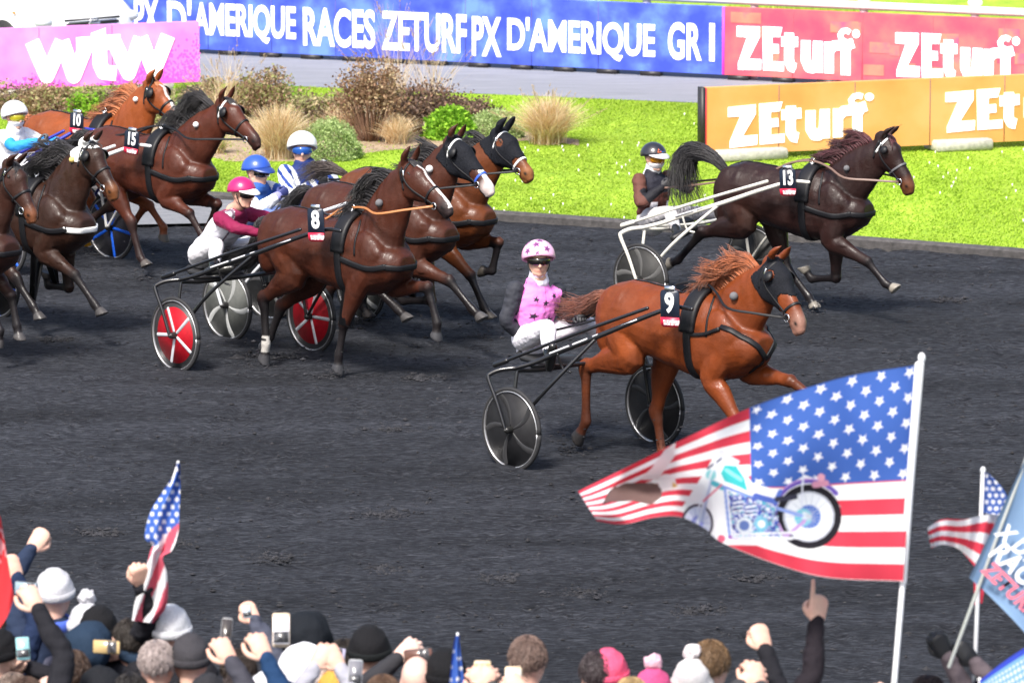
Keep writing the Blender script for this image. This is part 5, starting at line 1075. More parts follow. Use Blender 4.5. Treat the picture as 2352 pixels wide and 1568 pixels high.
    me = organic(mb, voxel * (1.7 if voxel > .0125 else 1), 2, .5); V = vco(me); N = vno(me); setco(me, V + N * ((vnoise(V * 28, 17) - .5) * .006)[:, None])
    setcol(me, np.tile(np.array(trouser, float), (len(V), 1))); link_mesh('trousers', me, tmat or CLOTHV_M, t, world=True)
    for q in 'NF':
        an, kn = J['an' + q], J['kn' + q]; sh = nrm(an - kn); fwd = J.get('toe' + q); fwd = nrm(fwd) if fwd is not None else nrm(np.asarray(face) - sh * (sh @ np.asarray(face))); mb = MB()
        mb.tube([an - sh * .16 * k, an - sh * .04 * k, an + sh * .02 * k], np.array([.05, .045, .042]) * k, seg=12); mb.tube([an + sh * .045 * k - fwd * .045 * k, an + sh * .05 * k + fwd * .06 * k, an + sh * .062 * k + fwd * .165 * k], np.array([(.042, .036), (.038, .040), (.024, .034)]) * k, side=np.cross(sh, fwd), seg=12)
        link_mesh('boot', organic(mb, .008, 2), None, t, world=True).data.materials.append(mat('boot_%02x%02x%02x' % tuple(int(q_ * 255) for q_ in boot), boot, .35, coat=.3))
    return P, M, J
def star(c, r, rot=0, inner=.42):
    return [(c[0] + (r if i % 2 == 0 else r * inner) * math.sin(rot + i * math.pi / 5), c[1] + (r if i % 2 == 0 else r * inner) * math.cos(rot + i * math.pi / 5)) for i in range(10)]
def in_star(x, y, c, r, rot=0):
    dx, dy = x - c[0], y - c[1]; an = np.arctan2(dx, dy) - rot; rr = np.hypot(dx, dy); sec = 2 * math.pi / 5; q = np.abs((an + sec / 2) % sec - sec / 2)
    # star edge: line from (angle 0, r) to (angle sec/2, r*inner)
    inner = .42; x1, y1 = 0, r; x2, y2 = r * inner * math.sin(sec / 2), r * inner * math.cos(sec / 2); px, py = rr * np.sin(q), rr * np.cos(q)
    return (x2 - x1) * (py - y1) - (y2 - y1) * (px - x1) < 0
GOG = lambda c, nm: mat(nm, c, .06, .2, coat=1)
PWHITE = (.80, .80, .82); NAVY = (.015, .03, .13)
def helmet(t, P, M, col, kind='full', peak=None, stars=False, label=None, k=1.0):
    lim = (lambda a: 1.30 + .87 * (1 - math.cos(a)) * .5) if kind == 'full' else (lambda a: 1.32 + .43 * (1 - math.cos(a)) * .5)
    rad = (.142, .128, .130) if kind == 'full' else (.130, .116, .120)
    mb = shell(P, M, rad, lim, .014, cx=-.008, cz=.022); h = mb.build('helmet', mat('helmet_%02x%02x%02x' % tuple(int(q * 255) for q in col), col, .3, coat=.5), t, world=True)
    if stars:
        mb = MB()
        for (a, e, r_) in ((.35, .95, .036), (-.55, .62, .032), (.9, .45, .032), (1.7, .9, .036), (-1.6, .75, .036), (-.2, 1.35, .034), (2.6, .6, .036), (0.2, .42, .022), (-2.6, .8, .034)):
            d = np.array([math.cos(e) * math.cos(a), math.cos(e) * math.sin(a), math.sin(e)]); c = np.array([-.008, 0, .022]) + d * (np.array(rad)); tx = nrm(np.cross((0, 0, 1), d)); ty = np.cross(d, tx)
            pts = star((0, 0), r_, a); ring = [P(*(lambda q: np.array([-.008, 0, .022]) + q / np.linalg.norm(q / (np.array(rad) + .0018)))(c + tx * x + ty * y - np.array([-.008, 0, .022]))) for x, y in pts]; cc = P(*(np.array([-.008, 0, .022]) + d * (np.array(rad) + .003)))
            V = ring + [cc]; mb.add(V, [(i, (i + 1) % 10, 10) for i in range(10)])
        mb.build('star_pattern', mat('purple_star_mat', (.16, .04, .16), .4), h, smooth=False, world=False) if False else link_mesh('star_pattern', mb.mesh(False), mat('purple_star_mat', (.16, .04, .16), .4), h).data.transform((world_m(t)).inverted())
    if peak:
        mb = MB(); Rg = []
        for a in np.linspace(-1.15, 1.15, 15):
            c_ = math.cos(a * 1.25); r0 = np.array([(.112) * math.cos(a), .104 * math.sin(a), .052 - .012 * abs(a)]); r1 = np.array([(.125 + .055 * max(0, c_)) * math.cos(a), (.112 + .02 * max(0, c_)) * math.sin(a), .036 - .022 * max(0, c_)]); Rg.append([P(*r0), P(*(r0 + (0, 0, .008))), P(*((r0 + r1) / 2 + (0, 0, .007))), P(*(r1 + (0, 0, .005))), P(*(r1 + (0, 0, -.002))), P(*((r0 + r1) / 2 - (0, 0, .001)))])
        mb.rings(Rg); mb.build('peak', mat('peak_%02x%02x%02x' % tuple(int(q * 255) for q in peak), peak, .35), t, world=True)
    if kind == 'full':
        mb = band(P, M, (.098, .086, .095), 2.2, -.75, .25, .012, cx=-.012, cz=-.01, n=26); m_ = mb.mesh()
    return h
def goggles(t, P, M, col, strap=(.02, .02, .02), nm='goggle_lens', big=False):
    mb = band(P, M, (.104, .082, .09), 1.15, -.26 if not big else -.36, .30, .012, cx=.004, cz=0.0, taper=.45); mb.build('goggles', GOG(col, nm), t, world=True)
    mb = band(P, M, (.102, .084, .094), 2.9, -.02, .12, .010, cx=-.008, cz=.004, n=24); m_ = mb.mesh(); bpy.data.meshes.remove(m_)
def gaiter(t, P, M, J, col=(.8, .8, .82), face=True, top=-.30):
    mb = MB(); R0 = [(.070, .068), (.074, .070), (.078, .074)]
    mb.tube([P(.004, 0, -.080), P(-.008, 0, -.115), P(-.02, 0, -.165)], np.array([(.086, .074), (.080, .076), (.092, .092)]), side=M[:, 1], seg=18, smooth=3)
    if face: b = band(P, M, (.108, .080, .116), 1.5, -1.25, top, .008, cx=.006, cz=-.002, n=18); V = np.vstack(b.v); mb.add(V, b.f)
    me = organic(mb, .007, 3); V = vco(me); setco(me, V + vno(me) * ((vnoise(V * 45, 4) - .5) * .005)[:, None]); link_mesh('neck_gaiter', me, mat('gaiter_%02x' % int(col[0] * 255), col, .8), t, world=True)
def chin_strap(t, P, M):
    mb = MB(); mb.tube([P(.01, .084, .0), P(.03, .074, -.06), P(.045, .035, -.112), P(.048, 0, -.122), P(.045, -.035, -.112), P(.03, -.074, -.06), P(.01, -.084, .0)], .005, smooth=3, seg=6); mb.build('chin_strap', mat('strap_mat', (.02, .02, .02), .6), t, world=True)
def driver(SK, J, face, pat, label, lats=None, **kw):
    lat = dict(head=0, neck=0, shN=.19, shF=-.19, elN=.27, elF=-.27, haN=.14, haF=-.14, hip=0, knN=.27, knF=-.27, anN=.44, anF=-.44); lat.update(lats or {})
    W = {q: SK.L(p[0], p[1], lat[q]) for q, p in J.items()}; o = SK.o + SK.h * SK.loc(W['hip'])[0]
    print('DRV', label[:22], 'head', SK.loc(W['head']).round(2), 'hip', SK.loc(W['hip']).round(2))
    t = thing('person', (o[0], o[1], 0), SK.ang, label, 'person', 'drivers seated in the racing sulkies'); hips = -SK.l
    f = nrm(face); kw.setdefault('palm', {}); kw.setdefault('k', 1.07); P, M, J2 = figure(t, W, f, pat, hips=hips, **kw); return t, P, M, J2
S9 = Sulky((1175, 978), (1505, 938), phi=47, label='black sulky with dark clear wheel discs drawn by horse 9', disc=(.018, .018, .02), blade=(.028, .028, .030)); S9.shafts(H9)
S8 = Sulky((408, 757), (712, 738), phi=48, label='black sulky with red wheel discs drawn by horse 8', disc=(.36, .006, .015), blade=(.45, .46, .50), blades=5, wheelkind='red'); S8.shafts(H8)
S13 = Sulky((1471, 634), (1733, 604), phi=42, label='cream white sulky drawn by horse 13', tube=(.66, .64, .58), metal=0, disc=(.03, .03, .03), blade=(.10, .10, .10)); S13.shafts(H13)
SA = Sulky((526, 688), (826, 668), phi=46, label='sulky with grey clear wheel discs and white shafts behind horse 8', tube=(.62, .64, .68), metal=0, disc=(.10, .105, .10), blade=(.35, .36, .36)); SA.shafts(HA)
SB = Sulky((618, 640), (905, 622), phi=42, label='dark sulky half hidden, driven by the driver in blue and white stripes', disc=(.03, .03, .03), blade=(.2, .2, .2)); SB.shafts(HB)
S15 = Sulky(far=(255, 522), phi=42, label='white sulky with blue wheel spokes drawn by horse 15', tube=(.70, .70, .70), metal=0, disc=(.03, .03, .04), blade=(.01, .10, .60), wheelkind='spoke'); S15.shafts(H15)
S10 = Sulky(far=(190, 500), phi=40, label='sulky with yellow wheels and blue shafts drawn by horse 10', tube=(.02, .03, .30), metal=0, disc=(.62, .30, .02), blade=(.5, .25, .03)); S10.shafts(H10)
SC = Sulky(far=(-12, 652), phi=42, label='dark sulky of the white capped horse, its wheel just inside the left edge', disc=(.02, .02, .02), blade=(.01, .10, .60), wheelkind='spoke'); SC.shafts(HC)
def pat9(a, b, f, arm, ta, V, C):
    C[:] = (.80, .22, .62); y = b * .5
    for (x0, y0, r_, rot, fr) in ((-.08, .44, .034, .2, 1), (.075, .46, .03, -.3, 1), (0.0, .40, .036, .1, 1), (-.085, .27, .045, .3, 1), (.05, .22, .046, 0, 1), (-.06, .08, .05, .2, 1), (.12, .30, .04, .4, 1), (.11, .05, .045, .1, 1), (0, .3, .05, 0, -1), (.1, .15, .05, .3, -1)):
        m = in_star(-a, y, (x0, y0), r_, rot) & ((f > -.02) if fr > 0 else (f < -.02)); C[m] = (.03, .022, .04)
    C[(np.abs(a) < .004) & (f > 0)] *= .6; C[arm > 0] = (.032, .034, .044); return C
t, P, M, J2 = driver(S9, dict(head=(1237, 596), neck=(1238, 636), shN=(1184, 663), shF=(1280, 668), elN=(1164, 730), elF=(1298, 722), haN=(1190, 768), haF=(1330, 728), hip=(1222, 775), knN=(1262, 750), knF=(1322, 752), anN=(1262, 812), anF=(1380, 772)), (.10, -1, -.02), pat9,
    'driver in a pink jacket with black stars and pink starred helmet', trouser=(.74, .72, .78), glove=GLOVE_M, hands=('relaxed', 'grip'), voxel=.0085, jk=1.15, wr_=.007, k=1.10)
helmet(t, P, M, (.80, .42, .62), 'full', stars=True); goggles(t, P, M, (.008, .006, .006), nm='black_lens'); gaiter(t, P, M, J2, (.74, .72, .82), top=-.86); chin_strap(t, P, M)
mb = band(P, M, (.104, .092, .105), 2.5, -.55, .15, .010, cx=-.022, cz=-.0, n=30); 
H9.rein([J2['haN'], J2['haF']], w_=.02)
def pat8(a, b, f, arm, ta, V, C):
    C[:] = (.62, .62, .68); C[(b > .93) & (np.abs(a) < .12)] = (.22, .02, .07); C[(np.abs(np.abs(a) - .13) < .008) & (b > .4)] = (.15, .10, .14); C[arm > 0] = (.20, .012, .055); C[(arm > 0) & (ta > .96)] = (.5, .2, .3); return C
t, P, M, J2 = driver(S8, dict(head=(556, 444), neck=(534, 484), shN=(505, 502), shF=(572, 492), elN=(545, 526), elF=(610, 500), haN=(600, 536), haF=(650, 502), hip=(474, 580), knN=(506, 560), knF=(568, 566), anN=(492, 606), anF=(600, 562)), (.80, -.62, -.08), pat8,
    'driver in a light grey jacket with maroon sleeves and a magenta cap', trouser=(.76, .75, .78), glove=mat('pink_glove_mat', (.45, .15, .22), .6), lats=dict(haN=.10, haF=-.10))
helmet(t, P, M, (.42, .012, .12), 'cap', peak=(.75, .75, .76)); goggles(t, P, M, (.008, .006, .006), nm='black_lens'); chin_strap(t, P, M); H8.rein([J2['haN'], J2['haF']], m=TAN_M)
def patA(a, b, f, arm, ta, V, C):
    C[:] = (.74, .76, .80); C[(b > .80)] = (.03, .10, .36); C[arm > 0] = (.74, .76, .80); C[(arm > 0) & (ta > .14) & (ta < .26)] = (.03, .08, .34); C[(arm > 0) & (ta < .06)] = (.74, .76, .80); C[(arm > 0) & (ta > .95)] = (.25, .25, .55); return C
t, P, M, J2 = driver(SA, dict(head=(590, 395), neck=(577, 434), shN=(566, 452), shF=(614, 434), elN=(590, 480), elF=(660, 446), haN=(622, 462), haF=(704, 455), hip=(556, 520), knN=(640, 475), knF=(680, 480), anN=(668, 500), anF=(740, 505)), (.72, -.66, -.05), patA,
    'driver in white and blue silks with a royal blue cap, between horses 8 and 15', trouser=(.12, .18, .42), glove=mat('navy_glove_mat', (.03, .04, .16), .6), voxel=.012, k=1.15, jk=1.6)
helmet(t, P, M, (.025, .08, .42), 'cap', peak=(.02, .05, .22)); goggles(t, P, M, (.008, .006, .006), nm='black_lens'); HA.rein([J2['haN'], J2['haF']])
def patB(a, b, f, arm, ta, V, C):
    C[:] = (.76, .78, .82); C[(np.abs(a) < .055 + .06 * np.clip(b - .5, 0, 1)) | ((np.abs(a) > .125) & (np.abs(a) < .165))] = NAVY; C[np.abs(b - .15) < .05] = NAVY
    s_ = np.sin(V[:, 0] * 60 + V[:, 2] * 50); m = arm > 0; C[m] = (.76, .78, .82); C[m & (s_ > .25)] = (.02, .05, .24); return C
t, P, M, J2 = driver(SB, dict(head=(694, 342), neck=(697, 381), shN=(656, 396), shF=(742, 386), elN=(662, 440), elF=(758, 410), haN=(725, 420), haF=(748, 412), hip=(690, 470), knN=(740, 446), knF=(778, 440), anN=(752, 480), anF=(820, 460)), (.06, -1, 0), patB,
    'driver in blue and white striped silks with a white helmet and mirrored goggles', trouser=(.7, .7, .74), glove=GLOVE_M, voxel=.012, k=1.16, jk=1.6)
helmet(t, P, M, (.80, .80, .80), 'full', k=1.16); goggles(t, P, M, (.02, .10, .42), nm='blue_mirror_lens', big=True); HB.rein([J2['haN'], J2['haF']])
def pat13(a, b, f, arm, ta, V, C):
    C[:] = (.085, .030, .026); C[(np.abs(np.abs(a) - .085) < .03) & (b < .45) & (f > 0)] = (.72, .70, .76); C[(b > .68)] = (.02, .02, .03); m = arm > 0; C[m] = (.11, .045, .035); C[m & (ta > .62)] = (.015, .015, .02); C[(b < .06)] = (.02, .015, .015); return C
t, P, M, J2 = driver(S13, dict(head=(1502, 362), neck=(1497, 400), shN=(1468, 414), shF=(1532, 405), elN=(1470, 448), elF=(1560, 420), haN=(1520, 432), haF=(1545, 420), hip=(1500, 500), knN=(1538, 490), knF=(1580, 492), anN=(1552, 525), anF=(1640, 490)), (.62, -.78, -.05), pat13,
    'driver in a brown jacket with white strips, black helmet and face mask', trouser=(.60, .58, .60), glove=GLOVE_M, hands=('fist', 'grip'))
h = helmet(t, P, M, (.018, .018, .024), 'cap', peak=(.5, .5, .52)); goggles(t, P, M, (.50, .22, .01), nm='amber_lens', big=True); gaiter(t, P, M, J2, (.78, .78, .80)); H13.rein([J2['haN'], J2['haF']], m=mat('brown_rein_mat', (.16, .10, .08), .5))
def badge(pts, c, nm):
    mb = MB(); V = [P(*(np.array([-.008, 0, .022]) + (lambda q: q / np.linalg.norm(q / (np.array([.130, .116, .120]) + .002)))(np.array([.12, y, z])))) for y, z in pts]; mb.add(V, [tuple(range(len(V)))]); mb.build(nm, c, t, world=True, smooth=False)
badge([(.05, .045), (.035, .095), (.005, .045)], mat('badge_orange_mat', (.75, .15, .03), .5), 'helmet_badge'); badge([(.002, .045), (.030, .09), (-.03, .045)], mat('badge_blue_mat', (.03, .15, .55), .5), 'helmet_badge')
def pat15(a, b, f, arm, ta, V, C):
    C[:] = (.80, .81, .83); C[(b > .05) & (b < .30)] = (.03, .25, .65); m = arm > 0; C[m & (ta > .38)] = (.03, .27, .68); return C
t, P, M, J2 = driver(S15, dict(head=(34, 267), neck=(34, 303), shN=(8, 312), shF=(58, 308), elN=(28, 334), elF=(90, 322), haN=(86, 326), haF=(140, 318), hip=(10, 378), knN=(60, 362), knF=(90, 366), anN=(70, 400), anF=(130, 380)), (.55, -.8, -.05), pat15,
    'driver in white and sky blue with a white helmet and yellow goggles', trouser=(.76, .76, .80), glove=mat('grey_glove_mat', (.08, .08, .09), .6), voxel=.012)
helmet(t, P, M, (.80, .80, .81), 'full'); goggles(t, P, M, (.45, .40, .02), nm='yellow_lens', big=True); gaiter(t, P, M, J2, (.75, .75, .78)); H15.rein([J2['haN'], J2['haF']])
# ================================================= FLAGS
FLAG_M = mat('flag_cloth_mat', rough=.75, attr='Col', trans=.42, spec=.15)
POLE_W = mat('white_pole_mat', (.80, .80, .82), .4)
def pwl(knots, s_):
    k = np.array(knots, float); return np.stack([np.interp(s_, k[:, 0], k[:, 1]), np.interp(s_, k[:, 0], k[:, 2])], -1)
def smooth_pwl(knots, s_):
    k = np.array(knots, float); C_ = cr(k, 12); return np.stack([np.interp(s_, C_[:, 0], C_[:, 1]), np.interp(s_, C_[:, 0], C_[:, 2])], -1)
def cloth(name, top, bot, dist, paint, parent, ns=200, nt=120, ripple=None, m=None, bulge=None):
    s_ = np.linspace(0, 1, ns); tt = np.linspace(0, 1, nt); A = smooth_pwl(top, s_); B = smooth_pwl(bot, s_)
    UV = A[:, None, :] * (1 - tt[None, :, None]) + B[:, None, :] * tt[None, :, None]
    if bulge is not None: UV = UV + bulge(s_[:, None], tt[None, :])
    Sg, Tg = np.meshgrid(s_, tt, indexing='ij'); D = dist + (ripple(Sg, Tg) if ripple is not None else 0) + 0 * Sg
    a = (UV[..., 0] - 1176) / FPX; b = -(UV[..., 1] - 784) / FPX; r = np.stack([a, math.cos(PITCH) + b * math.sin(PITCH), -math.sin(PITCH) + b * math.cos(PITCH)], -1)
    V = CP + r * (D / r[..., 1])[..., None]; V = V.reshape(-1, 3); i, j = np.meshgrid(np.arange(ns - 1), np.arange(nt - 1), indexing='ij'); q = (i * nt + j).ravel(); Fc = np.stack([q, q + nt, q + nt + 1, q + 1], 1)
    # a thin double-sided sheet with real thickness
    nv = len(V); off = np.array([0, .003, 0]); n = nv; rim = [k * nt for k in range(ns)] + [(ns - 1) * nt + k for k in range(1, nt)] + [k * nt + nt - 1 for k in range(ns - 2, -1, -1)] + [k for k in range(nt - 2, 0, -1)]
    allF = Fc.tolist() + (Fc[:, ::-1] + n).tolist() + [(rim[k], rim[(k + 1) % len(rim)], rim[(k + 1) % len(rim)] + n, rim[k] + n) for k in range(len(rim))]
    C_ = paint(Sg.ravel(), Tg.ravel(), UV[..., 0].ravel(), UV[..., 1].ravel()); me = bpy.data.meshes.new('f'); me.from_pydata(np.vstack([V, V + off]).tolist(), [], allF); me.polygons.foreach_set('use_smooth', [True] * len(me.polygons)); setcol(me, np.vstack([C_, C_]))
    return link_mesh(name, me, m or FLAG_M, parent, world=True)
RED = np.array([.66, .06, .10]); WHT = np.array([.84, .84, .86]); BLU = np.array([.06, .14, .46])
def stars_stripes(s_, t, canton=(.40, .53), ar=1.9, stripes=13, rows=9, cols=11, rs=.030):
    C_ = np.where((np.floor(t * stripes) % 2 == 0)[:, None], RED, WHT); m = (s_ < canton[0]) & (t < canton[1]); C_[m] = BLU
    cx, cy = canton[0] / cols, canton[1] / rows
    for i in range(cols):
        for j in range(rows):
            if (i + j) % 2 == 0: C_[in_star(s_ * ar, t, ((i + .5) * cx * ar, (j + .5) * cy), rs) & m] = WHT
    return C_
def pole(t, p0, p1, y0, y1, r=.016, m=POLE_W, knob=True):
    a, b = Y(*p0, y0), Y(*p1, y1); mb = MB(); mb.tube([a, b], [r, r], seg=14)
    if knob: mb.ell(a, (r * 1.3, r * 1.3, r * 1.8))
    mb.build('pole', m, t, world=True)
# --- big flag with the motorbike and eagle print
D0 = 27.6; o = Y(2055, 1568, D0)
bf = thing('flag', (o[0], o[1], 0), 0, 'big stars and stripes flag with a motorbike and eagle print on a white pole', 'flag')
pole(bf, (2117, 822), (2048, 1640), D0, D0, .015)
def ring(u, v, c, rx, ry=None, th=None):
    ry = ry or rx; q = np.hypot((u - c[0]) / rx, (v - c[1]) / ry); return (q < 1) if th is None else (q < 1) & (q > 1 - th / rx)
def seg(u, v, a, b, w_):
    a, b = np.array(a, float), np.array(b, float); d = b - a; t = np.clip(((u - a[0]) * d[0] + (v - a[1]) * d[1]) / (d @ d), 0, 1); return np.hypot(u - a[0] - t * d[0], v - a[1] - t * d[1]) < w_
def polyin(u, v, P):
    ins = np.zeros(len(u), bool); P = np.array(P, float)
    for i in range(len(P)):
        x1, y1 = P[i]; x2, y2 = P[i - 1]; c = ((y1 > v) != (y2 > v)) & (u < (x2 - x1) * (v - y1) / (y2 - y1 + 1e-9) + x1); ins ^= c
    return ins
def paint_big(s_, t, u, v):
    C_ = stars_stripes(s_, t, (.425, .53), 1.9, 13, 9, 11, .030)
    q = lambda x, y: (1286 + x * .375, 790 + y * .375)
    # eagle
    C_[polyin(u, v, [q(600, 830), q(700, 690), q(710, 600), q(640, 650), q(560, 760), q(480, 830)])] = (.80, .72, .74)
    C_[polyin(u, v, [q(255, 985), q(300, 900), q(360, 850), q(300, 930), q(380, 880), q(330, 960)])] = (.10, .07, .07)
    C_[polyin(u, v, [q(265, 965), q(330, 880), q(400, 850), q(560, 848), q(620, 860), q(625, 935), q(560, 985), q(450, 960), q(350, 965)])] = (.16, .10, .10)
    ea = polyin(u, v, [q(265, 965), q(330, 880), q(400, 850), q(560, 848), q(620, 860), q(625, 935), q(560, 985), q(450, 960), q(350, 965)]); C_[ea & (np.sin(u * .5 - v * .9) > .45)] = (.30, .20, .18); C_[ea & (np.sin(u * .5 - v * .9) < -.7)] = (.08, .05, .05); C_[ring(u, v, q(655, 845), 21, 19)] = (.84, .82, .84); C_[polyin(u, v, [q(690, 840), q(725, 870), q(690, 880)])] = (.7, .5, .2)
    # motorbike print
    C_[polyin(u, v, [q(740, 1010), q(900, 760), q(960, 660), q(1060, 690), q(1180, 850), q(1350, 900), q(1500, 800), q(1640, 850), q(1720, 1000), q(1690, 1170), q(1550, 1240), q(930, 1225)])] = WHT
    rw = q(1525, 1055); C_[ring(u, v, rw, 75, 74)] = (.02, .018, .025); C_[ring(u, v, rw, 59, 58)] = (.50, .52, .60); C_[ring(u, v, rw, 54, 54)] = (.78, .80, .84); C_[ring(u, v, rw, 27)] = (.06, .16, .55); C_[ring(u, v, q(1490, 1060), 20)] = (.15, .55, .66); C_[ring(u, v, q(1500, 1050), 9)] = (.7, .8, .85)
    for a in np.linspace(0, 3.14, 10)[:-1]: C_[seg(u, v, (rw[0] + 52 * math.cos(a), rw[1] + 52 * math.sin(a)), (rw[0] - 52 * math.cos(a), rw[1] - 52 * math.sin(a)), .8)] = (.55, .58, .65)
    arc = lambda c, r_, a0, a1, w_, col: [C_.__setitem__(seg(u, v, (c[0] + r_ * math.cos(a), c[1] + r_ * math.sin(a)), (c[0] + r_ * math.cos(a + .12), c[1] + r_ * math.sin(a + .12)), w_), col) for a in np.arange(a0, a1, .12)]
    arc(rw, 82, 3.3, 5.5, 5.5, (.16, .10, .45)); arc(rw, 86, 3.5, 5.2, 1.6, (.50, .30, .62))
    fw = q(842, 1095); C_[ring(u, v, fw, 37, 44)] = (.10, .08, .12); C_[ring(u, v, fw, 31, 38)] = (.74, .76, .86); C_[ring(u, v, fw, 14, 17)] = (.22, .26, .62)
    for a in np.linspace(0, 3.14, 8)[:-1]: C_[seg(u, v, (fw[0] + 29 * math.cos(a), fw[1] + 35 * math.sin(a)), (fw[0] - 29 * math.cos(a), fw[1] - 35 * math.sin(a)), .8)] = (.45, .46, .7)
    C_[seg(u, v, q(985, 690), fw, 4)] = (.72, .74, .82); C_[seg(u, v, q(940, 780), q(870, 1080), 3)] = (.5, .55, .72); C_[ring(u, v, q(925, 800), 12)] = (.30, .62, .66)
    C_[seg(u, v, q(985, 670), q(1090, 720), 4)] = (.66, .68, .75); C_[ring(u, v, q(990, 665), 8)] = (.7, .7, .76)
    C_[polyin(u, v, [q(985, 790), q(1010, 740), q(1080, 745), q(1130, 820), q(1150, 900), q(1090, 870), q(1010, 840)])] = (.06, .50, .52); C_[seg(u, v, q(1020, 770), q(1110, 830), 4)] = (.30, .74, .74)
    for (a, b, w_, c) in [((940, 850), (1000, 880), 6, (.10, .45, .55)), ((1000, 870), (1240, 960), 3, (.2, .3, .65)), ((1200, 930), (1320, 965), 7, (.10, .16, .52)), ((1320, 960), (1350, 900), 5, (.12, .2, .6)), ((1010, 880), (1040, 1180), 3, (.25, .35, .7)), ((1040, 1180), (1370, 1190), 4, (.35, .12, .5)), ((1370, 1190), (1500, 1080), 4, (.55, .35, .65)), ((1290, 1010), (1380, 1180), 3, (.6, .4, .7)), ((1250, 980), (1480, 1050), 4, (.3, .4, .75)), ((1100, 1195), (1420, 1190), 3, (.75, .76, .8)), ((1150, 1040), (1250, 1150), 5, (.65, .7, .78)), ((1060, 1040), (1100, 1150), 6, (.2, .55, .62))]:
        C_[seg(u, v, q(*a), q(*b), w_)] = c
    eng = polyin(u, v, [q(1030, 900), q(1240, 960), q(1330, 1000), q(1350, 1180), q(1060, 1180)]); n = vnoise(np.c_[u * .20, v * .20, u * 0], 3); n2 = vnoise(np.c_[u * .30, v * .30, u * 0 + 4], 8)
    e = eng; C_[e] = (.42, .46, .66); C_[e & (n > .55)] = (.05, .10, .48); C_[e & (n <= .38)] = (.06, .42, .55); C_[e & (n2 > .68)] = (.78, .78, .84); C_[e & (n2 < .25)] = (.12, .08, .22)
    for (cx_, cy_) in ((1090, 960), (1170, 985)):
        for j in range(6): C_[seg(u, v, q(cx_ - 34, cy_ + j * 13), q(cx_ + 30, cy_ - 8 + j * 13), 1.6)] = (.80, .82, .86) if j % 2 else (.10, .12, .30)
    C_[ring(u, v, q(1130, 1110), 19)] = (.70, .74, .80); C_[ring(u, v, q(1130, 1110), 12)] = (.15, .22, .50); C_[ring(u, v, q(1235, 1100), 16)] = (.20, .50, .64); C_[ring(u, v, q(1235, 1100), 9)] = (.78, .80, .86)
    for dy_ in (0, 16): C_[seg(u, v, q(1060, 1165 + dy_), q(1470, 1150 + dy_ * 2.2), 2.6)] = (.78, .79, .84)
    C_[seg(u, v, q(1330, 950), q(1440, 935), 6)] = (.05, .05, .08); C_[seg(u, v, q(905, 760), q(990, 700), 2.5)] = (.12, .12, .2); C_[seg(u, v, q(960, 700), q(850, 1000), 2)] = (.82, .83, .88); C_[seg(u, v, q(880, 960), q(990, 860), 2.2)] = (.72, .2, .3)
    C_[seg(u, v, q(1490, 800), q(1480, 1000), 2)] = (.7, .72, .8); C_[seg(u, v, q(1560, 860), q(1630, 850), 7)] = (.62, .3, .42); C_[ring(u, v, q(1600, 815), 9)] = (.75, .4, .5); C_[ring(u, v, q(990, 1190), 9)] = (.7, .15, .25); C_[ring(u, v, q(925, 1195), 10)] = (.6, .6, .75)
    return C_
def rip_big(s_, t): return .20 * np.sin(s_ * 9 + t * 2.2) * s_ ** .6 + .05 * np.sin(s_ * 21 - t * 5) * s_ + .045 * np.sin(s_ * 15 + t * 5.0) + .02 * np.sin(s_ * 6 - t * 9) + .015 * np.sin(s_ * 40 + t * 9)
cloth('cloth', [(0, 2107, 838), (.2, 1935, 867), (.4, 1742, 929), (.6, 1603, 992), (.8, 1462, 1062), (.93, 1360, 1112), (1, 1328, 1128)],
      [(0, 2074, 1334), (.2, 1905, 1326), (.36, 1790, 1297), (.5, 1660, 1246), (.6, 1618, 1212), (.7, 1560, 1186), (.8, 1500, 1188), (.9, 1430, 1203), (1, 1372, 1196)], D0, paint_big, bf, 460, 300, rip_big)
mb = MB(); mb.tube([Y(2110, 838, D0 - .004), Y(2074, 1334, D0 - .004)], .020, seg=12); mb.build('sleeve_hem', mat('white_hem_mat', (.84, .84, .86), .7, trans=.2), bf, world=True)
# --- small folded flag held up by the raised arm at left
D1 = 29.6; o = Y(330, 1290, D1); f1 = thing('flag', (o[0], o[1], 0), 0, 'small folded stars and stripes flag held up in a raised fist at left', 'flag')
def paint_s(s_, t, u, v):
    C_ = np.tile(WHT, (len(s_), 1)); bl = (t + (s_ - .5) * .12 < .50); C_[bl] = BLU * 1.2
    w_ = ~bl; ph = (u * .9 + v * .35); C_[w_ & (np.sin(ph * .17) > 0)] = RED * np.array([1.05, 2.2, 2])
    for k, (x, y) in enumerate([(i * 19 + (j % 2) * 9 + 330, 1078 + j * 17) for i in range(5) for j in range(11)]): C_[bl & (np.hypot(u - x, v - y) < 5.0)] = WHT
    return C_
cloth('cloth', [(0, 405, 1063), (.12, 398, 1090), (.25, 372, 1130), (.38, 345, 1175), (.48, 332, 1232), (.54, 350, 1250), (.62, 344, 1268), (.72, 330, 1330), (.85, 310, 1380), (1, 303, 1424)],
      [(0, 413, 1064), (.12, 414, 1090), (.25, 414, 1130), (.38, 412, 1175), (.48, 410, 1220), (.54, 396, 1262), (.62, 374, 1280), (.72, 384, 1320), (.85, 382, 1390), (1, 352, 1430)], D1, lambda s_, t, u, v: paint_s(t, s_, u, v), f1, 110, 40, lambda s_, t: .03 * np.sin(t * 9 + s_ * 4) + .03 * np.sin(s_ * 8))
pole(f1, (409, 1062), (338, 1300), D1 + .02, D1 + .02, .006)
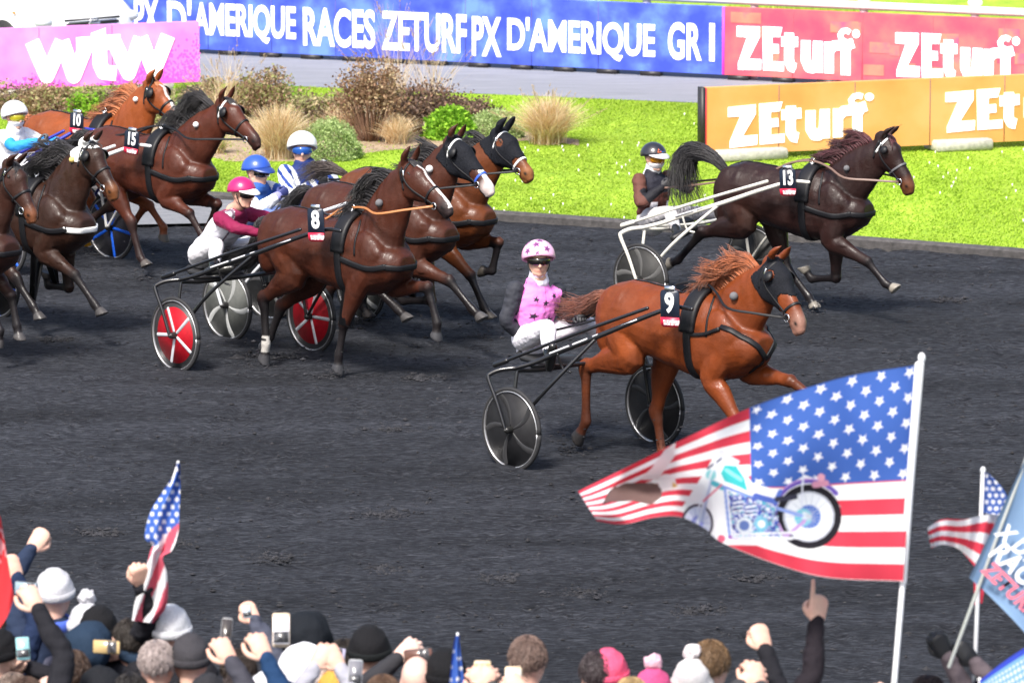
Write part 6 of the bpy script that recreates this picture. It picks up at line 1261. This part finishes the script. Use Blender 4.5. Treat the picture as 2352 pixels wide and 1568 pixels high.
# --- red flag at the left edge
D2 = 28.6; o = Y(-20, 1400, D2); f2 = thing('flag', (o[0], o[1], 0), 0, 'plain red flag with faint pale lettering cut by the left edge', 'flag')
def paint_r(s_, t, u, v):
    C_ = np.tile(np.array([.70, .06, .075]), (len(s_), 1)); n = vnoise(np.c_[u * .12, v * .12, u * 0], 2); C_[(t < .48) & (t > .05) & (n > .55) & (s_ > .3)] = (.80, .42, .46); return C_
cloth('cloth', [(0, -70, 1120), (.3, -40, 1140), (.6, -14, 1170), (.85, -2, 1182), (1, 2, 1192)], [(0, -90, 1500), (.3, -60, 1480), (.6, -20, 1462), (.85, 14, 1420), (1, 32, 1372)], D2, paint_r, f2, 60, 60, lambda s_, t: .04 * np.sin(s_ * 7 + t * 5))
pole(f2, (-72, 1110), (-95, 1600), D2, D2, .010)
# --- flags at the right edge
D3 = 28.3; o = Y(2240, 1500, D3); f3 = thing('flag', (o[0], o[1], 0), 0, 'crumpled stars and stripes flag on a short white pole at right', 'flag')
pole(f3, (2258, 1080), (2236, 1600), D3, D3, .011)
def paint_c(s_, t, u, v):
    C_ = np.tile(BLU, (len(s_), 1))
    for k in range(40): x, y = 2266 + (k % 4) * 15 + (k // 4 % 2) * 7, 1092 + (k // 4) * 15; C_[np.hypot(u - x, v - y) < 5] = WHT
    return C_
cloth('cloth_canton', [(0, 2262, 1082), (1, 2272, 1088)], [(0, 2252, 1176), (1, 2290, 1184)], D3 - .01, paint_c, f3, 30, 50, lambda s_, t: .02 * np.sin(s_ * 6), bulge=lambda s_, t: np.stack([np.sin(t * 2.6) * s_ * 32, t * 0 * s_], -1))
def paint_d(s_, t, u, v): return np.where((np.floor(t * 5.0 + .3 * np.sin(s_ * 7)) % 2 == 1)[:, None], RED * 1.1, WHT)
cloth('cloth_stripes', [(0, 2300, 1178), (.25, 2262, 1182), (.5, 2215, 1192), (.75, 2165, 1192), (1, 2130, 1212)], [(0, 2285, 1330), (.25, 2240, 1300), (.5, 2205, 1262), (.75, 2168, 1250), (1, 2138, 1258)], D3 - .02, paint_d, f3, 90, 50, lambda s_, t: .05 * np.sin(s_ * 11 + t * 2) + .02 * np.sin(s_ * 25))
cloth('cloth_tail', [(0, 2236, 1318), (1, 2268, 1300)], [(0, 2238, 1388), (1, 2256, 1384)], D3 + .02, lambda s_, t, u, v: np.tile(RED * 1.1, (len(s_), 1)), f3, 14, 20, lambda s_, t: .01 * np.sin(t * 6))
D4 = 28.0; o = Y(2200, 1520, D4); f4 = thing('flag', (o[0], o[1], 0), 0, 'pale blue flag with white and red slanting lettering on a grey pole, right edge', 'flag')
pole(f4, (2362, 1040), (2180, 1530), D4, D4, .010, mat('grey_pole_mat', (.45, .47, .45), .35, .3), knob=False)
LB = np.array([.26, .40, .60])
def paint_e(s_, t, u, v): C_ = np.tile(LB, (len(s_), 1)); C_ = C_ * (1 + .25 * (vnoise(np.c_[u * .02, v * .02, u * 0], 4) - .5))[:, None]; C_[s_ < .035] = LB * .7; return C_
def rip4(s_, t): return .03 * np.sin(s_ * 8)
cloth('cloth', [(0, 2356, 1052), (.5, 2470, 1075), (1, 2600, 1140)], [(0, 2226, 1326), (.3, 2275, 1370), (.6, 2350, 1448), (1, 2440, 1560)], D4 - .015, paint_e, f4, 60, 50, rip4)
ms = []; msr = []
def slant(body, u, v, h, ang, y_=D4 - .06, sx=.8, red=False):
    me = text_mesh(body, h, .004, .001, sx=sx, shear=.2, spacing=1.08); c = Y(u, v, y_); a = R(ang); ex = nrm((math.cos(a), 0, math.sin(a))); ez = nrm((-math.sin(a), -.1, math.cos(a))); V = vco(me); V[:, 0] -= V[:, 0].min(); setco(me, V); place(me, M3(ex, ez, np.cross(ex, ez)), c); (msr if red else ms).append(me)
slant("X D'AMERIQUE", 2294, 1212, .125, -42); slant('RACES', 2284, 1258, .155, -42); slant('ZETURF', 2262, 1298, .115, -44, red=True)
link_mesh('lettering', join_mesh(ms), mat('flag_white_ink_mat', (.8, .82, .86), .8), f4, world=True); link_mesh('red_lettering', join_mesh(msr), mat('flag_red_ink_mat', (.7, .16, .22), .8), f4, world=True)
D5 = 27.4; o = Y(2300, 1600, D5); f5 = thing('flag', (o[0], o[1], 0), 0, 'pale blue star spotted flag with a dark blue hem in the bottom right corner', 'flag')
def paint_g(s_, t, u, v):
    C_ = np.tile(np.array([.24, .48, .66]), (len(s_), 1)); C_[t < .10] = (.06, .10, .60); x, y = (s_ * 16) % 1 - .5, (t * 9) % 1 - .5; C_[(np.hypot(x, y) < .33) & (t > .16)] = WHT; return C_
cloth('cloth', [(0, 2250, 1562), (.5, 2310, 1515), (1, 2380, 1470)], [(0, 2262, 1640), (.5, 2340, 1640), (1, 2420, 1600)], D5, paint_g, f5, 120, 90, lambda s_, t: .02 * np.sin(s_ * 7))
pole(f5, (2250, 1560), (2275, 1900), D5 + .02, D5 + .02, .007)
# --- small blue starred flag in the middle
D6 = 28.0; o = Y(1049, 1560, D6); f6 = thing('flag', (o[0], o[1], 0), 0, 'narrow furled blue flag with white stars pointing up between phones in the middle', 'flag')
def paint_h(s_, t, u, v):
    C_ = np.tile(BLU * 1.25, (len(s_), 1))
    for (x, y) in [(1040, 1495), (1054, 1511), (1035, 1530), (1058, 1534), (1052, 1558), (1062, 1572), (1034, 1560), (1045, 1585)]: C_[np.hypot(u - x, v - y) < 4.8] = WHT
    return C_
cloth('cloth', [(0, 1046, 1460), (.3, 1040, 1495), (1, 1024, 1640)], [(0, 1055, 1460), (.3, 1058, 1495), (1, 1076, 1640)], D6, paint_h, f6, 90, 30, lambda s_, t: .015 * np.sin(t * 9))
pole(f6, (1051, 1456), (1050, 1680), D6 + .02, D6 + .02, .006)

# ================================================= THE CROWD ALONG THE RAIL
HAIRM = lambda c: mat('hair_%02x%02x%02x' % tuple(int(q * 255) for q in c), c, .6, var=.4, vscale=60, bump=.6, bscale=90)
KNIT = lambda c: mat('knit_%02x%02x%02x' % tuple(int(q * 255) for q in c), c, .9, var=.12, vscale=90, bump=.8, bscale=110, spec=.15)
GC = 'spectators standing along the rail'; SKIN2 = (.60, .36, .28)
def spect(u, v, label, z=1.76, jacket=(.02, .022, .028), hat=None, hatc=(.7, .7, .7), hair=(.06, .035, .025), arms={}, yaw=0, bald=False, scarf=None, puffy=False, skin=SKIN2, pom=None, hood=False, collar=None, pat=None, glove=None):
    """u,v: sight line to the top of the head"""
    top = G(u, v, z + (.03 if hat else 0)); x, y = top[0], top[1]; face = nrm((math.sin(yaw), math.cos(yaw), -.12)); sdv = np.array([math.cos(yaw), -math.sin(yaw), 0])   # right hand side
    t = thing('person', (x, y, 0), 0, label, 'person', GC); k = z / 1.76; B = np.array([x, y, 0]); hc = B + np.array([0, 0, z - .125]); nk = B + np.array([0, -.03, z - .27]); sc = B + np.array([0, -.04, z - .34])
    J = dict(head=hc, neck=nk, shN=sc + sdv * .19, shF=sc - sdv * .19, hip=B + np.array([0, -.02, .95 * k]), knN=B + sdv * .11 + (0, .02, .50 * k), knF=B - sdv * .11 + (0, .02, .50 * k), anN=B + sdv * .12 + (0, -.02, .09), anF=B - sdv * .12 + (0, -.02, .09), toeN=face * (1, 1, 0), toeF=face * (1, 1, 0))
    hd = []; palm = {}
    for q, sg in (('N', 1), ('F', -1)):
        a = arms.get('R' if q == 'N' else 'L')
        if a is None: J['el' + q] = sc + sdv * .25 * sg + (0, 0, -.28); J['ha' + q] = sc + sdv * .20 * sg + np.array(face) * .18 + (0, 0, -.42); hd.append('relaxed')
        else:
            hu, hv, kind = a[:3]; dy = a[3] if len(a) > 3 else .12; sh = J['sh' + q]; tgt = Y(hu, hv, y + dy if dy < 10 else dy); d = tgt - sh; L_ = np.linalg.norm(d)
            if L_ > .54 * k:     # shoulder and trunk follow a stretched arm
                mv = d / L_ * min(.22, L_ - .54 * k); J['sh' + q] = sh = sh + mv; d = tgt - sh; L_ = np.linalg.norm(d)
            if L_ > .56 * k: print('REACH', label[:30], q, round(L_, 2))
            L2 = min(L_, .555 * k); hx = sh + d / L_ * L2; bend = math.sqrt(max(.0004, (.285 * k) ** 2 - (L2 / 2) ** 2)); side_ = nrm(sdv * sg * .8 + np.array([0, -.2, -.6])); side_ = nrm(side_ - d / L_ * (side_ @ (d / L_))); J['el' + q] = (sh + hx) / 2 + side_ * bend; J['ha' + q] = hx; hd.append(kind)
            palm[q] = (a[4] if len(a) > 4 else (-sdv * sg * .35 + np.array([0, 1, 0])))
            if len(a) > 5: palm['s' + q] = a[5]
    jc = np.array(jacket)
    def P_(a, b, f, arm, ta, V, C):
        C[:] = jc
        if pat: C = pat(a, b, f, arm, ta, V, C)
        return C
    P, M, J2 = figure(t, J, face, P_, trouser=(.03, .035, .06), skin=skin, hands=tuple(hd), palm=palm, k=k * 1.10, hk=1.18, hips=sdv, voxel=.013, jk=1.9 if puffy else 1.3, glove=glove, wr_=.014 if puffy else .007, jmat=mat('coat_cloth_mat', rough=.85, attr='Col', bump=.6, bscale=18, spec=.12))
    hr = np.array(hair)
    if not bald and hat is None and not hood:
        lim = lambda a: 1.15 + .95 * (1 - math.cos(a)) * .5; mb = shell(P, M, (.108, .088, .106), lim, .012, cx=-.012, cz=.028, k=k, n=48, rg=18); me = mb.mesh(); V = vco(me); N = vno(me); setco(me, V + N * ((vnoise(V * 60, 3) - .4) * .016)[:, None]); link_mesh('hair', me, HAIRM(tuple(hair)), t, world=True); rgh = np.random.default_rng(int(abs(u) * 7)); mb = MB()
        for i_ in range(420):
            az_ = rgh.uniform(0, 6.283); p0_ = rgh.uniform(0, 1.0) * lim(az_) * .9; Q = []
            for q_ in range(4):
                pp = min(p0_ + q_ * .16, lim(az_) * 1.06); aa = az_ + rgh.normal(0, .06) * q_; dd_ = np.array([math.sin(pp) * math.cos(aa), math.sin(pp) * math.sin(aa), math.cos(pp)]); Q.append(P(*(np.array([-.012, 0, .028]) + dd_ * (np.array([.114, .094, .112]) + rgh.uniform(-.002, .007) + (.006 if q_ == 3 else 0)))))
            mb.tube(Q, [.0022, .0026, .002, .0008], seg=3, round_=False)
        link_mesh('hair_strands', mb.mesh(), mat('strand_%02x%02x%02x' % tuple(int(q * 255) for q in hair), tuple(np.array(hair) * 1.2), .5), t, world=True)
    if hat is not None:
        mb = shell(P, M, (.116, .100, .122), lambda a: 1.52 + .42 * (1 - math.cos(a)) * .5, .014, cx=-.012, cz=.030, k=k, n=44, rg=14, bulge=lambda a, p: .0045 * math.sin(a * 22) * (p > .2) + .003 * math.sin(p * 38)); h = mb.build('knit_hat' if hat != 'cap' else 'cap', KNIT(tuple(hatc)), t, world=True)
        mb = MB(); Q = [P(-.012 + .118 * math.cos(a), .102 * math.sin(a), .030 + .124 * math.cos(1.52 + .42 * (1 - math.cos(a)) * .5) + .012) for a in np.linspace(0, 6.283, 37)]; mb.tube(Q, (.024, .010), side=None, seg=8, round_=False); link_mesh('hat_brim', mb.mesh(), KNIT(tuple(np.array(hatc) * .92)), t, world=True)
        if pom: mb = MB(); mb.ell(P(-.012, 0, .178), (.048, .048, .044)); me = organic(mb, .008, 1); V = vco(me); setco(me, V + vno(me) * ((vnoise(V * 70, 5) - .4) * .02)[:, None]); link_mesh('hat_pompon', me, KNIT(tuple(pom)), t, world=True)
    if hood:
        mb = shell(P, M, (.140, .125, .145), lambda a: 1.35 + 1.2 * (1 - math.cos(a)) * .5, .016, cx=-.03, cz=.022, k=k, n=44, rg=14); me = mb.mesh(); V = vco(me); setco(me, V + vno(me) * ((vnoise(V * 16, 3) - .5) * .03)[:, None]); setcol(me, np.tile(jc if hood is True else np.array(hood), (len(V), 1))); link_mesh('hood', me, mat('coat_cloth_mat'), t, world=True)
    if scarf or collar:
        mb = MB(); Q = [J2['neck'] + (sdv * math.cos(a) * .088 + np.array([0, math.sin(a) * .082, .012 * math.sin(a) - .01])) * k for a in np.linspace(0, 6.283, 25)]; mb.tube(Q, (.042, .026) if scarf else (.032, .014), seg=10, round_=False); me = mb.mesh(); V = vco(me); setco(me, V + vno(me) * ((vnoise(V * 30, 3) - .5) * .014)[:, None]); c = scarf or collar; link_mesh('scarf' if scarf else 'collar', me, mat('scarf_%02x%02x%02x' % tuple(int(q * 255) for q in c), c, .85, var=.3, vscale=14), t, world=True)
    return t, P, M, J2, y
def phone(u, v, y, ang=0, label='', body=(.02, .02, .022), w_=.076, h_=.152, lit=(.35, .40, .45), top=None, tilt=.1, yaw=0):
    c = Y(u, v, y - .10); t = thing('phone', (c[0], c[1], c[2] - h_ / 2), 0, label, 'phone', 'phones held up by the crowd'); a = R(ang); ex = nrm((math.cos(a), math.sin(yaw), math.sin(a))); ez = nrm((-math.sin(a), tilt, math.cos(a))); ey = nrm(np.cross(ez, ex)); ez = np.cross(ex, ey); M = M3(ex, ey, ez)
    mb = MB(); rr = lambda W_, H_, r_: [(sx * (W_ / 2 - r_) + r_ * math.cos(b), sz * (H_ / 2 - r_) + r_ * math.sin(b)) for sx, sz, b0 in ((1, -1, -1.571), (1, 1, 0), (-1, 1, 1.571), (-1, -1, 3.1416)) for b in np.linspace(b0, b0 + 1.571, 5)]
    Mf = M3(ex, ez, -ey); mb.prism(rr(w_, h_, .012), .009, Mf, c); bd = mb.build('body', mat('phone_%02x%02x%02x' % tuple(int(q * 255) for q in body), body, .3, coat=.4), t, world=True)
    mb = MB(); mb.prism(rr(w_ * .92, h_ * (.80 if top else .94), .004), .0012, Mf, c - ey * .0092 - ez * (.0 if not top else .0)); s_ = mb.build('screen', mat('phone_screen_%02x' % int(lit[0] * 255), lit, .15, emit=lit, gain=.25, var=.0), t, world=True)
    mb = MB(); mb.prism(rr(w_ * .88, h_ * .34, .003), .0006, Mf, c - ey * .0106 - ez * h_ * .20); mb.build('screen_picture', mat('phone_picture_mat', (.05, .05, .055), .2, var=.9, vscale=60, emit='src', gain=.3), s_, world=True)
    mb = MB(); mb.ell(c + ey * .002 + ez * h_ * .40 + ex * w_ * .28, (.008, .006, .008), M); mb.build('camera_lens', EYE_M, t, world=True)
    return t
GRY = (.56, .56, .60); BLKJ = (.014, .014, .018); NVY = (.014, .024, .06)
def star_coat(a, b, f, arm, ta, V, C): C[(f < 0) & in_star(a, b * .5, (.03, .36), .07, .2)] = (.75, .75, .78); return C
spect(124, 1310, 'person in a pale grey knit hat and blue and white scarf, left fist raised', 1.80, (.02, .03, .06), 'beanie', GRY, arms=dict(L=(72, 1262, 'fist', .20)), scarf=(.05, .10, .45), pat=star_coat)
spect(199, 1384, 'person in a pale grey pompon hat behind the raised dark sleeve', 1.68, (.10, .10, .14), 'beanie', GRY, pom=GRY)
spect(226, 1392, 'person in a black hat and black padded jacket raising the small folded flag', 1.72, BLKJ, 'beanie', (.012, .012, .014), arms=dict(R=(330, 1304, 'fist', 29.52)), puffy=True)
spect(392, 1393, 'person in a white knit hat and black jacket near the small flag', 1.78, BLKJ, 'beanie', (.64, .65, .68))
spect(437, 1458, 'person in a charcoal knit hat in front of the white one', 1.76, (.05, .05, .06), 'beanie', (.05, .048, .055), scarf=(.3, .28, .27))
spect(360, 1482, 'grey haired person with a red collar at lower left', 1.74, (.04, .04, .05), hair=(.30, .25, .24), collar=(.6, .05, .05))
spect(166, 1503, 'person with straight brown hair at lower left', 1.70, (.03, .03, .035), hair=(.055, .032, .022))
spect(205, 1446, 'person in a navy hooded coat holding a phone sideways', 1.70, (.016, .03, .055), hood=True, arms=dict(R=(285, 1500, 'hold', .10)))
phone(245, 1484, 28.7, 88, 'gold framed phone held sideways in front of the navy hood', lit=(.45, .32, .15), body=(.04, .03, .02))
spect(-2, 1446, 'person in a black hat at the left edge holding a dark phone', 1.72, BLKJ, 'beanie', (.01, .01, .012), yaw=.5, arms=dict(R=(66, 1530, 'hold', .06), L=(16, 1528, 'hold', .06)))
phone(53, 1488, 28.45, 4, 'dark phone with a pale blue screen held upright at lower left', lit=(.22, .42, .46), h_=.13)
spect(-30, 1400, 'person hidden behind the red flag, hand pointing up from the edge', 1.74, NVY, arms=dict(R=(40, 1326, 'point', .10)))
phone(60, 1350, 29.7, 86, 'black phone held sideways beside the pale grey hat', lit=(.20, .26, .32), h_=.13)
spect(60, 1568, 'person in a black sweater with one bare hand held high before the grey hat', 1.76, BLKJ, arms=dict(R=(88, 1400, 'hold', .25)))
spect(112, 1556, 'bald person at the bottom left edge', 1.72, (.05, .05, .05), bald=True, skin=(.66, .42, .34))
spect(705, 1424, 'person in a black hood left of the horizontal phone', 1.80, BLKJ, hood=(.010, .012, .016))
spect(686, 1500, 'person in a white and black hood seen side on', 1.74, (.55, .55, .6), hood=(.72, .72, .76), yaw=-.9)
spect(560, 1602, 'person in a navy sweater holding the tall gold phone', 1.78, (.012, .035, .09), arms=dict(R=(612, 1512, 'hold', .16)))
phone(646, 1446, 28.55, 0, 'tall gold phone with a bright screen held up in the middle left', body=(.62, .50, .38), w_=.094, h_=.185, lit=(.80, .78, .84), top=True)
spect(500, 1600, 'person in a dark jacket holding a dark phone upright', 1.74, (.05, .05, .065), arms=dict(R=(532, 1520, 'hold', .12)))
phone(519, 1458, 28.6, -6, 'slim dark phone with a silver end held upright', lit=(.04, .035, .035), body=(.30, .30, .31), h_=.19, w_=.06)
spect(548, 1500, 'person in a grey padded jacket stretching up a small phone', 1.66, (.055, .06, .085), arms=dict(R=(586, 1428, 'fist', .35)), puffy=True, hair=(.03, .02, .015))
phone(567, 1403, 29.3, 10, 'small black phone almost hidden in the highest raised hand', w_=.05, h_=.075)
spect(848, 1441, 'person in a big black knit hat in the middle of the crowd', 1.80, BLKJ, 'beanie', (.012, .014, .015))
spect(752, 1612, 'person with red nails holding a phone sideways in both hands', 1.70, (.3, .3, .35), arms=dict(L=(722, 1532, 'hold', .10), R=(782, 1534, 'hold', .10)))
phone(765, 1500, 28.5, 84, 'black phone with a lilac screen held sideways between two hands', lit=(.34, .32, .44), h_=.14)
spect(957, 1513, 'bald person in the middle of the crowd', 1.76, (.03, .03, .035), bald=True, skin=(.68, .44, .37), arms=dict(L=(912, 1512, 'hold', .25)))
phone(962, 1504, 28.9, 97, 'dark brown phone held sideways above the bald head', lit=(.10, .05, .04), h_=.16)
spect(768, 1538, 'person in a mustard knit hat at the bottom', 1.64, (.3, .2, .1), 'beanie', (.58, .30, .06))
phone(816, 1546, 28.1, -3, 'grey phone with a dark screen held low before the black hat', lit=(.13, .13, .15), body=(.45, .46, .48))
spect(611, 1542, 'person in a white hat at the bottom left of the middle', 1.66, (.1, .14, .3), 'cap', (.80, .81, .84))
spect(1023, 1494, 'person in a black hat behind the narrow blue flag', 1.78, BLKJ, 'beanie', (.010, .010, .012))
spect(1212, 1474, 'person with a shaved brown head and a white collar', 1.80, (.5, .5, .52), hair=(.13, .085, .07), collar=(.72, .72, .76))
spect(1105, 1640, 'person below the frame holding the left one of two gold phones', 1.74, (.05, .05, .05), arms=dict(R=(1128, 1580, 'hold', .10), L=(1088, 1580, 'hold', .10)))
phone(1108, 1548, 28.2, 0, 'gold phone held upright left of the shaved head', body=(.60, .48, .34), lit=(.45, .48, .52), top=True, w_=.09)
phone(1179, 1562, 28.0, 0, 'gold phone held upright directly before the shaved head', body=(.60, .48, .34), lit=(.40, .42, .40), top=True, w_=.09)
spect(1180, 1660, 'person below the frame holding the right one of two gold phones', 1.74, (.05, .05, .05), arms=dict(R=(1210, 1600, 'hold', .10)))
spect(1374, 1506, 'person with thick dark curly hair right of the middle', 1.74, (.03, .03, .035), hair=(.035, .025, .028))
spect(1396, 1492, 'person in a pink and lavender cap behind the curly hair', 1.74, (.1, .1, .2), 'cap', (.72, .10, .20))
spect(1500, 1534, 'person in a pink and white knit hat', 1.68, (.5, .05, .15), 'beanie', (.66, .10, .26), pom=(.8, .5, .6))
spect(1590, 1513, 'person in a white pompon hat beside the brown haired one', 1.72, (.6, .6, .62), 'beanie', (.80, .78, .78), pom=(.80, .74, .75))
spect(1632, 1484, 'person with short brown hair behind the white pompon hat', 1.80, (.05, .05, .06), hair=(.13, .075, .035))
spect(1676, 1626, 'person in black raising a closed fist right of the camera', 1.78, BLKJ, arms=dict(R=(1758, 1492, 'fist', .22)))
spect(1640, 1660, 'person raising a black camera in both hands', 1.74, (.04, .04, .045), arms=dict(R=(1745, 1580, 'hold', .12), L=(1700, 1575, 'hold', .12)))
c = Y(1717, 1546, 28.3); cm = thing('camera', c - (0, 0, .05), 0, 'black compact camera held up beside the raised fist', 'camera')
mb = MB(); mb.box(c, (.125, .06, .085), bev=.012); mb.build('body', LEATHER_M, cm, world=True); mb = MB(); mb.tube([c + (0, .03, 0), c + (0, .09, 0)], [.036, .032], side=(1, 0, 0)); mb.build('lens', LEATHER_M, cm, world=True); mb = MB(); mb.ell(c + (.01, 0, .048), (.034, .026, .018)); mb.build('viewfinder', mat('camera_grey_mat', (.2, .2, .22), .3), cm, world=True)
spect(1672, 1596, 'person in a black coat pointing up at the big flag', 1.82, (.016, .013, .017), arms=dict(R=(1876, 1428, 'point', .25)))
spect(2030, 1606, 'person below the frame holding the big flag', 1.74, (.05, .05, .06), arms=dict(R=(2050, 1618, 'grip', 27.6)))
GL_ = (.012, .012, .014)
for (hu, hv, u2, v2, lab) in ((2176, 1506, 2132, 1562, 'person in a black leather glove holding the pale blue flag'), (2238, 1520, 2262, 1570, 'person in a black knit glove holding the crumpled flag pole')):
    spect(u2, v2, lab, 1.72, (.10, .08, .09), hair=(.03, .02, .02), glove=mat('black_glove_mat', GL_, .5, spec=.4), arms=dict(R=(hu, hv, 'grip', 28.15)))

# more heads packed in front along the bottom of the stands side
for (u, v, lab, kw) in [(478, 1548, 'person in a dark hat low between the charcoal hat and the slim phone', dict(hat='beanie', hatc=(.03, .03, .035))), (300, 1556, 'person with black hair in front of the gold framed phone', dict(hair=(.012, .01, .01))),
        (655, 1566, 'person in a dark blue hat under the tall gold phone', dict(hat='beanie', hatc=(.02, .04, .10))), (880, 1560, 'person with brown hair in front of the big black hat', dict(hair=(.09, .05, .03))), (1060, 1566, 'person in a dark grey hat below the narrow blue flag', dict(hat='beanie', hatc=(.06, .06, .07))),
        (30, 1556, 'person with grey brown hair in the bottom left corner', dict(hair=(.16, .12, .10))), (236, 1548, 'person in a black hooded coat between brown and grey hair', dict(hood=(.012, .013, .016))), (1450, 1566, 'person with blond hair left of the pink and white hat', dict(hair=(.36, .25, .12))),
        (300, 1430, 'person in a dark padded coat left of the white knit hat', dict(hair=(.02, .015, .012), puffy=True)), (545, 1560, 'person in a grey padded coat with short dark hair', dict(hair=(.03, .02, .02), puffy=True)), (790, 1478, 'person with dark hair behind the sideways phone', dict(hair=(.02, .015, .012)))]:
    spect(u, v, lab, 1.70, (.02, .022, .03), **kw)
# cinders thrown up by the hooves
def reg_hooves(rg, n):
    out = []
    for H in HORSES:
        for key, cn, fe, pa, ho in H.legs:
            if ho[2] < .22:
                w_ = H.W(ho); m_ = 110; out.append(np.c_[w_[0] + rg.normal(-.06, .10, m_), w_[1] + rg.normal(0, .09, m_), .05 + np.abs(rg.normal(0, .12, m_)) * (rg.random(m_) ** 2.5) * 1.8])
    return np.vstack(out)
HORSES = [H9, H13, H8, HA, HB, H15, H10, HC, HD]
clods('hoof_spray', 0, 8, .0075, reg_hooves, 'black cinders thrown up around the striking hooves')
